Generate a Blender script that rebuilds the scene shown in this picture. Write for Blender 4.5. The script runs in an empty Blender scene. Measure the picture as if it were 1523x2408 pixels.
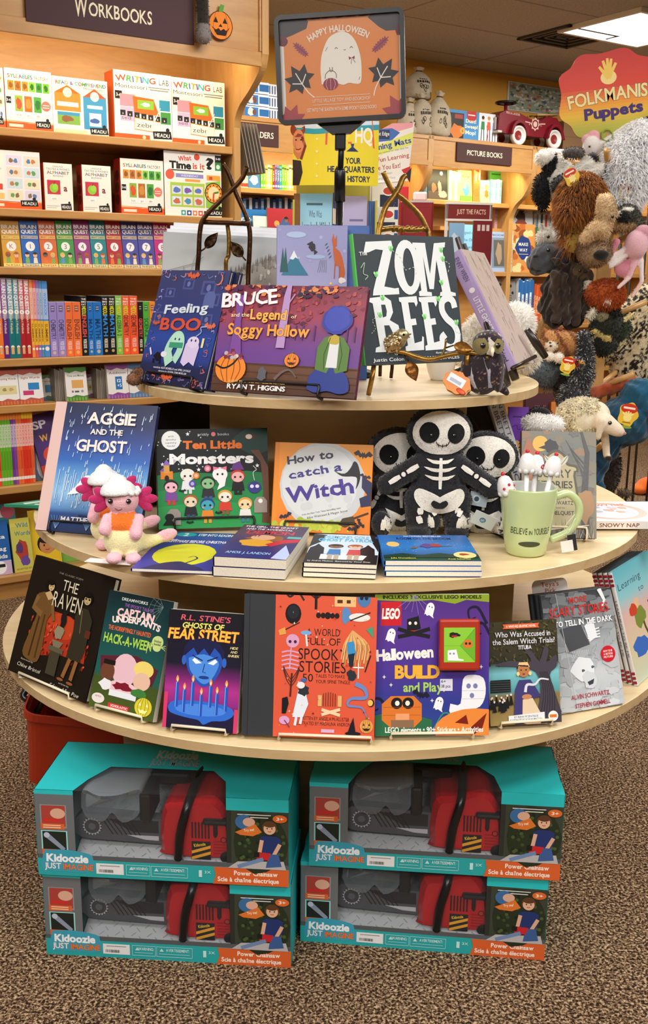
import bpy,bmesh,math,random
import numpy as np
from mathutils import Vector,Matrix
from mathutils.bvhtree import BVHTree
rnd=random.Random(7)
PI=math.pi
C=bpy.context.scene.collection
SC=bpy.context.scene
# ------------------------------------------------- camera, exposure
HC,FPX,PITCH,ROLL=1.30,2378.0,0.230,0.010
RGT=Vector((1,0,0));FWD=Vector((0,math.cos(PITCH),-math.sin(PITCH)));UPV=Vector((0,math.sin(PITCH),math.cos(PITCH)))
cr,sr=math.cos(ROLL),math.sin(ROLL)
CRX=cr*RGT+sr*UPV;CUP=-sr*RGT+cr*UPV
EYE=Vector((0,0,HC))
cam_d=bpy.data.cameras.new('camera');cam=bpy.data.objects.new('camera',cam_d);C.objects.link(cam)
cam_d.sensor_fit='VERTICAL';cam_d.sensor_height=24.08;cam_d.sensor_width=15.23;cam_d.lens=FPX/100.0
cam_d.clip_start=0.05;cam_d.clip_end=60
cam.matrix_world=Matrix(((CRX.x,CUP.x,-FWD.x,EYE.x),(CRX.y,CUP.y,-FWD.y,EYE.y),(CRX.z,CUP.z,-FWD.z,EYE.z),(0,0,0,1)))
SC.camera=cam
SC.view_settings.view_transform='Standard';SC.view_settings.look='None';SC.view_settings.gamma=1.0
SC.view_settings.exposure=0.45;SC.view_settings.use_curve_mapping=False
SC.cycles.max_bounces=6;SC.cycles.diffuse_bounces=4;SC.cycles.glossy_bounces=3;SC.cycles.transmission_bounces=6
SC.cycles.use_denoising=True;SC.cycles.sample_clamp_indirect=6.0;SC.cycles.caustics_reflective=False;SC.cycles.caustics_refractive=False
w=bpy.data.worlds.new('world');SC.world=w;w.use_nodes=True
w.node_tree.nodes['Background'].inputs[0].default_value=(1.0,0.97,0.94,1);w.node_tree.nodes['Background'].inputs[1].default_value=0.12
TH=math.radians(56.5)
U=Vector((math.sin(TH),math.cos(TH),0));N=Vector((math.cos(TH),-math.sin(TH),0));Z=Vector((0,0,1))
CEIL=2.69
def area_light(name,loc,rx,sx,sy,power,col,rz=0):
 d=bpy.data.lights.new(name,'AREA');d.shape='RECTANGLE';d.size=sx;d.size_y=sy;d.energy=power;d.color=col
 o=bpy.data.objects.new(name,d);C.objects.link(o);o.location=loc;o.rotation_euler=(rx,0,rz);return o
RZ=math.atan2(U.y,U.x)
TROFFERS=[(-1.2,0.4,30),(1.2,0.4,34),(-0.9,-1.4,46),(0.9,-1.4,46),(-2.0,2.1,20),(2.2,2.2,34),(0.25,3.4,24),(0.0,5.2,27),(2.7,6.2,31)]
for i,(x,y,pw_)in enumerate(TROFFERS):
 area_light('ceiling_light_lamp',(x,y,CEIL-0.03),0,1.15,0.55,pw_,(1.0,0.97,0.925),RZ)
# ------------------------------------------------- pixel rays -> places in the shop
def ray(px,py):
 x=(px-761.5)/FPX;y=-(py-1204.0)/FPX
 return(FWD+x*CRX+y*CUP)
def on_z(px,py,z):
 d=ray(px,py);t=(z-HC)/d.z;return EYE+t*d
def on_y(px,py,y):
 d=ray(px,py);return EYE+(y/d.y)*d
def on_plane(px,py,p0,n):
 d=ray(px,py);t=(p0-EYE).dot(n)/d.dot(n);return EYE+t*d
def proj(p):
 q=Vector(p)-EYE;k=q.dot(FWD);return(761.5+FPX*q.dot(CRX)/k,1204-FPX*q.dot(CUP)/k)
# ------------------------------------------------- colour
def srgb(c):
 if isinstance(c,str):
  c=c.lstrip('#')
  if len(c)==3:c=''.join(k*2 for k in c)
  c=[int(c[i:i+2],16)/255 for i in(0,2,4)]
 return tuple((k/12.92 if k<=0.04045 else((k+0.055)/1.055)**2.4)for k in c)
_cc={}
def lin(c):
 if isinstance(c,tuple):return c
 if c not in _cc:_cc[c]=srgb(c)
 return _cc[c]
def mix(a,b,t):
 a,b=lin(a),lin(b);return tuple(x+(y-x)*t for x,y in zip(a,b))
def vary(c,s,r=rnd):
 c=lin(c);k=1+r.uniform(-s,s);return tuple(min(1,x*k)for x in c)
# ------------------------------------------------- materials
def newmat(name):
 m=bpy.data.materials.new(name);m.use_nodes=True
 nt=m.node_tree;return m,nt,nt.nodes['Principled BSDF']
def nd(nt,typ,**kw):
 n=nt.nodes.new(typ)
 for k,v in kw.items():
  if k in('inp',):
   for kk,vv in v.items():n.inputs[kk].default_value=vv
  else:setattr(n,k,v)
 return n
def painted(name,rough=0.5,spec=0.5,coat=0.0,sheen=0.0,metal=0.0,bump=0.0,bscale=200.0,mottle=0.0):
 """surface whose own colour comes from the mesh colours, with procedural texture on top"""
 m,nt,b=newmat(name)
 a=nd(nt,'ShaderNodeVertexColor',layer_name='Col')
 src=a.outputs['Color']
 tc=nd(nt,'ShaderNodeTexCoord')
 nz=nd(nt,'ShaderNodeTexNoise',inp={'Scale':bscale,'Detail':3.0})
 nt.links.new(tc.outputs['Object'],nz.inputs['Vector'])
 if mottle:
  mp=nd(nt,'ShaderNodeMapRange',inp={1:0.3,2:0.7,3:1-mottle,4:1+mottle})
  nt.links.new(nz.outputs['Fac'],mp.inputs[0])
  mu=nd(nt,'ShaderNodeVectorMath',operation='SCALE')
  nt.links.new(src,mu.inputs[0]);nt.links.new(mp.outputs[0],mu.inputs['Scale']);src=mu.outputs[0]
 nt.links.new(src,b.inputs['Base Color'])
 b.inputs['Roughness'].default_value=rough;b.inputs['Specular IOR Level'].default_value=spec
 b.inputs['Coat Weight'].default_value=coat;b.inputs['Coat Roughness'].default_value=0.12
 b.inputs['Sheen Weight'].default_value=sheen;b.inputs['Metallic'].default_value=metal
 if bump:
  bp=nd(nt,'ShaderNodeBump',inp={'Strength':bump,'Distance':0.002})
  nt.links.new(nz.outputs['Fac'],bp.inputs['Height']);nt.links.new(bp.outputs[0],b.inputs['Normal'])
 return m
M_PRINT=painted('glossy printed card',0.38,0.35,0.0,bump=0.03,bscale=60)
M_MATTE=painted('matte printed paper',0.62,0.25,bump=0.04,bscale=90)
M_PAGES=painted('page edges',0.85,0.1,bump=0.25,bscale=500,mottle=0.10)
M_PLUSH=painted('plush cloth',0.95,0.1,sheen=0.35,bump=0.7,bscale=420,mottle=0.10)
M_FUR=painted('long fur',0.85,0.15,sheen=0.25,mottle=0.15,bscale=60)
def thin_fibre(m):
 nt=m.node_tree;b=nt.nodes['Principled BSDF'];src=b.inputs['Base Color'].links[0].from_socket
 tl=nd(nt,'ShaderNodeBsdfTranslucent');mx=nd(nt,'ShaderNodeMixShader',inp={0:.38});nt.links.new(src,tl.inputs[0]);nt.links.new(b.outputs[0],mx.inputs[1]);nt.links.new(tl.outputs[0],mx.inputs[2]);nt.links.new(mx.outputs[0],nt.nodes['Material Output'].inputs['Surface'])
thin_fibre(M_FUR)
M_PLAST=painted('moulded plastic',0.3,0.5,bump=0.03,bscale=40)
M_BLACK=painted('black lacquered metal',0.32,0.5)
M_WIRE=painted('coated wire',0.35,0.5)
M_CERAM=painted('glazed ceramic',0.12,0.5,coat=0.4)
M_BRONZE=painted('antique bronze',0.38,0.5,metal=0.85,bump=0.6,bscale=90,mottle=0.25)
M_CLOTH=painted('canvas cloth',0.95,0.1,bump=0.9,bscale=25,mottle=0.10)
M_CARD=painted('printed carton',0.42,0.35,bump=0.03,bscale=30)
M_METALPRINT=painted('brushed plate print',0.45,0.4,mottle=0.06,bscale=300)
def wood(name,c1,c2,rough=0.4,scale=(1.2,14,14),rot=(0,0,0),coat=0.1):
 m,nt,b=newmat(name)
 tc=nd(nt,'ShaderNodeTexCoord');mp=nd(nt,'ShaderNodeMapping');mp.inputs['Scale'].default_value=scale;mp.inputs['Rotation'].default_value=rot
 nt.links.new(tc.outputs['Object'],mp.inputs[0])
 n1=nd(nt,'ShaderNodeTexNoise',inp={'Scale':3.0,'Detail':6.0,'Roughness':0.6,'Distortion':0.6});nt.links.new(mp.outputs[0],n1.inputs['Vector'])
 r=nd(nt,'ShaderNodeValToRGB');r.color_ramp.elements[0].position=0.32;r.color_ramp.elements[1].position=0.68
 r.color_ramp.elements[0].color=(*lin(c1),1);r.color_ramp.elements[1].color=(*lin(c2),1)
 nt.links.new(n1.outputs['Fac'],r.inputs[0]);nt.links.new(r.outputs[0],b.inputs['Base Color'])
 b.inputs['Roughness'].default_value=rough;b.inputs['Coat Weight'].default_value=coat;b.inputs['Coat Roughness'].default_value=0.25
 bp=nd(nt,'ShaderNodeBump',inp={'Strength':0.06,'Distance':0.001});nt.links.new(n1.outputs['Fac'],bp.inputs['Height']);nt.links.new(bp.outputs[0],b.inputs['Normal'])
 return m
M_TABLE=wood('pale maple laminate','#dcc396','#e8d2a8',0.38,(2.0,12,12))
M_TEDGE=wood('maple edge banding','#b99c70','#cbae82',0.45,(2.0,12,12))
M_RISER=wood('maple riser panel','#c4a97e','#d0b78d',0.5,(2,12,12),(0,0,0))
M_MAPLE=wood('honey maple','#b27f45','#c49354',0.38,(1.5,9,9))
M_MAPLEV=wood('honey maple upright','#b98a4e','#c99c60',0.38,(9,9,1.5))
def carpet():
 m,nt,b=newmat('speckled carpet')
 tc=nd(nt,'ShaderNodeTexCoord')
 v=nd(nt,'ShaderNodeTexNoise',inp={'Scale':185.0,'Detail':2.5,'Roughness':0.6,'Distortion':0.5});nt.links.new(tc.outputs['Object'],v.inputs['Vector'])
 n2=nd(nt,'ShaderNodeTexNoise',inp={'Scale':1.6,'Detail':3.0});nt.links.new(tc.outputs['Object'],n2.inputs['Vector'])
 r=nd(nt,'ShaderNodeValToRGB');e=r.color_ramp.elements
 e[0].position=0.40;e[0].color=(*lin('#2c2018'),1);e[1].position=0.64;e[1].color=(*lin('#c4a986'),1)
 k=e.new(0.475);k.color=(*lin('#5c4534'),1);k2=e.new(0.55);k2.color=(*lin('#91755a'),1)
 nt.links.new(v.outputs['Fac'],r.inputs[0])
 mr=nd(nt,'ShaderNodeMapRange',inp={1:0.3,2:0.7,3:0.88,4:1.1});nt.links.new(n2.outputs['Fac'],mr.inputs[0])
 s=nd(nt,'ShaderNodeVectorMath',operation='SCALE');nt.links.new(r.outputs[0],s.inputs[0]);nt.links.new(mr.outputs[0],s.inputs['Scale'])
 nt.links.new(s.outputs[0],b.inputs['Base Color']);b.inputs['Roughness'].default_value=0.97;b.inputs['Specular IOR Level'].default_value=0.05
 bp=nd(nt,'ShaderNodeBump',inp={'Strength':0.9,'Distance':0.006});nt.links.new(v.outputs['Fac'],bp.inputs['Height']);nt.links.new(bp.outputs[0],b.inputs['Normal'])
 return m
M_CARPET=carpet()
def plain(name,col,rough=0.6,bump=0.0,bscale=80,emit=0.0,metal=0.0):
 m,nt,b=newmat(name);b.inputs['Base Color'].default_value=(*lin(col),1);b.inputs['Roughness'].default_value=rough;b.inputs['Metallic'].default_value=metal
 if emit:b.inputs['Emission Color'].default_value=(*lin(col),1);b.inputs['Emission Strength'].default_value=emit
 tc=nd(nt,'ShaderNodeTexCoord');nz=nd(nt,'ShaderNodeTexNoise',inp={'Scale':bscale,'Detail':4.0});nt.links.new(tc.outputs['Object'],nz.inputs['Vector'])
 bp=nd(nt,'ShaderNodeBump',inp={'Strength':max(bump,0.01),'Distance':0.002});nt.links.new(nz.outputs['Fac'],bp.inputs['Height']);nt.links.new(bp.outputs[0],b.inputs['Normal'])
 return m
M_WALL=plain('orange yellow wall paint','#e8ab40',0.75,0.1)
M_WALLP=plain('cream wall paint','#d8c8a8',0.8,0.1)
M_LAMP=plain('light diffuser','#ffffff',0.5,emit=5.0)
M_STRIP=plain('warm strip tube','#fff0c8',0.5,emit=8.0)
def clear(name,rough=0.05,tint='#ffffff',alpha=0.15):
 """clear sheet: mostly see-through with a little gloss"""
 m,nt,b=newmat(name);b.inputs['Base Color'].default_value=(*lin(tint),1);b.inputs['Roughness'].default_value=rough
 tr=nd(nt,'ShaderNodeBsdfTransparent');mx=nd(nt,'ShaderNodeMixShader');fr=nd(nt,'ShaderNodeFresnel',inp={'IOR':1.3});ad=nd(nt,'ShaderNodeMath',operation='MULTIPLY_ADD',inp={1:.5,2:alpha})
 nt.links.new(fr.outputs[0],ad.inputs[0]);nt.links.new(ad.outputs[0],mx.inputs[0]);nt.links.new(tr.outputs[0],mx.inputs[1]);nt.links.new(b.outputs[0],mx.inputs[2])
 nt.links.new(mx.outputs[0],nt.nodes['Material Output'].inputs['Surface']);return m
M_FILM=clear('clear film',0.08,'#dfe6ea',0.015)
M_SMOKE=clear('smoky clear plastic',0.06,'#8a929a',0.24)
# ------------------------------------------------- mesh builder
class MB:
 def __init__(s):s.v=[];s.f=[];s.c=[];s.m=[];s.sm=[]
 def add(s,vs,fs,col,m=0,smooth=False):
  o=len(s.v);s.v.extend([tuple(p)for p in vs])
  multi=isinstance(col,list)
  if not multi:col=lin(col)
  for i,f in enumerate(fs):
   s.f.append([o+k for k in f]);s.c.append(col[i]if multi else col);s.m.append(m);s.sm.append(smooth)
 def box(s,x0,x1,y0,y1,z0,z1,col,m=0,bev=0.0,M=None):
  if bev<=0:
   vs=[Vector((x,y,z))for z in(z0,z1)for y in(y0,y1)for x in(x0,x1)]
   fs=[(0,2,3,1),(4,5,7,6),(0,1,5,4),(2,6,7,3),(0,4,6,2),(1,3,7,5)]
  else:
   bm=bmesh.new();bmesh.ops.create_cube(bm,size=1)
   for v in bm.verts:v.co=Vector(((x0+x1)/2+v.co.x*(x1-x0),(y0+y1)/2+v.co.y*(y1-y0),(z0+z1)/2+v.co.z*(z1-z0)))
   bmesh.ops.bevel(bm,geom=bm.edges[:],offset=bev,segments=2,affect='EDGES',profile=0.5)
   bm.verts.index_update();vs=[v.co.copy()for v in bm.verts];fs=[[v.index for v in f.verts]for f in bm.faces];bm.free()
  if M is not None:vs=[M@v for v in vs]
  s.add(vs,fs,col,m)
 def tube(s,pts,r,col,m=0,seg=8,closed=False):
  pts=[Vector(p)for p in pts];n=len(pts)
  rs=r if isinstance(r,(list,tuple))else[r]*n
  t0=(pts[1]-pts[0]).normalized();a=t0.orthogonal().normalized();vs=[]
  for i,p in enumerate(pts):
   if closed:t=(pts[(i+1)%n]-pts[i-1]).normalized()
   else:t=(pts[min(i+1,n-1)]-pts[max(i-1,0)]).normalized()
   a=(a-t*a.dot(t)).normalized();b=t.cross(a)
   for k in range(seg):
    an=2*PI*k/seg;vs.append(p+(a*math.cos(an)+b*math.sin(an))*rs[i])
  fs=[]
  for i in range(n if closed else n-1):
   j=(i+1)%n
   for k in range(seg):fs.append((i*seg+k,i*seg+(k+1)%seg,j*seg+(k+1)%seg,j*seg+k))
  if not closed:fs.append(tuple(range(seg))[::-1]);fs.append(tuple((n-1)*seg+k for k in range(seg)))
  s.add(vs,fs,col,m,True)
 def lathe(s,prof,col,m=0,seg=24,M=None,cols=None):
  vs=[];fs=[];cl=[]
  for r,z in prof:
   for k in range(seg):vs.append(Vector((r*math.cos(2*PI*k/seg),r*math.sin(2*PI*k/seg),z)))
  for i in range(len(prof)-1):
   for k in range(seg):
    fs.append((i*seg+k,i*seg+(k+1)%seg,(i+1)*seg+(k+1)%seg,(i+1)*seg+k));cl.append(lin(cols[i])if cols else lin(col))
  if prof[0][0]>1e-6:fs.append(tuple(range(seg))[::-1]);cl.append(cl[0])
  if prof[-1][0]>1e-6:fs.append(tuple((len(prof)-1)*seg+k for k in range(seg)));cl.append(cl[-2])
  if M is not None:vs=[M@v for v in vs]
  s.add(vs,fs,cl,m,True)
 def ell(s,c,r,col,m=0,seg=16,rings=10,R=None):
  vs=[];fs=[];c=Vector(c)
  if not isinstance(r,(list,tuple)):r=(r,r,r)
  for i in range(rings+1):
   th=PI*i/rings
   for k in range(seg):
    p=Vector((r[0]*math.sin(th)*math.cos(2*PI*k/seg),r[1]*math.sin(th)*math.sin(2*PI*k/seg),r[2]*math.cos(th)))
    vs.append(c+(R@p if R is not None else p))
  for i in range(rings):
   for k in range(seg):fs.append((i*seg+k,(i+1)*seg+k,(i+1)*seg+(k+1)%seg,i*seg+(k+1)%seg))
  s.add(vs,fs,col,m,True)
 def prism(s,poly,d0,d1,fr,col,m=0,mside=None,cside=None,smooth=False):
  """poly 2-D, fr=(origin, ex, ey, ez): extruded from d0 to d1 along ez"""
  o,ex,ey,ez=fr;n=len(poly)
  A=[o+ex*x+ey*y+ez*d0 for x,y in poly];B=[o+ex*x+ey*y+ez*d1 for x,y in poly]
  s.add(A,[tuple(range(n))[::-1]],col,m);s.add(B,[tuple(range(n))],col,m)
  s.add(A+B,[(i,(i+1)%n,n+(i+1)%n,n+i)for i in range(n)],cside or col,m if mside is None else mside,smooth)
 def obj(s,name,mats,parent=None,kind=None,M=None):
  me=bpy.data.meshes.new(name)
  me.from_pydata(s.v,[],s.f)
  cnt=np.fromiter((len(f)for f in s.f),int,len(s.f));nl=int(cnt.sum())
  ca=me.color_attributes.new('Col','FLOAT_COLOR','CORNER')
  buf=np.ones((nl,4),np.float32);i=0
  for f,c in zip(s.f,s.c):
   k=len(f)
   if isinstance(c[0],tuple):
    for q in range(k):buf[i+q,:3]=c[q]
   else:buf[i:i+k,:3]=c
   i+=k
  ca.data.foreach_set('color',buf.ravel())
  if not isinstance(mats,(list,tuple)):mats=[mats]
  for m in mats:me.materials.append(m)
  me.polygons.foreach_set('material_index',s.m);me.polygons.foreach_set('use_smooth',s.sm)
  me.update()
  o=bpy.data.objects.new(name,me);C.objects.link(o)
  if parent is not None:o.parent=parent
  if kind:o['kind']=kind
  if M is not None:o.matrix_local=M
  return o
def tag(o,label,cat,group=None):
 o['label']=label;o['category']=cat
 if group:o['group']=group
 return o
def thing(name,label,cat,M=None,group=None):
 o=bpy.data.objects.new(name,None);C.objects.link(o);o.empty_display_size=0.05
 if M is not None:o.matrix_world=M if isinstance(M,Matrix)else Matrix.Translation(M)
 return tag(o,label,cat,group)
def dup(root,M,label,group=None):
 r=root.copy();C.objects.link(r);r.matrix_world=M;r['label']=label
 if group:r['group']=group
 for ch in list(root.children):
  c=ch.copy();C.objects.link(c);c.parent=r
  for g in ch.children:
   d=g.copy();C.objects.link(d);d.parent=c
 return r
def frameM(o,ex,ey,ez):
 return Matrix(((ex.x,ey.x,ez.x,o.x),(ex.y,ey.y,ez.y,o.y),(ex.z,ey.z,ez.z,o.z),(0,0,0,1)))
# ------------------------------------------------- lettering (built-in font outlines)
CH="ABCDEFGHIJKLMNOPQRSTUVWXYZabcdefghijklmnopqrstuvwxyz0123456789.,!?'&+-:#/\u2022\u00e0\u00ee\u00e9\u00ae%"
GL={}
def load_glyphs():
 obs=[]
 for wi,off in enumerate((0.0,0.013,0.027,0.045)):
  for ch in CH:
   cu=bpy.data.curves.new('g','FONT');cu.body=ch;cu.offset=off;cu.resolution_u=3;cu.fill_mode='FRONT'
   o=bpy.data.objects.new('g',cu);C.objects.link(o);obs.append((wi,ch,o,cu))
 bpy.context.view_layer.update();dg=bpy.context.evaluated_depsgraph_get()
 for wi,ch,o,cu in obs:
  me=o.evaluated_get(dg).to_mesh()
  v=np.array([p.co[:2]for p in me.vertices])if len(me.vertices)else np.zeros((0,2))
  GL[(wi,ch)]=(v,[tuple(p.vertices)for p in me.polygons])
  o.evaluated_get(dg).to_mesh_clear()
 for wi,ch,o,cu in obs:
  bpy.data.objects.remove(o);bpy.data.curves.remove(cu)
load_glyphs()
CAP=GL[(0,'H')][0][:,1].max()
GX={ch:(GL[(0,ch)][0][:,0].min(),GL[(0,ch)][0][:,0].max())for ch in CH}
def layout(txt,gap=0.09):
 x=0.0;out=[]
 for ch in txt:
  if ch==' ':x+=0.30;continue
  if ch not in GX:continue
  a,b=GX[ch];out.append((ch,x-a,x+(b-a)/2));x+=(b-a)+gap
 return out,max(x-gap,1e-3)
# ------------------------------------------------- printed artwork on a flat face
class Art:
 """draws coloured shapes as thin layers on a face: x 0..1 left to right, y 0..1 top to bottom"""
 STEP=1.6e-5
 def __init__(s,mb,W,H,fr,m=0,clip=True,z0=2e-5):
  s.mb,s.W,s.H,s.fr,s.m,s.clip,s.z,s.y0=mb,W,H,fr,m,clip,z0,0.0
 def pt(s,x,y):
  o,ex,ey,ez=s.fr
  return o+ex*(x*s.W)+ey*((1-y)/(1-s.y0)*s.H)+ez*s.z
 def up(s):s.z+=s.STEP
 def _clip(s,p):
  for ax,lim,sg in((0,0,1),(0,1,-1),(1,s.y0,1),(1,1,-1)):
   if not p:return p
   if all((q[ax]-lim)*sg>=-1e-9 for q in p):continue
   o=[]
   for i in range(len(p)):
    a,b=p[i-1],p[i];da,db=(a[ax]-lim)*sg,(b[ax]-lim)*sg
    if(da>=0)!=(db>=0):
     t=da/(da-db);o.append(tuple(a[k]+t*(b[k]-a[k])for k in(0,1)))
    if db>=0:o.append(b)
   p=o
  return p
 def poly(s,p,col,up=True):
  p=[(float(a),float(b))for a,b in p]
  if s.clip:p=s._clip(p)
  if len(p)<3:return
  ar=sum(p[i-1][0]*p[i][1]-p[i][0]*p[i-1][1]for i in range(len(p)))
  if ar>0:p=p[::-1]
  if up:s.up()
  s.mb.add([s.pt(*q)for q in p],[tuple(range(len(p)))],col,s.m)
 def rect(s,x0,y0,x1,y1,col):s.poly([(x0,y0),(x1,y0),(x1,y1),(x0,y1)],col)
 def grad(s,stops,x0=0,x1=1,n=None):
  """print whose ink colour changes down the page: stops = [(y, colour), ...]"""
  s.up()
  for(ya,ca),(yb,cb)in zip(stops,stops[1:]):
   if ya<s.y0:ya=min(s.y0,yb)
   ca,cb=lin(ca),lin(cb)
   s.mb.add([s.pt(x0,yb),s.pt(x1,yb),s.pt(x1,ya),s.pt(x0,ya)],[(0,1,2,3)],[[cb,cb,ca,ca]],s.m)
 def ell(s,x,y,rx,ry=None,col='#fff',rot=0,n=20,a0=0,a1=2*PI):
  if ry is None:ry=rx*s.W/s.H
  k=s.W/s.H;P=[]
  N=n if abs(a1-a0)>6.2 else n+1
  for i in range(N):
   a=a0+(a1-a0)*i/n;ex,ey=rx*math.cos(a),ry*math.sin(a)/k
   P.append((x+ex*math.cos(rot)-ey*math.sin(rot),y+(ex*math.sin(rot)+ey*math.cos(rot))*k))
  s.poly(P,col)
 def line(s,pts,w,col,w2=None):
  """stroke of width w (fraction of the width), tapering to w2"""
  k=s.W/s.H;q=[(x,y/k)for x,y in pts];n=len(q);w2=w if w2 is None else w2;L=[];R=[]
  for i in range(n):
   a,b=q[max(i-1,0)],q[min(i+1,n-1)];dx,dy=b[0]-a[0],b[1]-a[1];l=math.hypot(dx,dy)or 1
   ww=(w+(w2-w)*i/max(n-1,1))/2;nx,ny=-dy/l*ww,dx/l*ww
   L.append((q[i][0]+nx,(q[i][1]+ny)*k));R.append((q[i][0]-nx,(q[i][1]-ny)*k))
  s.up()
  for i in range(n-1):s.poly([L[i],L[i+1],R[i+1],R[i]],col,False)
 def curve(s,pts,w,col,w2=None,n=8):
  s.line(smooth(pts,n),w,col,w2)
 def blob(s,x,y,rx,ry,col,n=14,j=0.2,seed=1,rot=0):
  r=random.Random(seed);k=s.W/s.H;P=[]
  for i in range(n):
   a=2*PI*i/n;f=1+r.uniform(-j,j);ex,ey=rx*f*math.cos(a),ry*f*math.sin(a)
   P.append((x+ex*math.cos(rot)-ey*math.sin(rot)/k,y+ex*math.sin(rot)*k+ey*math.cos(rot)))
  s.poly(P,col)
 def star(s,x,y,r,col,n=4,inner=0.35,rot=0):
  k=s.W/s.H;P=[]
  for i in range(2*n):
   a=PI*i/n+rot;q=r if i%2==0 else r*inner;P.append((x+q*math.sin(a),y-q*math.cos(a)*k))
  s.poly(P,col)
 def text(s,txt,x,y,h,col,w=None,wt=1,rot=0,arc=0,jit=0,sh=0,out=None,outw=3,seed=3,align='c',gap=0.09,wob=0,sx=1.0,grow=0):
  """txt centred on (x, y) with capital height h (fraction of the height); w fits the width; arc bends it; out = outline colour"""
  L,tw=layout(txt,gap);sc=h*s.H/CAP;sxx=sc*sx
  if w is not None:sxx=w*s.W/tw
  cx={'c':tw/2,'l':0,'r':tw}[align]
  for colr,wi in(([(out,outw)]if out else[])+[(col,wt)]):
   s.up();r=random.Random(seed)
   for ch,ox,mid in L:
    g,fs=GL[(wi,ch)]
    a=r.uniform(-1,1)*jit;dy=r.uniform(-1,1)*jit*0.25;kk=1+r.uniform(-1,1)*jit*0.35
    if len(g)==0:continue
    gm=np.array([mid,CAP/2]);gg=g+np.array([ox,0])-gm
    if sh:gg=gg+np.stack([gg[:,1]*sh,0*gg[:,1]],1)
    if grow:kk*=1+grow*abs((mid-cx)/tw*2)
    if jit or grow:gg=kk*np.stack([gg[:,0]*math.cos(a)-gg[:,1]*math.sin(a),gg[:,0]*math.sin(a)+gg[:,1]*math.cos(a)+dy],1)
    if wob:gg=gg+wob*np.stack([np.sin(gg[:,1]*23+mid*9),np.sin(gg[:,0]*19+mid*5)],1)
    X=(gg[:,0]+mid-cx)*sxx;Y=gg[:,1]*sc
    if arc:
     t=(mid-cx)*sxx;Rr=s.W/arc;an=t/Rr;xl=X-t
     X=(Rr+Y)*math.sin(an)+xl*math.cos(an);Y=(Rr+Y)*math.cos(an)-xl*math.sin(an)-Rr
    X2=X*math.cos(rot)-Y*math.sin(rot);Y2=X*math.sin(rot)+Y*math.cos(rot)
    V=[s.pt(x+p/s.W,y-q/s.H)for p,q in zip(X2,Y2)]
    s.mb.add(V,fs,colr,s.m)
 def bat(s,x,y,r,col,rot=0):
  P=[(-1,-.15),(-.55,-.5),(-.2,-.12),(-.12,-.35),(0,-.2),(.12,-.35),(.2,-.12),(.55,-.5),(1,-.15),(.75,.1),(.5,.02),(.3,.25),(.1,.12),(0,.4),(-.1,.12),(-.3,.25),(-.5,.02),(-.75,.1)]
  k=s.W/s.H;s.poly([(x+r*(a*math.cos(rot)-b*math.sin(rot)),y+r*k*(a*math.sin(rot)+b*math.cos(rot)))for a,b in P],col)
 def pumpkin(s,x,y,r,col='#f08a24',dark='#a8480f',face=True,stem='#4a7a2a',fc='#3a1606'):
  s.rect(x-r*.12,y-r*1.15*s.W/s.H,x+r*.12,y-r*.6*s.W/s.H,stem)
  s.ell(x,y,r,r*.86*s.W/s.H,col)
  for q in(-.55,-.2,.2,.55):s.curve([(x+q*r*.6,y-r*.78*s.W/s.H),(x+q*r*1.15,y),(x+q*r*.6,y+r*.78*s.W/s.H)],r*.05,dark)
  if face:
   k=s.W/s.H
   for e in(-1,1):s.poly([(x+e*r*.42-r*.16,y-r*.1*k),(x+e*r*.42+r*.16,y-r*.1*k),(x+e*r*.42,y-r*.42*k)],fc)
   s.poly([(x-r*.6,y+r*.2*k),(x-r*.2,y+r*.3*k),(x,y+r*.2*k),(x+r*.2,y+r*.3*k),(x+r*.6,y+r*.2*k),(x+r*.3,y+r*.56*k),(x-r*.3,y+r*.56*k)],fc)
 def ghost(s,x,y,r,col='#fff',eye='#333',rot=0,tail=0.5):
  k=s.W/s.H;P=[]
  for i in range(13):
   a=PI+PI*i/12;P.append((math.cos(a)*.6,math.sin(a)*.7-.2))
  P+=[(.62,.6),(.35+tail,.95),(.1,.72),(-.2,.9),(-.45,.7),(-.62,.85)]
  q=lambda a,b:(x+r*(a*math.cos(rot)-b*math.sin(rot)),y+r*k*(a*math.sin(rot)+b*math.cos(rot)))
  s.poly([q(*p)for p in P],col)
  for e in(-.2,.2):s.ell(*q(e,-.35),r*.08,r*.11*k,eye,n=8)
 def leaf(s,x,y,r,col,rot=0,vein=None,wd=.35):
  k=s.W/s.H;P=[]
  for i in range(9):t=i/8;P.append((t*2-1,math.sin(PI*t)*wd))
  for i in range(1,8):t=1-i/8;P.append((t*2-1,-math.sin(PI*t)*wd))
  q=lambda a,b:(x+r*(a*math.cos(rot)-b*math.sin(rot)),y+r*k*(a*math.sin(rot)+b*math.cos(rot)))
  s.poly([q(*p)for p in P],col)
  if vein:s.line([q(-1.2,0),q(.8,0)],r*.08,vein)
 def head(s,x,y,r,skin,hair,top=True,eyes='#222',smile='#a33'):
  k=s.W/s.H
  s.ell(x,y-.12*r*k,r*1.12,r*1.1*k,hair);s.ell(x,y+r*.1*k,r*.9,r*.95*k,skin)
  if top:s.ell(x,y-r*.55*k,r*.85,r*.42*k,hair)
  for e in(-.35,.35):s.ell(x+e*r,y+.05*r*k,r*.1,r*.14*k,eyes,n=8)
  s.curve([(x-.25*r,y+.5*r*k),(x,y+.6*r*k),(x+.25*r,y+.5*r*k)],r*.1,smile,n=4)
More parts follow.
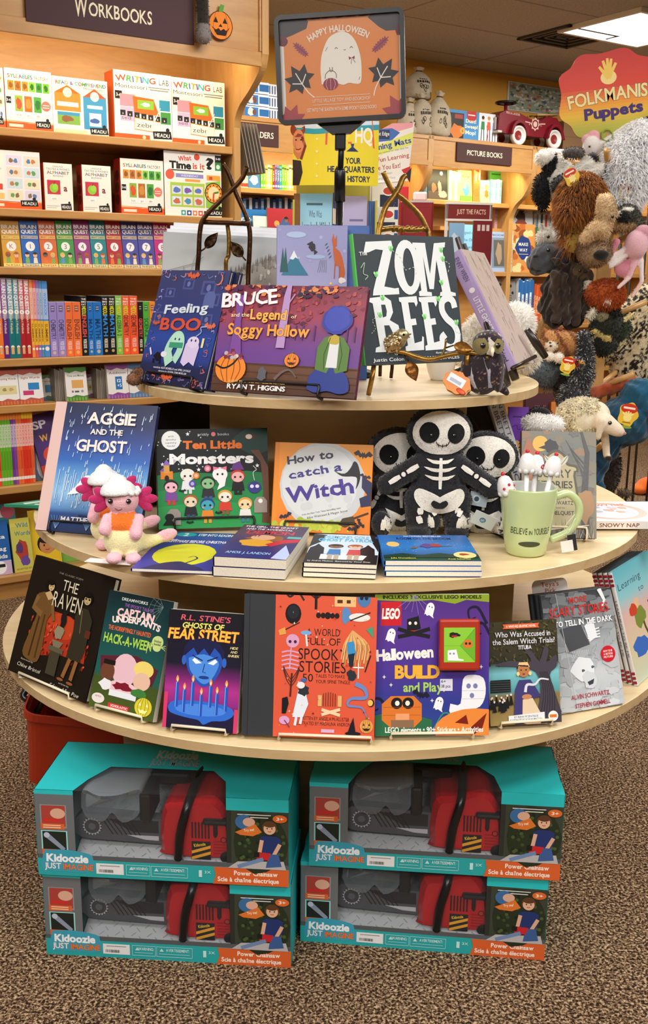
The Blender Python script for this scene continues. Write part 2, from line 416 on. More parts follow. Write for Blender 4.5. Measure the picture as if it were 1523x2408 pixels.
def smooth(pts,n=8):
 """Catmull-Rom through the points"""
 P=[Vector(p)for p in pts];P=[P[0]*2-P[1]]+P+[P[-1]*2-P[-2]];out=[]
 for i in range(1,len(P)-2):
  for k in range(n):
   t=k/n;a,b,c,d=P[i-1],P[i],P[i+1],P[i+2]
   out.append(0.5*((2*b)+(c-a)*t+(2*a-5*b+4*c-d)*t*t+(3*b-3*c+d-a)*t**3))
 out.append(P[-2]);return[tuple(p)for p in out]
# ------------------------------------------------- books
WORLDF=(Vector((0,0,0)),Vector((1,0,0)),Vector((0,1,0)),Vector((0,0,1)))
def fit_stand(BL,BR,TL,TR,z,tilt0=14.0,wt=1.0):
 """a board standing on height z: from its four corners to its place, size and lean"""
 b0,b1=on_z(*BL,z),on_z(*BR,z);u=b1-b0;W=u.length;u.normalize();k=Vector((-u.y,u.x,0));best=None
 for i in range(0,161):
  t=math.radians(i*0.25);v=Z*math.cos(t)+k*math.sin(t);n=u.cross(v)
  p,q=on_plane(*TL,b0,n)-b0,on_plane(*TR,b0,n)-b0
  e=(p.dot(u)**2+(q.dot(u)-W)**2+(p.dot(v)-q.dot(v))**2)/W**2+wt*0.02*((i*.25-tilt0)/20)**2
  if best is None or e<best[0]:best=(e,v,n,(p.dot(v)+q.dot(v))/2,i*.25)
 e,v,n,H,t=best
 return frameM((b0+b1)/2,u,v,n),W,H
def make_book(name,label,cat,M,W,H,T,col,art=None,hard=True,spine=None,spart=None,group=None,page='#efe6d2',gloss=M_PRINT,back=None,round_=0.0):
 """front cover in the local x (right), y (up) plane facing +z; the cover's lower middle is the origin, the body goes back to -T"""
 t=thing(name,label,cat,M,group)
 bt=0.0028 if hard else 0.0007;ov=0.003 if hard else 0.0
 c=MB();sp=spine or col
 if round_:
  r=round_;P=[]
  for cx,cy,a0 in((W/2-r,r,-PI/2),(W/2-r,H-r,0)):
   for i in range(6):P.append((cx+r*math.cos(a0+PI/2*i/5),cy+r*math.sin(a0+PI/2*i/5)))
  P+=[(-W/2,H),(-W/2,0)]
  c.prism(P,-bt,0,WORLDF,col);c.prism(P,-T,-T+bt,WORLDF,back or col)
 else:
  c.box(-W/2,W/2,0,H,-bt,0,col);c.box(-W/2,W/2,0,H,-T,-T+bt,back or col)
 n=5;Q=[]
 for i in range(n+1):
  a=PI*i/n;Q.append((-W/2-(0.0022 if hard else 0.0006)*math.sin(a),-T/2+math.cos(a)*T/2))
 vs=[Vector((x,y,z))for x,z in Q for y in(0,H)]
 c.add(vs,[(2*i,2*i+1,2*i+3,2*i+2)for i in range(n)],sp)
 if hard:c.add([Vector((-W/2+.006,y,4e-5))for y in(0,H)]+[Vector((-W/2+.0085,y,-0.0006))for y in(0,H)],[(0,2,3,1)],mix(col,'#000',.25))
 if art:art(Art(c,W,H,(Vector((-W/2,0,0)),Vector((1,0,0)),Vector((0,1,0)),Vector((0,0,1)))))
 if spart:spart(Art(c,H,T,(Vector((-W/2-(.0026 if hard else.0010),H,-T)),Vector((0,-1,0)),Vector((0,0,1)),Vector((-1,0,0)))))
 c.obj('cover',gloss,t)
 p=MB();p.box(-W/2+.002,W/2-ov,ov,H-ov,-T+bt,-bt,page)
 p.obj('pages',M_PAGES,t)
 return t
def flat_M(FL,FR,z):
 """a book lying on its back at height z, its lower edge from FL to FR; returns matrix and width"""
 a,b=on_z(*FL,z),on_z(*FR,z);u=(b-a);W=u.length;u.normalize();v=Vector((-u.y,u.x,0))
 return frameM((a+b)/2,u,v,Z),W
# ------------------------------------------------- soft toys
def E_(c,r,col,rot=None):return('e',Vector(c),Vector(r)if isinstance(r,(list,tuple))else Vector((r,r,r)),col,rot)
def K_(p0,r0,p1,r1,col):return('k',Vector(p0),r0,Vector(p1),r1,col)
def soft(name,blobs,parent,mat=None,vox=.004,sm=5,paint=None,M=None,crump=0.0):
 """one continuous stuffed body grown from overlapping forms"""
 m=MB()
 for b in blobs:
  if b[0]=='e':m.ell(b[1],tuple(b[2]),'#888',seg=16,rings=10,R=b[4])
  else:
   d=(b[3]-b[1]).length;n=max(2,int(d/min(b[2],b[4])*1.6)+1)
   for i in range(n+1):t=i/n;m.ell(b[1].lerp(b[3],t),b[2]+(b[4]-b[2])*t,'#888',seg=14,rings=9)
 me=bpy.data.meshes.new('tmp');me.from_pydata(m.v,[],m.f);o=bpy.data.objects.new('tmp',me);C.objects.link(o)
 r=o.modifiers.new('r','REMESH');r.mode='VOXEL';r.voxel_size=vox
 s=o.modifiers.new('s','SMOOTH');s.factor=.5;s.iterations=sm
 bpy.context.view_layer.update();dg=bpy.context.evaluated_depsgraph_get()
 me2=bpy.data.meshes.new_from_object(o.evaluated_get(dg));bpy.data.objects.remove(o);bpy.data.meshes.remove(me)
 nv=len(me2.vertices);co=np.empty(nv*3,np.float32);me2.vertices.foreach_get('co',co);co=co.reshape(-1,3)
 if crump:
  nr=np.empty(nv*3,np.float32);me2.vertices.foreach_get('normal',nr);q=co*55;f=np.sin(q[:,0]*1.7+2*np.sin(q[:,2]*.9)+q[:,1])*np.sin(q[:,2]*1.1+1.5*np.sin(q[:,0]*1.3))+.5*np.sin(q[:,0]*4.1-q[:,2]*2.3+2*np.sin(q[:,1]*3))
  co+=nr.reshape(-1,3)*(crump*f)[:,None];me2.vertices.foreach_set('co',co.ravel());me2.update()
 D=[];cols=[]
 for b in blobs:
  if b[0]=='e':
   q=co-np.array(b[1]);
   if b[4]is not None:q=q@np.array(b[4])
   D.append(np.linalg.norm(q/np.array(b[2]),axis=1));cols.append(lin(b[3]))
  else:
   a,c=np.array(b[1]),np.array(b[3]);ab=c-a;t=np.clip(((co-a)@ab)/max(ab@ab,1e-9),0,1);rr=b[2]+(b[4]-b[2])*t
   D.append(np.linalg.norm(co-a-t[:,None]*ab,axis=1)/rr);cols.append(lin(b[5]))
 vc=np.array(cols)[np.argmin(np.array(D),0)]
 if paint is not None:vc=paint(co,vc)
 ca=me2.color_attributes.new('Col','FLOAT_COLOR','POINT');ca.data.foreach_set('color',np.concatenate([vc,np.ones((nv,1))],1).astype(np.float32).ravel())
 me2.polygons.foreach_set('use_smooth',[True]*len(me2.polygons));me2.materials.clear();me2.materials.append(mat or M_PLUSH);me2.name=name
 o=bpy.data.objects.new(name,me2);C.objects.link(o)
 if parent is not None:o.parent=parent
 if M is not None:o.matrix_local=M
 o_bv=BVHTree.FromPolygons([tuple(v)for v in co],[tuple(p.vertices)for p in me2.polygons])
 return o,o_bv,co,vc
def patch(mb,bv,pts,col,off=.0012,rings=3,d=(0,1,0),n=0):
 """felt or stitched shape lying on the body, cut out along direction d (x, z outline)"""
 if n:pts=smooth(list(pts)+[pts[0]],n)[:-1]
 d=Vector(d);k=len(pts);cx=sum(p[0]for p in pts)/k;cz=sum(p[1]for p in pts)/k;vs=[];last=[None]
 def pr(x,z):
  o=Vector((x,0,z))-d*1.0;h=bv.ray_cast(o,d)
  if h[0]is None:h=bv.find_nearest(Vector((x,-.02,z)))
  nn=h[1]if h[1].dot(d)<0 else-h[1];return h[0]+nn*off
 for i in range(rings):f=1-i/rings;vs+=[pr(cx+(x-cx)*f,cz+(z-cz)*f)for x,z in pts]
 vs.append(pr(cx,cz));fs=[]
 for i in range(rings-1):fs+=[(i*k+j,i*k+(j+1)%k,(i+1)*k+(j+1)%k,(i+1)*k+j)for j in range(k)]
 o=(rings-1)*k;fs+=[(o+j,o+(j+1)%k,rings*k)for j in range(k)]
 mb.add(vs,fs,col,0,True)
def oval(x,z,rx,rz,rot=0,n=18):return[(x+rx*math.cos(2*PI*i/n)*math.cos(rot)-rz*math.sin(2*PI*i/n)*math.sin(rot),z+rx*math.cos(2*PI*i/n)*math.sin(rot)+rz*math.sin(2*PI*i/n)*math.cos(rot))for i in range(n)]
def bar(x0,z0,x1,z1,w,n=5):
 dx,dz=x1-x0,z1-z0;l=math.hypot(dx,dz);nx,nz=-dz/l*w/2,dx/l*w/2
 P=[(x0+dx*i/n+nx*(1-.3*abs(2*i/n-1)),z0+dz*i/n+nz*(1-.3*abs(2*i/n-1)))for i in range(n+1)];Q=[(2*(x0+dx*i/n)-p[0],2*(z0+dz*i/n)-p[1])for i,p in enumerate(P)]
 return P+Q[::-1]
def fur(obj,co,vc,n,L,wd,droop=.4,jit=.5,seed=1,where=None,cols=None,parent=None,curl=0.0):
 """pile of the plush: short curved tufts rooted all over the body"""
 r=np.random.RandomState(seed);me=obj.data;me.calc_loop_triangles();nt=len(me.loop_triangles);tri=np.empty(nt*3,np.int32);me.loop_triangles.foreach_get('vertices',tri);tri=tri.reshape(-1,3)
 a,b,c=co[tri[:,0]],co[tri[:,1]],co[tri[:,2]];nn=np.cross(b-a,c-a);ar=np.linalg.norm(nn,axis=1)+1e-12;nn=nn/ar[:,None]
 if where is not None:ar=ar*where((a+b+c)/3)
 ix=r.choice(nt,n,p=ar/ar.sum());u,v=r.rand(n),r.rand(n);f=u+v>1;u[f]=1-u[f];v[f]=1-v[f]
 p=a[ix]+(b-a)[ix]*u[:,None]+(c-a)[ix]*v[:,None];nm=nn[ix]+r.randn(n,3)*jit*.5;nm/=np.linalg.norm(nm,axis=1)[:,None]
 ln=L*r.uniform(.6,1.2,n)[:,None];sd=np.cross(nm,r.randn(n,3));sd/=np.linalg.norm(sd,axis=1)[:,None];g=np.array([0,0,-1.0])
 p1=p+nm*ln*.5+g*droop*ln*.15+sd*0;cu=np.cross(nm,sd)*curl*ln
 p2=p+nm*ln*.85+g*droop*ln*.7+cu;w=wd*r.uniform(.7,1.3,n)[:,None]/2
 V=np.stack([p-nm*ln*.05-sd*w,p-nm*ln*.05+sd*w,p1+sd*w*.8,p1-sd*w*.8,p2],1).reshape(-1,3)
 base=vc[tri[ix,0]]if cols is None else np.array([lin(k)for k in cols])[r.randint(0,len(cols),n)]
 cl=np.clip(base*r.uniform(.95,1.3,n)[:,None],0,1)
 mm=bpy.data.meshes.new('fur');F=[]
 for i in range(n):k=5*i;F.append((k,k+1,k+2,k+3));F.append((k+3,k+2,k+4))
 mm.from_pydata(V.tolist(),[],F);ca=mm.color_attributes.new('Col','FLOAT_COLOR','POINT');ca.data.foreach_set('color',np.concatenate([np.repeat(cl,5,0),np.ones((n*5,1))],1).astype(np.float32).ravel())
 mm.materials.append(M_FUR);o=bpy.data.objects.new('fur',mm);C.objects.link(o);o.parent=parent or obj.parent;return o
def hangtag(parent,p,s=.03,yaw=0.0,tilt=0.0,name='hang_tag'):
 """die-cut card tag with a red top and a yellow hand"""
 m=MB();P=[(s*(.5+.06*math.cos(5*a))*math.cos(a),s*(.62+.05*math.cos(5*a))*math.sin(a))for a in[2*PI*i/30 for i in range(30)]]
 m.prism(P,0,.001,(Vector((0,0,0)),Vector((1,0,0)),Z,Vector((0,-1,0))),'#e0b83a');a=Art(m,s*1.1,s*1.3,(Vector((-s*.55,-.001,-s*.65)),Vector((1,0,0)),Z,Vector((0,-1,0))),clip=False)
 a.ell(.5,.26,.4,.2,'#c8321f');a.rect(.22,.2,.78,.28,'#f0e4d0');a.ell(.5,.62,.2,.16,'#f2dc8a');[a.line([(.5,.6),(.24+.13*k,.36+.04*abs(k-2))],.08,'#f2dc8a')for k in range(5)];a.rect(.3,.8,.7,.84,'#8a6a2a');a.ell(.5,1.0,.3,.06,'#8aa03a')
 m.obj(name,M_PRINT,parent,M=Matrix.Translation(p)@Matrix.Rotation(yaw,4,'Z')@Matrix.Rotation(tilt,4,'Y'))
def add_eyes(parent,items):
 for p,r in items:m=MB();eye(m,p,r);m.obj('eye',M_PLAST,parent)
def eye(mb,p,r,col='#0d0c0c'):mb.ell(p,r,col,seg=12,rings=8);mb.ell(Vector(p)+Vector((-.35*r,-.8*r,.4*r)),r*.28,'#e8e8ea',seg=6,rings=4)
# ================================================= setting
def structure(name,mb,mat):return mb.obj(name,mat,kind='structure')
RM=frameM(Vector((0,0,0)),U,-N,Z)
def R2(s,d,z=0):return U*s-N*d+Z*z
PA0=on_z(0,1415,0.0)
sA=lambda p:(p-PA0).dot(U)
def onA(px,py,fwd=0.0):
 p=on_plane(px,py,PA0+N*fwd,N);return sA(p),p.z
def PA(s,f,z):return PA0+U*s+N*f+Z*z
PC0=on_y(1140,370,7.0);PC0.z=0
def onC(px,py,fwd=0.0):
 p=on_plane(px,py,PC0+N*fwd,N);return(p-PC0).dot(U),p.z
def PC(s,f,z):return PC0+U*s+N*f+Z*z
DW=-PC0.dot(N)+0.42
m=MB();m.add([(-7,-4,0),(9,-4,0),(9,12,0),(-7,12,0)],[(0,1,2,3)],'#7a5a42');structure('floor',m,M_CARPET)
m=MB();m.box(-9,9,DW,DW+.1,0,CEIL+.1,'#dd9a35',M=RM);structure('wall_back',m,M_WALL)
m=MB();m.box(-9,9,-6.5,-6.4,0,CEIL+.1,'#ccb',M=RM);structure('wall_front',m,M_WALLP)
m=MB();m.box(-8.1,-8,-6.5,DW,0,CEIL+.1,'#ccb',M=RM);structure('wall_left',m,M_WALLP)
m=MB();m.box(9,9.1,-6.5,DW,0,CEIL+.1,'#ccb',M=RM);structure('wall_right',m,M_WALLP)
def ceil_mat():
 m,nt,b=newmat('grey ceiling tiles')
 tc=nd(nt,'ShaderNodeTexCoord')
 br=nd(nt,'ShaderNodeTexBrick',offset=0.0,squash=1.0);br.inputs['Scale'].default_value=1.0;br.inputs['Mortar Size'].default_value=0.010;br.inputs['Brick Width'].default_value=1.2;br.inputs['Row Height'].default_value=0.6
 br.inputs['Color1'].default_value=(*lin('#aaa49c'),1);br.inputs['Color2'].default_value=(*lin('#b0aaa2'),1);br.inputs['Mortar'].default_value=(*lin('#8e8780'),1)
 nt.links.new(tc.outputs['Object'],br.inputs['Vector'])
 nz=nd(nt,'ShaderNodeTexNoise',inp={'Scale':90.0,'Detail':3.0});nt.links.new(tc.outputs['Object'],nz.inputs['Vector'])
 mr=nd(nt,'ShaderNodeMapRange',inp={1:0.35,2:0.65,3:0.85,4:1.12});nt.links.new(nz.outputs['Fac'],mr.inputs[0])
 s=nd(nt,'ShaderNodeVectorMath',operation='SCALE');nt.links.new(br.outputs['Color'],s.inputs[0]);nt.links.new(mr.outputs[0],s.inputs['Scale'])
 nt.links.new(s.outputs[0],b.inputs['Base Color']);b.inputs['Roughness'].default_value=0.95
 return m
m=MB();m.box(-9,9,-6.5,DW+.1,CEIL,CEIL+.1,'#888',0);o=structure('ceiling',m,ceil_mat());o.matrix_world=RM
def troffer(x,y,label):
 M=frameM(Vector((x,y,CEIL)),U,-N,Z);t=thing('ceiling_light',label,'ceiling light',M)
 m=MB();a,b=.34,.30
 for bx in((-a,a,-b,-b+.025),(-a,a,b-.025,b),(-a,-a+.025,-b+.025,b-.025),(a-.025,a,-b+.025,b-.025)):m.box(*bx,-.025,-.001,'#e8e6e0')
 m.obj('frame',M_MATTE,t)
 m=MB();m.box(-a+.025,a-.025,-b+.025,b-.025,-.012,-.002,'#fff');m.obj('diffuser',M_LAMP,t)
p=on_z(1502,62,CEIL);troffer(p.x,p.y,'bright white ceiling light panel at the top right, beyond the vent')
area_light('ceiling_light_lamp',(p.x,p.y,CEIL-.03),0,.6,.5,24,(1,.97,.92),RZ)
p=on_z(1335,84,CEIL)
t=thing('ceiling_vent','square grey louvred air vent in the ceiling beside the light panel','air vent',frameM(p,U,-N,Z))
m=MB();a=.21
for k in range(4):
 q=a-k*.05
 for bx in((-q,q,-q,-q+.02),(-q,q,q-.02,q),(-q,-q+.02,-q,q),(q-.02,q,-q,q)):m.box(*bx,-.014+k*.003,-.004,'#4c4641')
m.obj('louvre',M_MATTE,t)
m=MB();m.box(-a+.01,a-.01,-a+.01,a-.01,-.003,-.001,'#151312');m.obj('duct',M_MATTE,t)
# ================================================= round three-tier display table
TC=Vector((0.028,2.355,0));ZT=(HC-.229,HC-.515,HC-.791);RT=(.455,.688,.768);TT=.0185
def disc(r,n=96,e=2.12):
 P=[]
 for i in range(n):
  a=2*PI*i/n;c,s=math.cos(a),math.sin(a)
  P.append((r*math.copysign(abs(c)**(2/e),c),r*math.copysign(abs(s)**(2/e),s)))
 return P
table=thing('display_table','round three-tier pale maple display table in the middle of the aisle','display table',TC)
for zt,r in zip(ZT,RT):
 m=MB();P=disc(r)
 m.prism(P,0,TT-.001,(Vector((0,0,zt-TT)),Vector((1,0,0)),Vector((0,1,0)),Z),'#d8bd8a',0,mside=1)
 P2=[(x*(1-.0012/r),y*(1-.0012/r))for x,y in P];n=len(P)
 A=[Vector((x,y,zt-.001))for x,y in P];B=[Vector((x,y,zt))for x,y in P2]
 m.add(A+B,[(i,(i+1)%n,n+(i+1)%n,n+i)for i in range(n)],'#d8bd8a',0);m.add(B,[tuple(range(n))],'#d8bd8a',0)
 m.obj('shelf',[M_TABLE,M_TEDGE],table)
def riser(w,d,z0,z1):
 m=MB();m.box(-w,w,-d,d,z0,z1,'#c9ad80',bev=.002);return m.obj('riser',M_RISER,table)
riser(.275,.20,ZT[1],ZT[0]-TT);riser(.385,.26,ZT[2],ZT[1]-TT);riser(.45,.37,.0,ZT[2]-TT)
# ================================================= left bookcase and its stock
AX=lambda p:frameM(p,U,Z,N)
S1,SL=1.09,-0.75
SHZ=[1.823,1.535,1.320,.971,.790,.468,.100]
FH=.20
bc=thing('bookcase','tall honey maple bookcase with a dark workbook sign on its lit header','bookcase',frameM(PA0,U,-N,Z))
def LA(s,f,z):return Vector((s,-f,z))
for z in SHZ:
 m=MB();m.box(SL,S1-.001,.0,.34,z-.03,z,'#c90',bev=.003);m.obj('shelf',M_MAPLE,bc)
m=MB();m.box(SL,S1+.02,.34,.36,0,2.52,'#c90');m.obj('back_panel',M_MAPLE,bc)
m=MB();m.box(SL,S1,.02,.34,0,.07,'#c90');m.obj('plinth',M_MAPLE,bc)
pts=[(616,0),(617,126),(609,165),(586,211),(563,247),(553,275),(550,300)]
prof=[]
for q in pts:
 p=on_plane(*q,PA0+U*S1,U);prof.append((-(p-PA0).dot(N),p.z))
f_h=prof[0][0]
prof=[(f_h,2.52)]+[(f_h,prof[1][1])]+prof[2:]+[(prof[-1][0],0),(.36,0),(.36,2.52)]
prof=[prof[0]]+smooth(prof[1:-3],6)[:-1]+prof[-4:]
for s in(S1,SL-.03):
 m=MB();m.prism(prof,0,.03,(Vector((s,0,0)),Vector((0,1,0)),Z,Vector((1,0,0))),'#c90');m.obj('side_panel',M_MAPLEV,bc)
FH=-f_h-.012
hd=MB();hd.box(SL,S1-.001,-FH,-FH+.02,2.13,2.52,'#c90');hd.box(SL,S1-.001,-FH-.010,-FH+.0,2.10,2.155,'#c90',bev=.003)
s_e=S1-.09;hd.box(s_e+.08,S1-.001,-FH-.010,-FH,2.155,2.52,'#c90',bev=.003);hd.box(SL,S1-.001,-FH-.010,-FH,2.42,2.52,'#c90',bev=.003)
header=hd.obj('header',M_MAPLE,bc)
a,_=onA(62,48,FH+.012);b,zb=onA(456,106,FH+.012)
sb=MB();sb.box(a,b,-FH-.014,-FH,zb,2.415,'#4a2f33')
ar=Art(sb,b-a,2.415-zb,(Vector((a,-FH-.014,zb)),Vector((1,0,0)),Z,Vector((0,-1,0))))
ty=1-(onA(268,30,FH+.014)[1]-zb)/(2.415-zb);tx=(onA(268,30,FH+.014)[0]-a)/(b-a)
tw=(onA(358,45,FH+.014)[0]-onA(176,18,FH+.014)[0])/(b-a)
ar.text('ORKBOOKS',tx+tw*.09,ty,.16,'#efe3c4',w=tw*.82,wt=0,jit=.05,wob=.012,out='#efe3c4',outw=1);ar.text('W',tx-tw*.42,ty-.015,.24,'#efe3c4',w=tw*.16,wt=1,jit=.05,wob=.01)
sb.obj('sign_board',M_MATTE,header)
st=MB();st.tube([Vector((SL+.05,-FH+.09,2.21)),Vector((S1-.06,-FH+.09,2.21))],.013,'#fff',seg=10);st.obj('lamp_tube',M_STRIP,bc)
c0=PA((SL+S1)/2,FH-.10,2.185);d=bpy.data.lights.new('bookcase_lamp','AREA');d.shape='RECTANGLE';d.size=S1-SL-.1;d.size_y=.05;d.energy=5.0;d.color=(1,.84,.55)
lo=bpy.data.objects.new('bookcase_lamp',d);C.objects.link(lo)
dz=(-Z*.75-N*.66).normalized();lo.matrix_world=frameM(c0,U,(-dz).cross(U),-dz)
def px_box(x0,x1,yb,yt,z,fwd=-.02):
 """place on the bookcase shelf: left/right picture columns at the base line, top row"""
 s0=onA(x0,yb,fwd)[0];s1=onA(x1,yb,fwd)[0];zt=onA((x0+x1)/2,yt,fwd)[1]
 return PA((s0+s1)/2,fwd,z+.001),s1-s0,zt-z
def carton(name,label,cat,M,W,H,T,front,side,art=None,group=None,sart=None,mat=None):
 c=MB();c.box(-W/2,W/2,0,H,-T,0,side)
 c.add([(-W/2,0,1e-5),(W/2,0,1e-5),(W/2,H,1e-5),(-W/2,H,1e-5)],[(0,1,2,3)],front)
 if art:art(Art(c,W,H,(Vector((-W/2,0,0)),Vector((1,0,0)),Vector((0,1,0)),Vector((0,0,1)))))
 if sart:sart(Art(c,T,H,(Vector((-W/2,0,-T)),Vector((0,0,1)),Vector((0,1,0)),Vector((-1,0,0)))))
 o=c.obj(name,mat or M_CARD);o.matrix_world=M
 return tag(o,label,cat,group)
RAIN=['#d8452e','#3a8f3c','#2b62a8','#e08a1e','#7a3f96','#2a9aa0']
def multi(a,txt,x,y,h,w,wt=2,cols=RAIN,out=None):
 L,tw=layout(txt);k=w/tw
 for i,(ch,ox,mid)in enumerate(L):a.text(ch,x+(mid-tw/2)*k,y,h,cols[i%len(cols)],w=k*(GX[ch][1]-GX[ch][0]),wt=wt,rot=.12*(-1)**i,out=out)
def logo(a,x,y,s=1.0):
 a.poly([(x-.15*s,y-.045*s),(x+.14*s,y-.06*s),(x+.16*s,y+.05*s),(x-.14*s,y+.06*s)],'#1b1a18');a.text('HEADU',x,y+.004,.05*s,'#f4efe4',w=.24*s,wt=1,rot=-.02)
 a.ell(x+.09*s,y-.075*s,.03*s,None,'#1b1a18')
def strip(a):a.rect(0,.88,1,1,'#e2581f');a.poly([(0,.86),(.5,.90),(1,.86),(1,.89),(0,.89)],'#f0b27a');a.rect(.05,.92,.35,.97,'#f3d8c0')
def syll(a):
 multi(a,'SYLLABLES',.33,.12,.06,.52);a.text('FACTORY',.78,.125,.055,'#333',w=.3,wt=0)
 for i,c in enumerate(('#d98a2e','#c96f2a','#d98a2e','#7fbf3a','#3f9a3a','#6ab52e')):a.rect(.06+i*.15,.2,.19+i*.15,.36,c);a.blob(.125+i*.15,.28,.04,.05,'#8a5a1e' if i<3 else '#2f6e22',seed=i)
 a.rect(.02,.47,.12,.58,'#1b1a18');a.text('3-6',.07,.525,.04,'#fff',wt=1)
 for i,c in enumerate(('#8ab03a','#b5651d','#4f9e3c')):a.rect(.2+i*.2,.44,.36+i*.2,.7,c);a.blob(.28+i*.2,.57,.06,.09,('#d9532c','#c98a3a','#2d7030')[i],seed=i+5);a.rect(.2+i*.2,.72,.36+i*.2,.8,'#f2efe8');a.text(('kon','go','dile')[i],.28+i*.2,.76,.035,'#333',wt=0)
 a.ell(.86,.58,.1,None,'#e0705e');a.rect(.79,.56,.93,.575,'#f6d6cc');a.rect(.79,.6,.93,.615,'#f6d6cc');strip(a);logo(a,.78,.9,1.1)
def readc(a):
 multi(a,'READ & COMPREHEND',.52,.1,.06,.9);a.text('Montessori',.74,.17,.04,'#555',w=.34,wt=0)
 a.rect(.04,.28,.5,.6,'#e8852e');a.poly([(.04,.28),(.27,.14),(.5,.28)],'#d9661c');a.ell(.27,.27,.08,None,'#f4e4cc');a.rect(.08,.44,.46,.52,'#f6ead8');a.rect(.08,.62,.48,.84,'#79a844');a.blob(.25,.74,.1,.06,'#8a5a3a',seed=2);a.rect(.08,.62,.48,.68,'#3a8fb5')
 a.rect(.55,.3,.97,.9,'#3d8fc0');a.poly([(.55,.32),(.76,.16),(.97,.32)],'#d9532c');a.ell(.76,.3,.08,None,'#f2ead6');a.rect(.62,.46,.9,.52,'#dfe9ee');a.rect(.65,.6,.87,.84,'#bcd8e8');a.blob(.76,.74,.09,.05,'#3f5fa0',seed=4);a.rect(.02,.93,.6,1,'#efc9a4');logo(a,.82,.92,1.1)
def writl(a):
 multi(a,'WRITING',.38,.11,.085,.68);a.text('LAB',.87,.115,.085,'#333',w=.17,wt=0);a.text('Montessori',.3,.22,.06,'#3a3a3a',w=.54,wt=0);a.rect(.6,.2,.97,.215,'#777');a.rect(.62,.235,.95,.25,'#777')
 a.rect(.02,.3,.14,.42,'#1b1a18');a.text('3-6',.08,.36,.045,'#fff',wt=1)
 a.rect(.1,.34,.36,.52,'#c98aa0');a.rect(.1,.53,.34,.74,'#c9a8c8');a.text('sed',.2,.69,.05,'#555',w=.16,wt=0)
 a.poly([(.32,.36),(.68,.38),(.78,.62),(.34,.62)],'#e2641e');a.rect(.4,.41,.68,.54,'#7fb53a');a.blob(.54,.475,.08,.03,'#f4f0e4',seed=3);a.rect(.78,.38,.97,.54,'#2f8ab0');a.rect(.8,.56,.98,.74,'#3f8a3c')
 for i in range(7):a.rect(.1+i*.12,.58+.01*i,.19+i*.12,.66+.01*i,'#1b1a18');a.text('secabaa'[i],.145+i*.12,.625+.01*i,.035,'#fff',wt=0)
 a.poly([(.34,.68),(.8,.72),(.78,.88),(.34,.85)],'#f6ead2');a.line([(.34,.68),(.8,.72),(.78,.88),(.34,.85),(.34,.68)],.012,'#e08a3a');a.text('zebr',.52,.78,.07,'#444',w=.28,wt=0);a.line([(.62,.84),(.8,.5)],.03,'#cfcfc8',.012)
 a.rect(0,.93,.6,1,'#e2581f');a.rect(.6,.93,1,1,'#e8e2d8');a.ell(.5,.965,.03,None,'#f6c9a0');logo(a,.82,.91,1.1)
def alpha(a):
 a.text('LANGUAGE',.5,.07,.035,'#8a8a98',w=.36,wt=1);a.text('TACTILE & PHONICS',.5,.125,.04,'#7a8a9a',w=.82,wt=1);multi(a,'ALPHABET',.5,.2,.06,.78,cols=['#c0567a','#3f8fa0','#c98a3a','#5a7ab0']);a.text('MONTESSORI',.5,.27,.03,'#999',w=.36)
 a.rect(.1,.36,.56,.66,'#c9304a');a.ell(.33,.53,.15,None,'#8cc63a');a.ell(.38,.5,.1,None,'#9ed248');a.line([(.33,.45),(.38,.38)],.02,'#5a3a1a');a.text('a',.74,.52,.13,'#7a2a3a',wt=2);a.rect(.2,.72,.46,.78,'#eee');a.text('apple',.33,.75,.03,'#555',wt=0)
 a.rect(0,.9,1,.9,'#ddd');a.rect(.05,.9,.5,.915,'#bbb');a.rect(.05,.94,.4,.955,'#bbb');logo(a,.74,.92,1.25)
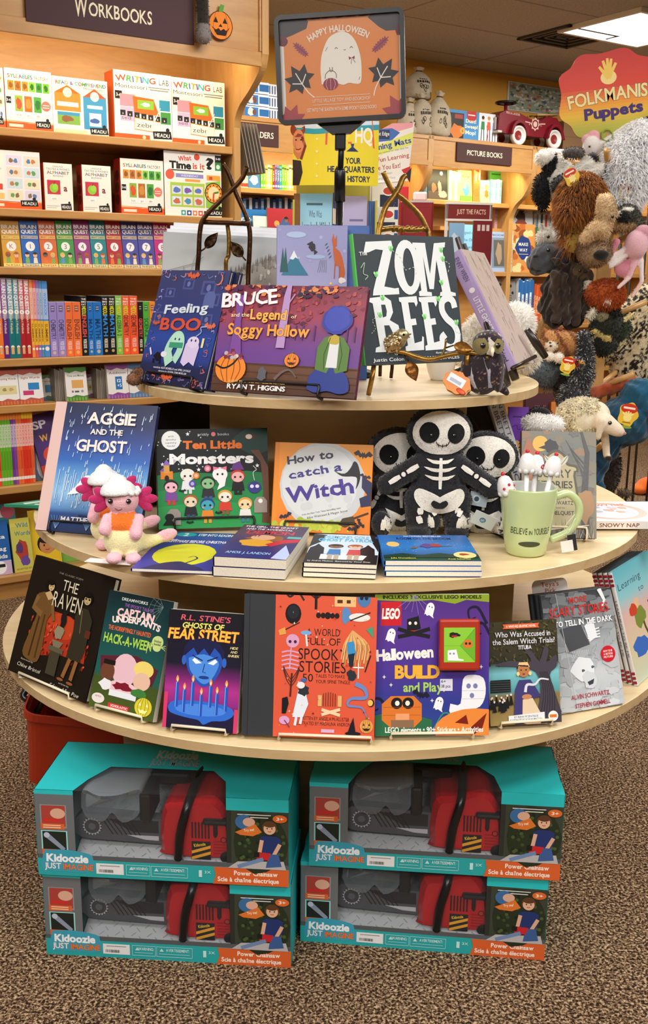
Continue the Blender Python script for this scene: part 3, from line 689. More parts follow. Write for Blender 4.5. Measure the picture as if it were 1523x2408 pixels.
def timeit(a):
 a.rect(0,0,1,.3,'#f1eee8');a.text('What',.36,.1,.075,'#d9452c',w=.22,wt=2,rot=.12);a.text('Time',.28,.21,.105,'#1d1b1b',w=.36,wt=3);a.text('is it',.6,.21,.09,'#d9452c',w=.2,wt=2);a.text('?',.8,.16,.16,'#1d1b1b',w=.09,wt=3);a.ell(.57,.07,.05,None,'#e0502e');a.rect(.08,.28,.68,.3,'#444')
 a.rect(.89,.02,1,.13,'#1b1a18');a.text('5-10',.945,.075,.03,'#fff',w=.08);a.rect(.89,.13,1,.26,'#3f8a4a');a.ell(.945,.2,.035,None,'#d8ead8')
 a.ell(.1,.36,.075,None,'#d95a48');a.rect(.2,.34,.68,.4,'#8f86c4');a.text('WEDNESDAY',.44,.37,.03,'#d8e4f4',w=.3);a.rect(.36,.42,.62,.46,'#e89a4a');a.rect(.1,.48,.7,.86,'#a8c84a')
 for i in range(3):
  for j in range(2):a.rect(.13+i*.19,.53+j*.17,.29+i*.19,.66+j*.17,('#d8d4ec','#cfe0f2','#f0d8cc')[(i+j)%3]);a.blob(.21+i*.19,.6+j*.17,.06,.045,('#5a78b8','#c86a4a','#7a5aa8','#4a90b0')[(i*2+j)%4],seed=i*2+j)
 a.rect(.74,.34,.98,.42,'#e8a03a');a.rect(.78,.36,.84,.41,'#c94a3a');a.poly([(.72,.46),(.98,.42),(.98,.88),(.72,.86)],'#8fc04a');a.ell(.86,.62,.16,None,'#2a2620');a.ell(.86,.62,.145,None,'#f0952a');a.ell(.86,.62,.1,None,'#f7d9a8');a.line([(.86,.62),(.95,.6)],.03,'#3f8a3c');a.line([(.86,.62),(.85,.74)],.03,'#d9452c')
 for i in range(12):a.ell(.86+.122*math.sin(i*PI/6),.62-.122*math.cos(i*PI/6)*a.W/a.H,.012,None,'#3a2c1a',n=8)
 a.rect(0,.9,1,1,'#f0ece4')
 for i,c in enumerate(('#3f9aa0','#2a4a8a','#e07a5a','#d95a48','#333')):a.rect(.28+i*.1,.91,.36+i*.1,.99,c);a.ell(.32+i*.1,.95,.02,None,'#f2efe8')
 logo(a,.88,.93,1.0)
def house(a):
 a.text('SE',.2,.13,.09,'#4a9a9a',w=.22,wt=2);a.text('sori',.16,.25,.06,'#444',w=.2,wt=0);a.text('a puzzle!',.2,.32,.03,'#999',w=.26)
 a.rect(.38,.04,1,.96,'#e9e2ea')
 for i in range(2):
  for j in range(4):a.rect(.42+i*.3,.08+j*.2,.68+i*.3,.25+j*.2,('#d8d0e4','#e8d4c4','#c8d8e0','#e4dcc0')[(i+j)%4]);[a.blob(.5+i*.3+k*.08,.17+j*.2,.035,.04,('#8a6a4a','#5a7aa0','#c07a4a','#6a9a5a')[(i+j+k)%4],seed=i+j*3+k)for k in range(2)]
 a.rect(.1,.4,.3,.5,'#8ab84a');a.rect(.2,.58,.34,.68,'#d9452c');a.ell(.14,.78,.08,None,'#4a9a4a');a.rect(.26,.74,.36,.84,'#e8c06a');strip(a);logo(a,.78,.9,1.0)
def dots(a):
 for q in range(3):a.ell(.5,.3+q*.22,.3,None,'#5a1a14')
WL='white literacy game carton with a colourful title'
for x0,x1,yb,yt,T,side,art,lab,gi in(
(-62,14,292,157,.05,'#cf5a1e',house,'white game carton cut off by the photo edge on the lit top shelf',0),
(17,126,310,166,.05,'#cf5a1e',syll,'white game carton with green and brown picture cards on the lit top shelf',0),
(127,256,318,186,.05,'#cf5a1e',readc,'game carton with an orange house and a blue house on its cover',0),
(271,405,327,172,.09,'#d8602a',writl,'tall white writing game carton with an orange side, middle of the lit shelf',0),
(406,529,333,189,.07,'#c96a2a',writl,'white writing game carton at the right end of the lit top shelf',0),
(-38,99,490,355,.06,'#cf5a1e',house,'white game carton with a house of little rooms, left end of the second shelf',1),
(107,173,490,385,.05,'#c8501e',alpha,'small white alphabet game carton with a green apple, left one of the pair',1),
(196,263,494,390,.06,'#a3281c',alpha,'small white alphabet game carton with a green apple and a dark red side',1),
(286,386,498,376,.07,'#a3281c',syll,'game carton with picture cards and a dark red side on the second shelf',1),
(388,521,507,359,.08,'#3a2a22',timeit,'clock game carton with an orange dial, right end of the second shelf',1)):
 p,W,H=px_box(x0,x1,yb,yt,SHZ[gi])
 carton('game_box',lab,'game box',AX(p),W,H,T,'#efe9df',side,art,'boxed learning games in the bookcase',dots if side=='#a3281c' else None)
QC=[('K','#d9a02c','yellow'),('1','#1d62b8','blue'),('2','#d9692a','orange'),('3','#3f9640','green'),('4','#96307c','plum'),('5','#17828a','teal'),('6','#b3202e','red'),('7','#4a4a9c','violet'),('7','#4a4a9c','violet'),('8','#c2247a','magenta')]
QX=[9,54.5,98,138.5,179,217.5,255,292,329.5,367,404]
def tiltM(p,deg,yaw=0.0):
 R=Matrix.Rotation(-math.radians(deg),4,'X')@Matrix.Identity(4)
 return AX(p)@Matrix.Rotation(yaw,4,'Y')@R
for i,(n_,col,cn)in enumerate(QC):
 def art(a,n_=n_,col=col):
  a.rect(0,0,1,.42,mix(col,'#202040',.25));a.text('BRAIN',.5,.13,.075,'#efe6dc',w=.86,wt=2);a.text('QUEST',.5,.235,.075,'#efe6dc',w=.86,wt=2);a.rect(.04,.32,.96,.39,mix(col,'#ffe27a',.5));a.text('SMART CARDS',.5,.355,.04,mix(col,'#222',.4),w=.84)
  a.ell(.5,.555,.26,None,'#f4f1ea');a.text(n_,.5,.555,.1,mix(col,'#333',.5),wt=0)
  r=random.Random(ord(n_));
  for e in(.28,.72):a.head(e,.74,.13,r.choice(['#f0c49a','#8a5a3a','#e8b088']),r.choice(['#5a341a','#e0b848','#2a1a12','#b5531e']));a.poly([(e-.12,.92),(e-.09,.8),(e+.09,.8),(e+.12,.92)],r.choice(['#e8d8b8','#5a8ac0','#d9702c','#7aa84a']))
  a.rect(0,.93,1,1,mix(col,'#f4e08a',.65));a.text('The #1 Q.&.A.',.5,.965,.035,'#4a3a1a',w=.8)
 s0,s1=onA(QX[i],630,-.03)[0],onA(QX[i+1],630,-.03)[0];zt=onA(QX[i]-10,519,-.05)[1]
 lab='slim %s pack of quiz cards marked %s in the row of packs'%(cn,n_)
 if n_=='7':lab='slim violet pack of quiz cards marked 7, %s'%('next to the red 6' if i==7 else 'next to the magenta pack')
 if n_=='8':lab='slim magenta pack of quiz cards half hidden behind the dark blue ghost book'
 carton('card_pack',lab,'card pack',tiltM(PA((s0+s1)/2,-.03,SHZ[2]+.001),9),(s1-s0)*.97,(zt-SHZ[2])/math.cos(math.radians(9)),.035,col,mix(col,'#000',.3),art,'quiz card packs on the third shelf')
def spine_book(name,label,M,T,H,D,col,art=None,group=None,page='#efe6d2',cat='book'):
 """shelved spine outward: local x across the spine, y up, z out"""
 c=MB();c.box(-T/2,T/2,0,H,-D,0,col,m=0)
 c.box(-T/2+.0012,T/2-.0012,.001,H+.0003,-D+.001,-.002,page,m=1)
 if art:art(Art(c,T,H,(Vector((-T/2,0,0)),Vector((1,0,0)),Vector((0,1,0)),Vector((0,0,1)))))
 o=c.obj(name,[M_PRINT,M_PAGES]);o.matrix_world=M
 return tag(o,label,cat,group)
def vt(a,t,y,h,col,L,wt=1,x=.5):
 """lettering running down a spine"""
 L0,tw=layout(t);sc=h*a.W/CAP
 k=L*a.H/tw
 a.up()
 for ch,ox,mid in L0:
  g,fs=GL[(wt,ch)]
  if len(g)==0:continue
  V=[a.pt(x+(p[1]-CAP/2)*sc/a.W,y-L/2+(p[0]+ox)*k/a.H)for p in g]
  a.mb.add(V,fs,col,a.m)
q=lambda x:x/3.8075
WBK=[(-8,40,'#8b2a7e','#e8742a','4'),(40,93,'#7a2a86','#5a1e78','4'),(93,147,'#15808a','#0f6f74','5'),(147,195,'#15808a','#0f6f74','5'),(195,242,'#c02630','#a81a26','6'),(242,291,'#c02630','#a81a26','6'),
(292,320,'#e88a4a','#e8b030',''),(321,350,'#d85a5a','#e8b030',''),(351,377,'#8a6ab4','#e8b030',''),(378,403,'#4a8ab8','#e8b030',''),(404,452,'#4a8ad0','#e8b030','')]
WN=['first plum','second plum','left teal','right teal','left red','right red','thin peach','thin rose','thin lilac','thin blue','pale blue end']
for i,(x0,x1,c1,c2,n_)in enumerate(WBK):
 def art(a,c1=c1,c2=c2,n_=n_):
  if n_:
   a.rect(.06,0,.94,.55,mix(c1,'#f2eef0',.25));a.rect(0,.5,1,1,c2);vt(a,'BRAIN QUEST',.2,.62,'#f4eef0',.36,2);a.ell(.5,.415,.44,None,'#f4f0ea');a.text(n_,.5,.415,.022,'#555');vt(a,'Grade %s Workbook'%n_,.57,.4,'#f0e0c0',.24);a.ell(.5,.86,.3,None,'#f2ead8');a.rect(.25,.86,.75,.95,'#d8a878')
  else:a.rect(0,.52,1,.84,c2);a.rect(0,.1,1,.5,mix(c1,'#ffffff',.35));vt(a,'WORKBOOK',.3,.5,c1,.3,1);vt(a,'SUMMER',.68,.5,'#7a5a1a',.24);a.ell(.5,.89,.4,None,'#f2ead8')
 s0,s1=onA(q(x0),836,-.03)[0],onA(q(x1),836,-.03)[0];zt=onA(30,654,-.03)[1]
 lab='%s workbook spine %s on the fourth shelf'%(WN[i],'with a white number circle' if n_ else 'with a yellow lower band')
 spine_book('workbook',lab,AX(PA((s0+s1)/2,-.03,SHZ[3]+.001)),(s1-s0)*.97,zt-SHZ[3]-i*.0012,.21,c1,art,'workbooks on the fourth shelf')
NB=[(456,525,'#9a86c8',0,'CHEMISTRY','left one of the lilac pair'),(526,598,'#9a86c8',0,'CHEMISTRY','right one of the lilac pair'),(599,664,'#f0713a',0,'ENGLISH','left one of the short orange pair'),(665,738,'#f0713a',0,'ENGLISH','right one of the short orange pair'),(739,796,'#1b1a20',1,'ENGLISH','black with red lettering'),
(797,848,'#1f72c4',0,'MATH','left one of the bright blue pair'),(849,924,'#1f72c4',0,'MATH','right one of the bright blue pair'),(925,984,'#17161c',1,'MATH','left one of the black pair with blue lettering'),(985,1045,'#17161c',1,'MATH','right one of the black pair with blue lettering'),(1046,1106,'#7cc04a',1,'ALGEBRA 2','apple green, beside the black pair'),
(1107,1170,'#ee5a34',1,'GEOMETRY','left one of the tall red orange pair'),(1171,1243,'#ee5a34',1,'GEOMETRY','right one of the tall red orange pair'),(1244,1290,'#241416',0,'GEOMETRY','black with red, before the green one'),(1291,1346,'#4fae3e',0,'SCIENCE','bright green beside the ghost book'),(1347,1400,'#ee8a2a',0,'HISTORY','orange, peeping past the ghost book')]
for x0,x1,col,tall,t_,nm in NB:
 def art(a,col=col,tall=tall,t_=t_):
  dk=lin(col)[1]<.02
  if tall:a.text('THE',.5,.05,.025,'#efe9da',w=.7,wt=2);a.text('BIG',.5,.095,.028,'#efe9da',w=.7,wt=2);a.text('FAT',.5,.14,.028,'#efe9da',w=.7,wt=2);vt(a,'MIDDLE',.25,.6,'#d8d030',.16,2)
  else:a.rect(.25,.06,.75,.18,mix(col,'#333',.6));a.rect(.32,.09,.68,.1,'#ddd');a.rect(.32,.13,.68,.14,'#ddd')
  vt(a,t_,.5,.62,('#e0504a' if t_ in('ENGLISH','GEOMETRY')else '#3a8ad8')if dk else mix(col,'#101020',.72),.36,2)
  vt(a,'WORK BOOK',.8,.5,'#e8e2d8' if dk else mix(col,'#fff',.55),.16,2);a.ell(.5,.93,.22,None,mix(col,'#e8d080',.6))
 s0,s1=onA(q(x0),833,-.03)[0],onA(q(x1),833,-.03)[0];zt=onA(q(700),697 if tall else 711,-.03)[1]
 spine_book('study_book','thick study book spine, '+nm,AX(PA((s0+s1)/2,-.03,SHZ[3]+.001)),(s1-s0)*.97,zt-SHZ[3],.19,col,art,'study books on the fourth shelf')
def flash(c1,c2,t_,k):
 def art(a):
  a.poly([(0,0),(1,0),(1,.12),(.8,.16),(.5,.11),(.2,.17),(0,.13)],c1);a.text(t_,.5,.25,.06,mix(c1,'#444',.3),w=.8,wt=1)
  a.poly([(0,1),(1,1),(1,.84),(.8,.87),(.45,.82),(.2,.88),(0,.86)],c1)
  for i in range(7):a.rect(i/7,.9,i/7+.07,1,c2)
  if k==0:a.rect(.1,.45,.9,.7,'#d8cf98');a.blob(.35,.56,.1,.05,'#a88a5a',seed=1);a.blob(.65,.56,.1,.05,'#c8a060',seed=2)
  if k==1:a.rect(.38,.4,.85,.6,'#2a82c4');a.rect(.15,.62,.6,.75,'#c8386e')
  if k==2:a.rect(.28,.38,.82,.62,'#e0a860');a.ell(.3,.72,.05,None,'#777');a.ell(.75,.72,.06,None,'#999');a.rect(.4,.7,.6,.75,'#555')
  if k==3:a.rect(.38,.36,.7,.74,'#2a72b4');a.text('12',.56,.48,.09,'#fff',w=.18);a.text('+5',.56,.62,.09,'#fff',w=.2)
  if k==4:a.rect(.3,.4,.8,.7,'#5a9ad0')
 return art
for x0,x1,yb,yt,c1,c2,t_,k,fw,lab in(
(-4,48,952,871,'#b5584a','#d9702c','Rhyming Words',0,-.02,'white pack of rhyming flash cards with a red brown border'),(49,104,948,868,'#b5584a','#d9702c','Sight Words',1,-.02,'white flash card pack with blue and pink cards on its front'),
(100,130,946,882,'#6a8a5a','#2a72b4','Facts',4,-.10,'shaded flash card pack set back beside the sight word pack'),(158,208,940,864,'#4f8a3c','#7ab04a','Time and Money',2,-.02,'pale flash card pack with a green border and a clock'),
(206,230,940,880,'#8a5a7a','#8a6a9a','Letter',0,-.10,'shaded flash card pack set back between green and purple packs'),(256,305,937,857,'#8a4a94','#a86ab4','Addition',3,-.02,'flash card pack with a purple border and a blue sum'),(306,358,934,855,'#5a78a8','#7a9ac0','Numbers',4,-.02,'flash card pack with a blue border beside the addition pack')):
 p,W,H=px_box(x0,x1,yb,yt,SHZ[4],fw)
 carton('flash_card_pack',lab,'flash cards',tiltM(p,8),W,H,.02,'#ece8e4','#cfc8c0',flash(c1,c2,t_,k),'flash card packs on the fifth shelf')
for g0,n_,lab in((131,7,'left of the green pack'),(229,6,'left of the purple pack')):
 for i in range(n_):
  s0=onA(g0+i*4,942,-.05)[0];s1=onA(g0+i*4+3.4,942,-.05)[0];zt=onA(g0,868,-.05)[1]
  spine_book('flash_card_pack','thin grey edge of a flash card pack in the row '+lab,AX(PA((s0+s1)/2,-.05,SHZ[4]+.001)),s1-s0,zt-SHZ[4]-.004*(i%3),.1,vary('#8a8478',.2),None,'grey edges of packs '+lab,cat='flash cards')
SIX=[('#e84a3a','#d8301e'),('#e84a3a','#d8301e'),('#6ab52e','#5aa01e'),('#6ab52e','#5aa01e'),('#6ab52e','#5aa01e'),('#6ab52e','#5aa01e'),('#7a3f96','#6a2f86'),('#8a4fa6','#7a3f96'),('#e8703a','#e05a2a'),('#e8703a','#e0402a'),('#e8402a','#d8301e'),('#e8402a','#d8301e'),('#e8502a','#d8301e'),('#e8704a','#e05a2a')]
for i,(c1,c2)in enumerate(SIX):
 def art(a,c1=c1,c2=c2,i=i):a.rect(0,.06,1,.14,'#f2c42a' if i>9 else '#f08a3a');a.rect(0,.2,1,.5,mix(c1,'#f4ece4',.55));a.rect(.2,.55,.8,.8,c2);a.rect(0,.9,1,.94,'#f4ece4');vt(a,'PHONICS',.35,.5,c1,.24)
 s0,s1=onA(-8+i*6.6,1134,-.03)[0],onA(-8+(i+1)*6.6,1134,-.03)[0];zt=onA(40,961,-.03)[1]
 cn=['red','red','green','green','green','green','purple','purple','orange','orange','red orange','red orange','red orange','coral'][i]
 spine_book('reader_book','thin %s reader spine in the row on the sixth shelf'%cn,AX(PA((s0+s1)/2,-.03,SHZ[5]+.001)),(s1-s0)*.95,zt-SHZ[5],.2,c1,art,'thin %s readers on the sixth shelf'%cn)
def a1(a):a.text('LO',.5,.2,.09,'#e8e8e8',w=.6,wt=1);a.blob(.5,.7,.35,.25,'#c8ccd4',seed=2);a.ell(.4,.5,.2,None,'#3a6ab0')
def a2(a):a.text('SP',.36,.16,.11,'#efe9f4',w=.5,wt=2);a.text('W',.4,.36,.09,'#f0b42a',w=.3,wt=2);a.ell(.5,.62,.3,None,'#d8402a');a.rect(0,.75,1,1,'#c83020')
p,W,H=px_box(84,124,1137,985,SHZ[5],-.06);carton('book','grey blue book with white letters behind the purple one on the sixth shelf','book',tiltM(p,10),W,H,.01,'#56657c','#444',a1)
p,W,H=px_box(107,170,1133,968,SHZ[5],-.04);carton('book','purple book with large white letters leaning on the sixth shelf','book',tiltM(p,14)@Matrix.Rotation(.16,4,'Z'),W,H,.01,'#4a2a72','#333',a2)
p,W,H=px_box(370,470,1137,950,SHZ[5],-.04)
def a3(a):a.rect(0,0,1,.25,'#c8202a');a.rect(0,.2,1,.5,'#b8b83a');a.text('On',.3,.3,.1,'#efe9da',w=.4,wt=2)
carton('book','red and olive book glimpsed on the sixth shelf behind the black books','book',AX(PA(onA(383,1000,-.04)[0],-.04,SHZ[5])),.19,onA(383,948,-.04)[1]-SHZ[5],.01,'#8a8a30','#333',a3)
def b1(a):a.text('Kids',.62,.66,.07,'#f0e8e0',w=.5,wt=2);a.text('rica',.6,.3,.07,'#f4f0ea',w=.5,wt=2);a.text('guag',.6,.52,.07,'#f4f0ea',w=.5,wt=2);a.rect(0,.74,1,1,'#c8b0cc');a.ell(.55,.86,.25,None,'#f2f2f2');a.rect(.35,.8,.75,.86,'#222')
def b2(a):a.rect(0,0,1,.15,'#d9d05a');a.text('Wild',.6,.13,.08,'#4a7a8a',w=.6,wt=1);a.text('Words',.6,.28,.08,'#4a7a8a',w=.8,wt=1);a.blob(.5,.62,.32,.2,'#b5402a',seed=3);a.blob(.4,.55,.18,.12,'#5a3a6a',seed=4);a.blob(.6,.8,.22,.1,'#6a4a9a',seed=6);a.text('ADAPTED BY',.5,.94,.03,'#a84a1a',w=.8)
def b3(a):a.head(.55,.62,.3,'#c98a52','#1a1614');a.rect(.2,.88,.9,1,'#f0c83a');a.ell(.55,1.0,.2,None,'#2a9a9a')
def b4(a):a.rect(0,0,1,.3,'#3a8a8a');a.rect(.1,.1,.9,.2,'#dfe4e0');a.text('Sign',.5,.32,.08,'#1a4a5a',w=.6);a.ell(.8,.12,.18,None,'#c85a6a')
for x0,x1,yb,yt,fw,col,art,lab in((-40,52,1346,1190,-.10,'#1d7a86',b4,'teal activity book standing behind the blue one on the lowest shelf'),(-30,31,1356,1228,-.03,'#1f5ea8',b1,'blue language book cut off by the photo edge on the lowest shelf'),(36,82,1351,1221,-.03,'#c8c45a',b2,'yellow green picture book with a red figure on the lowest shelf'),(80,148,1344,1200,-.06,'#e8c42a',b3,'yellow book with a dark haired child on its cover on the lowest shelf'),(146,215,1335,1195,-.08,'#7ab04a',None,'green book at the right of the lowest shelf')):
 p,W,H=px_box(x0,x1,yb,yt,SHZ[6],fw);carton('book',lab,'book',tiltM(p,12),W,H,.012,col,'#777',art,'cover-out books on the lowest shelf')
s0,z0=onA(518,60,FH+.011);R_=.052
pk=MB();
def roundpoly(rx,ry,n=28):return[(rx*math.cos(2*PI*i/n),ry*math.sin(2*PI*i/n))for i in range(n)]
pk.prism(roundpoly(R_*1.0,R_*.98),0,.002,WORLDF,'#e07a1e');a=Art(pk,2*R_,2*R_,(Vector((-R_,-R_,.002)),Vector((1,0,0)),Vector((0,1,0)),Vector((0,0,1))),clip=False)
a.ell(.5,.5,.5,None,'#3a1a08');a.ell(.5,.5,.47,None,'#e8842a');a.poly([(.42,.02),(.5,-.22),(.66,-.2),(.6,.04)],'#5a9a3a')
for e in(.3,.68):a.poly([(e-.1,.42),(e+.1,.42),(e,.22)],'#241206')
a.poly([(.42,.55),(.58,.55),(.5,.44)],'#241206');a.poly([(.12,.55),(.3,.66),(.42,.6),(.5,.68),(.62,.6),(.72,.66),(.88,.52),(.7,.84),(.34,.84)],'#241206')
for q_ in(.3,.7):a.curve([(q_,.06),(q_+(q_-.5)*.5,.5),(q_,.94)],.02,'#b85a14')
o=pk.obj('pumpkin_cutout',M_MATTE);o.matrix_world=AX(PA(s0,FH+.011,z0));tag(o,'orange paper jack-o-lantern cut-out on the bookcase header','paper cut-out')
# ================================================= wall bookcases beyond the table
CB=-.20
def onCz(px,py,f=CB):return onC(px,py,f)
zC1=sum(onC(x,y,CB)[1]for x,y in((1000,472),(1200,475)))/2
zC2=onC(1200,640,CB)[1];zC3=onC(1210,765,CB)[1]
HB,HT=1.985,2.166
def wall_bay(s0,s1,label,text,sg,name='bookcase'):
 t=thing(name,label,'bookcase',frameM(PC((s0+s1)/2,0,0),U,-N,Z));w=(s1-s0)/2
 for z in(zC1,zC2,zC3,.62,.30):
  m=MB();m.box(-w+.02,w-.02,.2,.40,z-.03,z,'#c90',bev=.003);m.obj('shelf',M_MAPLE,t)
 m=MB();m.box(-w,w,.385,.40,0,HT-.03,'#c90');m.obj('back_panel',M_MAPLE,t)
 m=MB();m.box(-w,w,.21,.39,0,.08,'#c90');m.obj('plinth',M_MAPLE,t)
 m=MB();m.box(-w,w,0,.40,HT-.025,HT,'#c90',bev=.003);m.obj('top_board',M_MAPLE,t)
 m=MB();m.box(-w+.02,w-.02,.006,.02,HB,HT-.025,'#c90');m.box(-w+.02,w-.02,-.002,.006,HB,HB+.03,'#c90');hd=m.obj('header',M_MAPLE,t)
 if text:
  a,b,z0,z1=sg
  c=MB();c.box(a,b,-.006,.006,z0,z1,'#4a2f2b')
  ar=Art(c,b-a,z1-z0,(Vector((a,-.006,z0)),Vector((1,0,0)),Z,Vector((0,-1,0))));text(ar);c.obj('sign_board',M_MATTE,hd)
 prof=smooth([(0,HB+.02),(.01,HB-.05),(.07,HB-.14),(.15,HB-.20),(.195,HB-.27),(.2,HB-.33)],5)
 prof=[(0,HT)]+prof+[(.2,0),(.40,0),(.40,HT)]
 for s in(-w,w-.02):
  m=MB();m.prism(prof,0,.02,(Vector((s,0,0)),Vector((0,1,0)),Z,Vector((1,0,0))),'#c90');m.obj('side_panel',M_MAPLEV,t)
 st=MB();st.tube([Vector((-w+.06,.09,HB+.02)),Vector((w-.06,.09,HB+.02))],.010,'#fff',seg=8);st.obj('lamp_tube',M_STRIP,t)
 d=bpy.data.lights.new('bookcase_lamp','AREA');d.shape='RECTANGLE';d.size=s1-s0-.12;d.size_y=.04;d.energy=2.6;d.color=(1,.86,.45)
 o=bpy.data.objects.new('bookcase_lamp',d);C.objects.link(o);dz=(-Z*.7-N*.7).normalized();o.matrix_world=frameM(PC((s0+s1)/2,-.09,HB-.005),U,(-dz).cross(U),-dz)
 return t
def sgn(x0,y0,x1,y1,mid):
 a,zt=onC(x0,y0,.006);b,zb=onC(x1,y1,.006);return(a-mid,b-mid,zb,min(zt,HT-.026))
SB0,SB1,SB2,SB3=-1.87,-.456,.45,1.95
mid=(SB0+SB1)/2
wall_bay(SB0,SB1,'wall bookcase with the dark readers sign behind the yellow display header',lambda a:(a.text('READERS',.53,.5,.26,'#efe3c4',w=.66,wt=1,jit=.03,wob=.01)),sgn(566,286,655,347,mid))
mid=(SB1+SB2)/2
wall_bay(SB1,SB2,'wall bookcase with the picture books sign under the red toy car',lambda a:(a.text('PICTURE BOOKS',.5,.5,.26,'#efe3c4',w=.64,wt=1,jit=.03,wob=.01)),sgn(1075,334,1202,390,mid))
wall_bay(SB2,SB3,'wall bookcase behind the rack of hand puppets',None,None)
def cbook(x0,x1,yb,yt,z,fwd,label,col,art=None,T=.012,tilt=5,group=None,side='#8a8478',mat=None):
 s0,s1=onC(x0,yb,fwd)[0],onC(x1,yb,fwd)[0];zt=onC((x0+x1)/2,yt,fwd)[1]
 return carton('book',label,'book',tiltM(PC((s0+s1)/2,fwd,z+.001),tilt),s1-s0,zt-z,T,col,side,art,group,mat=mat)
def cspines(x0,x1,n,yb,yt,z,fwd,cols,desc,group,art=None,D=.18):
 for i in range(n):
  xa,xb=x0+(x1-x0)*i/n,x0+(x1-x0)*(i+1)/n
  s0,s1=onC(xa,yb,fwd)[0],onC(xb,yb,fwd)[0];zt=onC(xa,yt,fwd)[1];c=cols[i%len(cols)]
  def ar(a,c=c[0],i=i):
   a.rect(.1,.1,.9,.32,mix(c,'#fff',.35)if i%2 else mix(c,'#222',.4));vt(a,'STORY BOOK'[:6+i%4],.62,.5,mix(c,'#111',.6),.4)
  spine_book('book','%s book spine %s'%(c[1],desc),AX(PC((s0+s1)/2,fwd,z+.001)),(s1-s0)*.95,(zt-z)*(1-.03*(i%3)),D,c[0],art or ar,'%s spines %s'%(c[1],group))
f=CB-.03
def darkcov(a):a.ell(.7,.12,.08,None,'#e8e0c8');a.rect(0,.72,1,1,'#4a3a2a');a.blob(.3,.6,.12,.16,'#b5562a',seed=2);a.blob(.6,.58,.1,.2,'#8a8078',seed=5);a.blob(.75,.82,.2,.12,'#d8c88a',seed=6)
def mont(a):a.text('Winter',.5,.2,.09,'#b8443a',w=.7,wt=2);a.text('Stories',.5,.34,.07,'#2a6a8a',w=.7,wt=2);a.blob(.5,.62,.3,.2,'#4a8ac0',seed=3);a.blob(.4,.5,.12,.1,'#e0c08a',seed=4);a.rect(0,.82,1,1,'#6aa83a')
def greenc(a):a.rect(.1,.08,.8,.12,'#1f5a1a');a.blob(.6,.68,.34,.4,'#1c2018',seed=4);a.blob(.75,.4,.2,.14,'#16180f',seed=7)
def animal(a):a.rect(0,.62,1,1,'#f0c890');a.blob(.3,.45,.18,.22,'#d8cfa0',seed=2);a.blob(.7,.6,.2,.2,'#c8702c',seed=8);a.blob(.7,.3,.16,.14,'#9aa84a',seed=9)
cbook(1007,1052,466,398,zC1,f,'black cover picture book with small animals on the lit picture book shelf','#17130f',darkcov,T=.02)
cspines(1054,1081,4,466,400,zC1,f,[('#b8d8c8','pale green'),('#c8d890','pale lime')],'beside the black picture book','on the lit picture book shelf')
cbook(1082,1110,468,400,zC1,f,'pale green story book with a blue figure on the lit picture book shelf','#9acb7a',mont)
cspines(1111,1127,4,470,400,zC1,f,[('#e87a3a','orange')],'between two face-out picture books','on the lit picture book shelf')
cbook(1128,1151,470,424,zC1,f,'cream and orange picture book with animals on the lit shelf','#f2e4c4',animal)
cbook(1152,1197,472,402,zC1,f-.06,'bright green picture book with a black shape, right of the lit shelf','#4a9a3a',greenc,T=.02)
cspines(1152,1178,5,471,422,zC1,f,[('#8ac8e0','sky blue'),('#e8f0f0','white')],'before the bright green picture book','on the lit picture book shelf')
cspines(1199,1218,4,473,410,zC1,f,[('#2a5a8a','blue'),('#f0d020','yellow'),('#f0d020','yellow'),('#e8c818','yellow')],'at the right end of the lit shelf','at the right end of the lit shelf')
cspines(985,1003,2,466,415,zC1,f,[('#d86a3a','orange'),('#4a7a9a','blue')],'at the left end of the lit picture shelf','at the left end of the lit picture shelf')
cspines(562,583,4,450,392,zC1,f,[('#ded6cc','white')],'with red feet in the readers bay','in the readers bay',art=lambda a:(a.rect(0,.78,1,.95,'#c8402a'),vt(a,'READER',.4,.5,'#555',.4)))
def bluec(a):a.rect(0,0,1,.3,'#1f5aa0');a.text('EASY',.5,.12,.09,'#fff',w=.7,wt=2);a.text('SCIENCE',.5,.26,.06,'#cfe4f4',w=.8);a.blob(.5,.65,.35,.2,'#f0f0ea',seed=3)
cbook(584,612,450,388,zC1,f,'blue and white reader with its cover outward in the readers bay','#3a78b8',bluec)
cspines(613,690,14,453,388,zC1,f,[('#6ab83a','green'),('#6ab83a','green'),('#e8d840','yellow'),('#e8e0c0','cream'),('#f0c020','yellow'),('#8a3a3a','dark red'),('#7a4a9a','purple'),('#4a6ab0','blue'),('#3a9a9a','teal')],'in the readers row','in the readers row',art=lambda a:(a.rect(0,.1,1,.16,'#333'),vt(a,'LEVEL',.45,.4,'#f4f0e4',.45),a.ell(.5,.86,.42,None,'#f4f0e4')))
cspines(565,690,18,505,465,zC2+.25,CB-.1,[('#1f3a6a','navy'),('#4a8ac0','blue'),('#23304a','dark blue'),('#c8d0d8','pale grey'),('#16305a','navy'),('#2a4a7a','blue')],'in the shaded row under the readers','in the shaded row under the readers')
def chal(a):a.text('WORLD CHALLENGES',.5,.25,.1,'#f4f0e4',w=.9,wt=2);a.text('ON EVERY PAGE',.45,.45,.1,'#f4f0e4',w=.7,wt=2)
cbook(562,640,560,492,zC2+.10,CB,'blue book with white capitals leaning under the readers shelf','#1f6aa8',chal)
cbook(598,645,560,508,zC2+.10,CB+.05,'white book with a green figure before the blue one','#e4e0d4',lambda a:(a.rect(.3,.3,.7,.8,'#4a8a5a')))
def redc(a):a.ell(.35,.35,.1,None,'#e89a4a');a.blob(.65,.4,.2,.16,'#3a5a8a',seed=3);a.blob(.45,.6,.2,.1,'#8ab0d0',seed=5);a.head(.72,.25,.08,'#8a5a3a','#1a1210')
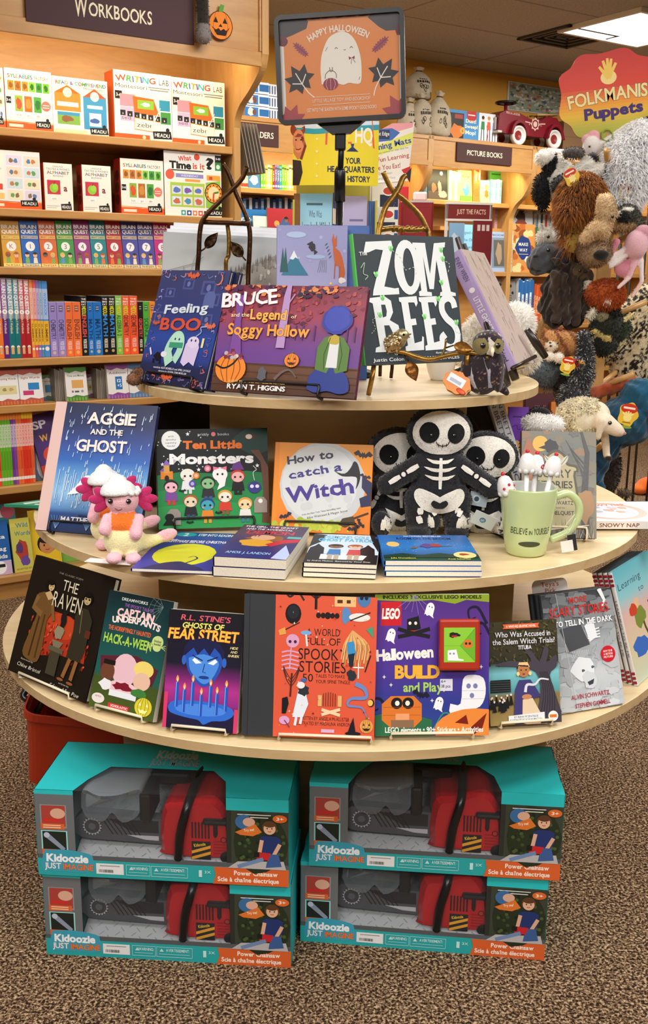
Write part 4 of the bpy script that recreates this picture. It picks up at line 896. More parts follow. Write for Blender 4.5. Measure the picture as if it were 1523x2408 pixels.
cbook(632,693,560,490,zC2+.10,CB+.06,'red picture book with two small figures under the readers shelf','#a8232a',redc)
for i in range(3):
 for j in range(2):
  x0,x1=(576,632)if j==0 else(630,662)
  zb=HT+.002+i*.066
  s0,s1=onC(x0,270,-.06-.02*j)[0],onC(x1,270,-.06)[0]
  def ar(a,i=i,j=j):
   if j==0:a.rect(0,.1,.55,.9,'#2f7ac0');a.blob(.25,.5,.14,.35,'#e8d8c8',seed=i);a.blob(.4,.5,.08,.3,'#7a4a3a',seed=i+4);a.rect(.6,.2,1,.8,'#2a6aa8')
   else:
    for q_ in range(4):a.rect(.1+q_*.22,.15,.2+q_*.22,.85,'#4a5a7a')
  carton('boxed_set','%s %s on the readers bookcase'%(('lowest','middle','topmost')[i],('blue and white boxed set','white boxed set')[j]),'boxed set',AX(PC((s0+s1)/2,-.06-.02*j,zb)),s1-s0,.062,.18,'#e4e8ec','#dde2e6',ar,'boxed sets on top of the bookcase')
fz=CB-.12;zst=zC2+.30
cspines(1161,1175,2,545,487,zst,fz,[('#d8a8a0','pink'),('#e0d0a8','cream')],'in the row under the picture books','in the row under the picture books')
cspines(1176,1194,3,545,484,zst,fz,[('#e8e4e0','white'),('#8a9ab8','grey blue')],'beside the book with a duck','beside the book with a duck')
def duck(a):a.blob(.5,.45,.2,.3,'#4a3a30',seed=3);a.ell(.55,.2,.1,None,'#2a2420');a.poly([(.6,.18),(.8,.24),(.6,.26)],'#c88a3a');a.blob(.5,.7,.22,.15,'#8a4a3a',seed=6)
cbook(1196,1252,545,487,zst,fz+.02,'pale grey book with a dark duck on its cover','#c4c4c4',duck,T=.03,side='#ddd')
cspines(1254,1300,9,545,484,zst,fz,[('#b8b0a0','stone'),('#6a8a9a','slate'),('#d8d0c0','cream'),('#3a4a4a','dark'),('#c8c8c0','grey'),('#a83a3a','red')],'right of the duck book','right of the duck book')
m=MB();a,b=onC(1050,545,CB)[0],SB2-.02;m.box(a,b,-.0,.27,-.025,0,'#c90');o=m.obj('riser_shelf',M_MAPLE);o.matrix_world=frameM(PC(0,fz+.05,zst),U,-N,Z);tag(o,'narrow raised maple shelf under the picture books','shelf')
def legend(a):a.text('Legend of',.4,.22,.075,'#1f4a6a',w=.5,wt=0);a.text('the Old Man',.55,.42,.075,'#1f4a6a',w=.7,wt=0);a.text('Mountain',.45,.62,.075,'#1f4a6a',w=.62,wt=0)
fl=CB-.02
def donkey(a):a.rect(.12,.14,.88,.9,'#7a8aa0');a.rect(.24,.2,.76,.86,'#5a5a58');a.blob(.5,.55,.16,.26,'#a08a70',seed=3);a.text('BOOK',.5,.08,.04,'#3a4a6a',w=.6)
def makeway(a):
 r=random.Random(4)
 for i in range(26):a.blob(r.random(),r.random(),.12,.07,r.choice(['#b5622a','#d8a060','#e8c890','#8a4a2a']),seed=i)
 a.blob(.5,.5,.34,.24,'#233a7a',j=.12,seed=3);a.text('MAKE',.5,.42,.065,'#f0e6d0',w=.4,wt=1);a.text('WAY',.5,.54,.065,'#f0e6d0',w=.34,wt=1);a.rect(.3,.62,.7,.63,'#d8c8a0');a.blob(.75,.74,.2,.08,'#eee6da',seed=6)
cbook(1077,1136,612,528,zC2+.07,fl+.10,'light blue mountain legend book under the red facts sign','#8ac0d8',legend,T=.01)
cbook(1122,1150,636,558,zC2,fl,'grey blue book with a person on its cover, left of the blue framed one','#7a8fa8',lambda a:(a.head(.6,.5,.25,'#e0b898','#3a2a22'),a.rect(.3,.68,.9,1,'#2a3a5a')),T=.03)
cbook(1150,1196,636,545,zC2,fl,'blue framed storybook with a donkey picture on the lower shelf','#9ab0d0',donkey,T=.02,side='#6a86b0')
cbook(1203,1258,637,526,zC2,fl,'tan picture book with a blue plaque on the lower shelf','#c88a4a',makeway,T=.02)
cspines(1197,1203,2,636,540,zC2,fl,[('#c8c0a0','cream')],'between the two framed storybooks','between the two framed storybooks')
cbook(1260,1300,600,535,zC2+.12,fl,'dark green box end behind the white goat puppet','#1f5a34',None,T=.04)
cbook(1168,1212,762,656,zC3,fl,'grey book with paw prints standing on the third shelf down','#8a8682',lambda a:[a.rect(.2,.35+i*.05,.8,.365+i*.05,'#4a4644')for i in range(8)]+[a.ell(x,y,.06,None,'#2a2624')for x,y in((.2,.12),(.75,.15),(.85,.3),(.8,.88))],T=.02)
cspines(1214,1250,8,765,655,zC3,fl,[('#e8ecec','white'),('#3a7ab0','blue'),('#e0e4e8','white'),('#2a62a0','blue')],'on the third shelf down','on the third shelf down',art=lambda a:(a.rect(0,.02,1,.3,'#2f6aa8'),vt(a,'KIDS STORY',.6,.5,'#5a3a3a',.4)))
cspines(1251,1282,6,768,668,zC3,fl,[('#c8502a','orange red'),('#d8642e','orange')],'on the third shelf down','on the third shelf down',art=lambda a:vt(a,'ADVENTURE',.5,.8,'#f0d0a0',.45))
cspines(1270,1312,8,480,410,zC1,f,[('#c8a060','tan'),('#8a7a4a','olive'),('#d8c898','cream'),('#b0703a','rust')],'behind the black and white puppet','behind the black and white puppet')
# ---- on top of the wall bookcases
sack_col='#b9ab92'
def sack(px,yb,yt,w_px,fwd,label,seed,lean=0.0):
 p0=onC(px,yb,fwd);zt=onC(px,yt,fwd)[1];s=p0[0];k=(onC(px+w_px/2,yb,fwd)[0]-onC(px-w_px/2,yb,fwd)[0])/2;h=zt-HT
 zb=HT if yb>300 else p0[1];h=zt-zb
 t=thing('cloth_sack',label,'sack',AX(PC(s,fwd,zb+.002))@Matrix.Rotation(lean,4,'Z'),'tied canvas sacks on the bookcase')
 m=MB();r=random.Random(seed);prof=[(0,0),(.8,.01),(.98,.08),(1.0,.3),(.95,.5),(.78,.68),(.45,.82),(.2,.88)];seg=20;vs=[];
 for q_,(a,b)in enumerate(prof):
  for k_ in range(seg):
   an=2*PI*k_/seg;rr=k*a*(1+.07*math.sin(an*3+q_*.8+seed)+.04*math.sin(an*7+q_))
   vs.append((rr*math.cos(an),h*b,rr*.62*math.sin(an)))
 fs=[(i*seg+k_,(i+1)*seg+k_,(i+1)*seg+(k_+1)%seg,i*seg+(k_+1)%seg)for i in range(len(prof)-1)for k_ in range(seg)]
 m.add(vs,fs,vary(sack_col,.05,r),0,True);body=m.obj('bag',M_CLOTH,t)
 m=MB()
 vs=[]
 for q_,(a,b)in enumerate([(.2,.88),(.17,.9),(.3,.95),(.36,1.0)]):
  for k_ in range(seg):an=2*PI*k_/seg;rr=k*a*(1+.22*math.sin(an*5+seed)*(q_>1));vs.append((rr*math.cos(an),h*(b+.015*math.sin(an*4)*(q_==3)),rr*.7*math.sin(an)))
 m.add(vs,[(i*seg+k_,(i+1)*seg+k_,(i+1)*seg+(k_+1)%seg,i*seg+(k_+1)%seg)for i in range(3)for k_ in range(seg)],sack_col,0,True);m.obj('tied_neck',M_CLOTH,t)
 m=MB();m.tube([(k*.2*math.cos(2*PI*i/10),h*.89,k*.14*math.sin(2*PI*i/10))for i in range(10)],.004,'#5a4630',closed=True,seg=6);m.obj('tie_cord',M_CLOTH,t)
 bv=BVHTree.FromPolygons([v.co for v in body.data.vertices],[p.vertices for p in body.data.polygons]);m=MB()
 def pr(x,y):
  hh=bv.ray_cast(Vector((x*k,y*h,2)),Vector((0,0,-1)));return(hh[0]+Vector((0,0,.0015)))if hh[0]else Vector((x*k,y*h,k*.6))
 for y0,y1,xs in((.63,.60,(-.3,.25)),(.57,.50,(-.5,.5))):
  n_=6 if y1<.55 else 4
  for i in range(n_):
   xa=xs[0]+(xs[1]-xs[0])*i/n_;xb=xa+(xs[1]-xs[0])/n_*.8;dy=-.05*(xa+.1)**2
   m.add([pr(*p_)for p_ in((xa,y1+dy),(xb,y1+dy+r.uniform(-.01,.01)),(xb,y0+dy),(xa+.02,y0+dy+r.uniform(-.01,.01)))],[(0,1,2,3)],'#2a2622')
 for q_ in range(5):
  x=r.uniform(-.35,.35);y=r.uniform(.18,.4);P=[(x+.13*math.cos(i*PI/4)*r.uniform(.6,1.2),y+.07*math.sin(i*PI/4)*r.uniform(.6,1.2))for i in range(8)]
  P2=[(x+(a-x)*.7,y+(b-y)*.7)for a,b in P]
  m.add([pr(*p_)for p_ in P]+[pr(*p_)for p_ in P2],[(i,(i+1)%8,8+(i+1)%8,8+i)for i in range(8)],'#3a342e')
 m.obj('printed_emblem',M_MATTE,t)
sack(983,235,160,58,-.14,'canvas sack on top of the pile of sacks beside the halloween sign',1)
sack(962,322,232,52,-.10,'canvas sack partly hidden by the halloween sign',2)
sack(992,322,222,56,-.08,'canvas sack in the middle of the pile',3,.05)
sack(1026,322,216,54,-.06,'canvas sack with a pale neck beside the cleaning toy carton',4,-.06)
def dust(a):
 a.rect(0,0,.62,1,'#3f8ec8');a.rect(.02,.1,.32,.95,'#241a16');a.blob(.17,.72,.14,.22,'#e07a1e',seed=3,j=.3);a.rect(.14,.14,.3,.28,'#a83a2a');a.ell(.47,.12,.1,None,'#c02a2a');a.rect(.40,.1,.54,.14,'#f4e8e0')
 a.text('Dust!',.46,.32,.11,'#fff2c4',w=.2,wt=2);a.text('Sweep!',.47,.5,.11,'#fff2c4',w=.25,wt=2);a.text('Mop!',.46,.7,.12,'#fff2c4',w=.2,wt=2);a.ell(.3,.66,.05,None,'#e8a848');a.text('6',.3,.66,.09,'#5a2a0a');a.rect(0,.92,.62,1,'#1f4a8a')
 a.rect(.62,0,1,1,'#e8e8ec')
 for x,c,hc in((.7,'#2f8a4a','#3a2a1a'),(.82,'#d8603a','#c88a3a'),(.93,'#8a9ad0','#7a4a2a')):a.ell(x,.2,.025,None,'#e8c0a0');a.ell(x,.15,.028,.06,hc);a.poly([(x-.04,.55),(x-.03,.28),(x+.03,.28),(x+.04,.55)],c);a.line([(x-.02,.55),(x-.03,.95)],.015,'#22262e');a.line([(x+.02,.55),(x+.03,.95)],.015,'#22262e')
 a.line([(.78,.4),(.82,.92)],.012,'#c84a3a')
s0,s1=onC(1050,328,-.1)[0],onC(1168,328,-.1)[0]
carton('toy_carton','blue carton of toy cleaning tools on top of the picture bookcase','carton',AX(PC((s0+s1)/2,-.1,HT+.001)),s1-s0,onC(1110,263,-.1)[1]-HT,.14,'#3f8ec8','#2a6aa0',dust)
s0,s1=onC(1322,350,-.1)[0],onC(1420,350,-.1)[0]
carton('shipping_carton','plain brown carton behind the red toy car','carton',AX(PC((s0+s1)/2,-.1,HT+.001)),s1-s0,onC(1340,286,-.1)[1]-HT,.24,'#8a6a4a','#6a4e36',lambda a:(a.rect(.5,.1,.62,.14,'#eee'),a.rect(0,.49,1,.51,'#77593c')))
s0,zt=onC(1194,190,-.415);s1,zb=onC(1345,278,-.415)
m=MB();W_,H_=s1-s0,zt-zb;m.box(0,W_,0,H_,-.004,0,'#dfe2dc')
a=Art(m,W_,H_,WORLDF);a.rect(.02,.03,.98,.97,'#a3ab98');r=random.Random(3)
for i in range(240):a.blob(r.uniform(.04,.96),r.uniform(.06,.94),r.uniform(.01,.04),r.uniform(.02,.06),r.choice(['#d8d4c0','#7a8a6a','#b87a5a','#c8a870','#5a6a8a','#9aa88a','#e4e0d4','#5a7a5a','#dcd8cc','#c8ccc4']),n=7,seed=i)
o=m.obj('map_poster',M_PRINT);o.matrix_world=AX(PC(s0,-.412,zb));tag(o,'framed picture map hanging on the orange wall above the toy car','poster')
m=MB();s0,zt=onC(1288,347,.01);s1,zb=onC(1326,400,.01);m.box(0,s1-s0,0,zt-zb,-.002,0,'#ece8e0');a=Art(m,s1-s0,zt-zb,WORLDF);a.rect(.25,.2,.75,.32,'#c84a3a');[a.rect(.25,.42+i*.12,.75,.46+i*.12,'#aaa')for i in range(3)]
o=m.obj('paper_notice',M_MATTE);o.matrix_world=AX(PC(s0,.01,zb));tag(o,'small white notice with a red heading behind the black and white puppet','notice')
# ---- red ride-on toy fire engine on the bookcase
s0,s1=onC(1172,345,-.05)[0],onC(1330,345,-.05)[0];Lc=s1-s0
t=thing('toy_fire_engine','dark red ride-on toy fire engine with white wheels on the picture bookcase','toy car',AX(PC((s0+s1)/2,-.06,HT+.001)))
h=Lc*.36;RED='#7a1220'
prof=[(-.5,.22),(-.49,.55),(-.4,.62),(-.2,.60),(-.05,.52),(.12,.52),(.2,.60),(.35,.60),(.45,.42),(.5,.2),(.42,.2),(.40,.34),(.30,.42),(.20,.34),(.16,.2),(-.1,.2),(-.13,.34),(-.22,.42),(-.33,.34),(-.36,.2)]
m=MB();m.prism([(x*Lc,y*Lc*.55)for x,y in prof],-.14,0,(Vector((0,0,0)),Vector((1,0,0)),Vector((0,1,0)),Vector((0,0,1))),RED)
for wx in(-.235,.30):
 P=[(wx+.125*math.cos(PI*i/10),.19+.28*math.sin(PI*i/10))for i in range(11)]+[(wx+.10*math.cos(PI-PI*i/10),.19+.22*math.sin(PI-PI*i/10))for i in range(11)]
 m.prism([(x*Lc,y*Lc*.55)for x,y in P],-.01,.035,WORLDF,RED)
m.obj('body',M_PLAST,t)
m=MB();a=Art(m,Lc,Lc*.36,(Vector((-Lc/2,0,.0005)),Vector((1,0,0)),Vector((0,1,0)),Vector((0,0,1))),clip=False)
a.star(.53,.34,.07,'#d8b8a8',n=8,inner=.75);a.ell(.53,.34,.045,None,RED);a.ell(.53,.34,.03,None,'#d8b8a8');a.line([(.38,.3),(.46,.32),(.44,.38)],.012,'#d8b8a8');a.line([(.68,.3),(.6,.32),(.62,.38)],.012,'#d8b8a8');a.text('FIRE & LADDER',.2,.12,.06,'#d8b8a8',w=.2,wt=1,rot=-.05)
m.obj('emblem',M_MATTE,t)
for wx in(-.235,.30):
 for zz in(.012,-.15):
  m=MB();R_=Lc*.10;Mw=Matrix.Translation((wx*Lc,R_,zz));m.lathe([(0,.0),(R_*.5,.003),(R_*.78,.010),(R_*.8,.018),(R_*.98,.016),(R_,.004),(R_,-.012),(0,-.012)],'#ddd8d0',M=Mw,cols=['#8a2a2a','#e4e0d8','#e4e0d8','#dcd8d0','#d8d4cc','#ccc','#aaa']);m.obj('wheel',M_PLAST,t)
m=MB();m.box(-.515*Lc,-.5*Lc,.09,.17,-.12,-.02,'#b8b4b0',bev=.004);m.box(-.52*Lc,-.46*Lc,.07,.085,-.15,.01,'#c8c4c0',bev=.003);m.obj('grille',M_PLAST,t)
m=MB();m.tube([(-.30*Lc,.16,-.07),(-.31*Lc,.27,-.07)],.012,RED);m.tube([(-.31*Lc+.065*math.cos(2*PI*i/18),.275,-.07+.065*math.sin(2*PI*i/18))for i in range(18)],.008,'#1a1818',closed=True,seg=8);m.box(-.31*Lc-.06,-.31*Lc+.06,.27,.28,-.078,-.062,'#1a1818');m.obj('steering_wheel',M_PLAST,t)
m=MB();m.ell((.02*Lc,.165,-.07),(.07,.025,.06),'#1a1616');m.obj('seat',M_PLAST,t)
m=MB()
for zz in(-.02,-.11):m.tube([(.08*Lc,.215,zz),(.42*Lc,.235,zz)],.006,'#c89a5a',seg=6)
for i in range(5):m.tube([(.1*Lc+i*.045,.217+i*.003,-.02),(.1*Lc+i*.045,.217+i*.003,-.11)],.005,'#c89a5a',seg=6)
for x in(.14,.36):m.tube([(x*Lc,.18,-.06),(x*Lc,.22,-.06)],.006,'#8a2a2a',seg=6)
m.obj('ladder',M_PLAST,t)
# ================================================= displays standing between the table and the wall
XY=lambda o,yaw=0.0:frameM(o,Vector((math.cos(yaw),math.sin(yaw),0)),Z,Vector((math.sin(yaw),-math.cos(yaw),0)))
def ypl(x0,x1,yb,yt,Y):
 a,b,t=on_y(x0,yb,Y),on_y(x1,yb,Y),on_y((x0+x1)/2,yt,Y);return Vector(((a.x+b.x)/2,Y,(a.z+b.z)/2)),b.x-a.x,t.z-(a.z+b.z)/2
Y1=4.70
p,W,H=ypl(688,888,437,284,Y1)
t=thing('book_display','cardboard floor display with a yellow history header board','display stand',Vector((p.x,Y1,0)))
m=MB();r_=.55;n=16;an=2*math.asin(W/2/r_);P0=[]
for i in range(n+1):
 q_=-an/2+an*i/n;P0.append((r_*math.sin(q_),-(r_*math.cos(q_)-r_*math.cos(an/2))))
def cur(x,y,off=0.0):
 q_=-an/2+an*x;return Vector(((r_+off)*math.sin(q_),-((r_+off)*math.cos(q_)-r_*math.cos(an/2)),p.z+H*(1-y)))
for i in range(n):
 a_,b_=i/n,(i+1)/n;cl='#e4cf2a'
 m.add([cur(a_,1),cur(b_,1),cur(b_,0),cur(a_,0)],[(0,1,2,3)],cl);m.add([cur(a_,1,-.004),cur(b_,1,-.004),cur(b_,0,-.004),cur(a_,0,-.004)],[(3,2,1,0)],'#cfc8a0')
 yb_=.10+.0*i;m.add([cur(a_,.17-.06*abs(2*a_-.55),.0004),cur(b_,.17-.06*abs(2*b_-.55),.0004),cur(b_,0,.0004),cur(a_,0,.0004)],[(0,1,2,3)],'#cfe0ea')
 m.add([cur(a_,.22-.06*abs(2*a_-.55),.0005),cur(b_,.22-.06*abs(2*b_-.55),.0005),cur(b_,.14-.06*abs(2*b_-.55),.0005),cur(a_,.14-.06*abs(2*a_-.55),.0005)],[(0,1,2,3)],'#2f9aa8')
class CArt(Art):
 def pt(s,x,y):return cur(x,y,.0006+s.z)
ca=CArt(m,W,H,None,clip=False)
ca.poly([(.39,-.02),(.92,-.02),(.95,.42),(.66,.36),(.38,.38)],'#e0592e');ca.text('WHO',.53,.2,.2,'#f2d42e',w=.24,wt=3,out='#8a2a14',outw=3);ca.text('HQ',.82,.23,.22,'#f2ead8',w=.2,wt=2)
ca.poly([(.68,.42),(.70,.42),(.71,.36),(.67,.36)],'#1f3a6a');ca.poly([(.62,.48),(.76,.48),(.7,.41),(.68,.41)],'#1f2f5a');ca.text('YOUR',.7,.62,.085,'#16243c',w=.17,wt=2);ca.text('HEADQUARTERS',.68,.75,.085,'#16243c',w=.54,wt=2);ca.text('FOR',.56,.88,.075,'#16243c',w=.11,wt=0,rot=.08);ca.text('HISTORY',.77,.9,.085,'#16243c',w=.26,wt=2)
ca.line([(.5,.835),(.61,.815)],.005,'#16243c');ca.line([(.5,.945),(.61,.93)],.005,'#16243c')
for i in range(5):ca.ell(.285,.1+i*.19,.012,None,'#f4ecb0',n=10)
ca.poly([(.0,.6),(.1,.62),(.12,.8),(.08,1),(0,1)],'#2a1714');ca.poly([(.01,.2),(.13,.2),(.15,.36),(.12,.56),(.06,.6),(.01,.5)],'#c8754a');ca.ell(.06,.14,.09,.12,'#8a3a1e');ca.ell(.07,.32,.07,.18,'#d8895a');ca.ell(.08,.07,.06,.05,'#d8c8b8');ca.line([(.11,.25),(.15,.4),(.1,.6)],.03,'#7a2a14');ca.curve([(.04,.44),(.07,.45),(.1,.43)],.012,'#7a2016',n=4)
for e in(.04,.1):ca.ell(e,.3,.012,.014,'#3a2014',n=8)
m.obj('header_board',M_PRINT,t)
zt=on_y(780,450,Y1-.05).z
m=MB();w2=W/2
for x0,x1,y0,y1 in((-w2,-w2+.008,.0,.28),(w2-.008,w2,.0,.28),(-w2+.008,w2-.008,.272,.28)):m.box(x0,x1,y0,y1,0,p.z+(.1 if y0>.1 else-.06),'#b8b04a')
for k in range(4):m.box(-w2+.008,w2-.008,-.02+.0,.272,.25+.24*k,.258+.24*k,'#c8c8b8');m.box(-w2,w2,-.024,-.02,.25+.24*k,.32+.24*k,'#3a4a9a')
m.obj('bin',M_CARD,t)
zs=.25+.24*3+.009
def whow(a):a.grad([(0,'#7ab4d8'),(.5,'#b8dce8'),(.8,'#8ab06a'),(1,'#6a9a4a')]);a.rect(.2,.06,.7,.075,'#3a5a6a');a.text('Who Was',.48,.13,.045,'#2a3a4a',w=.4,wt=0);a.text('Laura Ingalls Wilder?',.5,.21,.055,'#1f2a3a',w=.86,wt=1);a.ell(.45,.58,.32,.22,'#1c1613');a.ell(.45,.68,.22,.2,'#d8a884');a.blob(.45,.48,.3,.1,'#1c1613',seed=3,j=.3);[a.ell(.45+e,.66,.035,.018,'#2a2a2a')for e in(-.09,.09)];a.poly([(.1,1),(.2,.86),(.7,.86),(.85,1)],'#e8e4dc')
def yb(x0,x1,yt,Y,zb,label,col,art=None,T=.01,group=None,name='book',cat='book',tilt=4,side='#8a8a80',yaw=0):
 a,b=on_y(x0,yt,Y),on_y(x1,yt,Y);return carton(name,label,cat,XY(Vector(((a.x+b.x)/2,Y,zb)),yaw)@Matrix.Rotation(-math.radians(tilt),4,'X'),b.x-a.x,a.z-zb,T,col,side,art,group)
yb(705,781,452,Y1+.02,zs,'biography book with a curly haired portrait in the yellow history display','#8ac0dc',whow)
for i in range(5):
 yb(783+i*4.2,786.6+i*4.2,450+i,Y1+.03,zs,'thin navy book edge beside the biography in the history display','#26407a',lambda a:a.rect(0,.1,1,.2,'#d8c8b8'),T=.12,group='navy book edges in the history display')
yb(805,864,458,Y1+.02,zs,'lavender book back with small print in the history display','#a8a0c8',lambda a:[a.rect(.3,.15+i*.09,.85,.165+i*.09,'#6a6490')for i in range(7)])
for i in range(4):yb(866+i*4.2,869.4+i*4.2,470,Y1+.03,zs,'blue book edge right of the lavender back in the history display',('#3a5a9a','#6a4a4a')[i%2]if i%2==0 else '#3a5a9a',None,T=.12,group='blue book edges in the history display')
yb(690,704,452,Y1+.03,zs,'brown and orange book edge at the left of the history display','#8a5a2a',lambda a:a.rect(0,.5,1,.8,'#d88a2a'),T=.1)
Y2=4.95
o=on_y(926,520,Y2);q4=[on_y(888,430,Y2),on_y(958,426,Y2),on_y(974,288,Y2),on_y(888,308,Y2)]
t=thing('mat_display','white learning mats display with a slanted top and pockets of packs','display stand',Vector((o.x,Y2,0)))
zb=q4[0].z;P=[(q.x-o.x,q.z-zb)for q in q4];W=on_y(974,300,Y2).x-on_y(886,300,Y2).x;H=q4[2].z-zb
m=MB();m.prism(P,0,.006,(Vector((0,0,zb)),Vector((1,0,0)),Z,Vector((0,-1,0))),'#ece8e2')
a=Art(m,W,H,(Vector((on_y(886,300,Y2).x-o.x,-.006,zb)),Vector((1,0,0)),Z,Vector((0,-1,0))),clip=False)
a.poly([(.03,.15),(.4,.02),(.97,.01),(.95,.08),(.03,.25)],'#e8a0a8');a.poly([(.02,.12),(.4,.1),(.62,.17),(.4,.3),(.02,.33)],'#3a6ab8');a.rect(.02,.13,.34,.28,'#1f2f5a');a.text('ht Edge',.18,.19,.06,'#f0f0f0',w=.3,wt=1)
a.poly([(.03,.38),(.97,.16),(.96,.36),(.03,.55)],'#dce46a');a.text('ning Mats',.48,.35,.09,'#3a4a9a',w=.88,wt=2,rot=.22);a.text('any method for wipe clean fun',.45,.46,.03,'#4a6a3a',w=.8,wt=0,rot=.2)
a.text('Fun Learning',.45,.58,.07,'#b8404a',w=.85,wt=1,rot=.17);a.text('e You Eat!',.35,.73,.075,'#b8404a',w=.6,wt=1,rot=.13);a.text('Easy clean',.25,.84,.045,'#8a9ab8',w=.36,wt=0,rot=.1);a.text('durable surface',.27,.92,.045,'#8a9ab8',w=.5,wt=0,rot=.1)
a.poly([(.68,.78),(.92,.72),(.9,.98)],'#c8202a');a.poly([(.8,.85),(.95,.74),(.92,1.0)],'#1c1a1e')
m.obj('header_board',M_PRINT,t)
w0=on_y(868,520,Y2).x-o.x;w1=on_y(936,520,Y2).x-o.x
m=MB();m.box(w0,w1,.0,.30,0,zb+.005,'#e0dccf');m.obj('stand',M_CARD,t)
for i in range(5):
 zz=zb-.01-(i+1)*.105
 yb(880-i,934-i,300,Y2,0,'','#fff')if False else None
 c=MB();c.box(w0+.01,w1-.005,-.03-.012*i,-.012*i-.005,zz,zz+.11,'#e6e2d8');a=Art(c,w1-w0-.015,.11,(Vector((w0+.01,-.03-.012*i,zz)),Vector((1,0,0)),Z,Vector((0,-1,0))))
 a.rect(.3,.45,1,1,'#1c2440')if i%2==0 else a.rect(.1,.62,.9,1,'#1c2440');a.ell(.62,.3,.24,.2,'#f2efe8');a.ell(.62,.3,.2,.15,'#c83a2a');a.rect(.86,.12,1,.5,'#2a4a8a');r=random.Random(i);[a.ell(r.uniform(.35,.95),r.uniform(.6,.95),.008,None,'#d8d8e8',n=6)for _ in range(10)]
 o2=c.obj('mat_pack',M_PRINT);o2.matrix_world=Matrix.Translation((o.x,Y2,0));tag(o2,'%s pack of learning mats with a red oval mark in the mats display'%('top','second','third','fourth','lowest')[i],'mat pack','packs of learning mats')
Y3=5.35
p,W,H=ypl(938,1014,640,471,Y3)
m=MB();m.box(-W/2,W/2,0,.22,0,p.z+H,'#8f161c',bev=.006);a=Art(m,W,p.z+H,(Vector((-W/2,-.001,0)),Vector((1,0,0)),Z,Vector((0,-1,0))));a.line([(.05,.3),(.06,.02),(.94,.02),(.95,.3)],.012,'#5e0d12');a.rect(.0,.0,1,.006,'#c8c0b8')
o=m.obj('red_storage_box',M_CARD);o.matrix_world=Matrix.Translation((p.x,Y3,0));tag(o,'dark red storage box standing behind the gold twig easel','box')
p2=on_y(990,472,Y3);c=MB();c.box(-.035,.035,.06,.09,0,.045,'#e8e4de',bev=.008);o=c.obj('white_package',M_CARD);o.matrix_world=Matrix.Translation((p2.x,Y3,p.z+H+.001));tag(o,'small white package on top of the dark red box','package')
p,W,H=ypl(938,960,462,438,Y3+.5);m=MB();m.box(-W/2,W/2,0,.1,0,p.z+H,'#b81f24',bev=.004);o=m.obj('red_box',M_CARD);o.matrix_world=Matrix.Translation((p.x,Y3+.5,0));tag(o,'narrow bright red box seen below the learning mats board','box')
Y4=5.9
a_,b_=on_y(1046,482,Y4),on_y(1160,482,Y4);zb,zt=on_y(1100,515,Y4).z,on_y(1100,481,Y4).z
t=thing('sign_rack','white framed book rack with a dark red facts sign','display rack',XY(Vector(((a_.x+b_.x)/2,Y4,0)),.18))
w=(b_.x-a_.x)/2
m=MB();m.box(-w,w,zb,zt,-.012,0,'#7a2c28');m.box(-w,w,zt,zt+.012,-.014,.002,'#e4ded4');m.box(-w,w,zb-.012,zb,-.014,.002,'#e4ded4');a=Art(m,2*w,zt-zb,(Vector((-w,zb,0)),Vector((1,0,0)),Vector((0,1,0)),Vector((0,0,1))));a.text('JUST THE FACTS',.55,.5,.32,'#e8c8b0',w=.62,wt=1,jit=.03);m.obj('sign_board',M_MATTE,t)
m=MB()
for x in(-w,w-.015):m.box(x,x+.015,0,zt,-.014,.0,'#e4ded4')
for z in(.35,.75,zb-.30):m.box(-w+.015,w-.015,z,z+.015,-.20,.05,'#e4ded4')
m.obj('frame',M_PLAST,t)
zsh=zb-.285
for x0,x1,yt,c,lab,ar in((1055,1092,524,'#8ab8dc','pale blue book under the left of the facts sign',lambda a:a.blob(.4,.5,.3,.3,'#c8dcec',seed=2)),(1112,1158,519,'#7a1f24','dark red book with white figures under the facts sign',lambda a:[a.rect(.2+i*.24,.08,.36+i*.24,.2,'#d8c8c0')for i in range(3)])):
 q=on_y((x0+x1)/2,yt,Y4-.03);ww=on_y(x1,yt,Y4).x-on_y(x0,yt,Y4).x
 carton('book',lab,'book',XY(Vector((q.x,Y4-.045,zsh+.001)),.18),ww,q.z-zsh-.002,.015,c,'#555',ar)
t=thing('booklet_rack','grey rack of thin booklets hanging on the end of the left bookcase','booklet rack',frameM(PA(S1+.05,-.04,0),U,-N,Z))
m=MB()
for i in range(6):
 z0,z1=(on_plane(575,402,PA(S1+.06,0,0),U).z,on_plane(575,286,PA(S1+.06,0,0),U).z)
 x=.004+i*.016;m.add([(x+.045,.0,z0),(x+.045,.16,z0),(x,.16,z1),(x,.0,z1),(x+.049,.0,z0),(x+.049,.16,z0),(x+.004,.16,z1),(x+.004,.0,z1)],[(0,1,2,3),(7,6,5,4),(0,3,7,4),(1,5,6,2),(0,4,5,1),(3,2,6,7)],vary('#a29a90',.12))
m.obj('booklets',M_MATTE,t);m=MB();m.box(-.02,.0,.0,.16,z0+.02,z1,'#55504a');m.obj('backplate',M_PLAST,t)
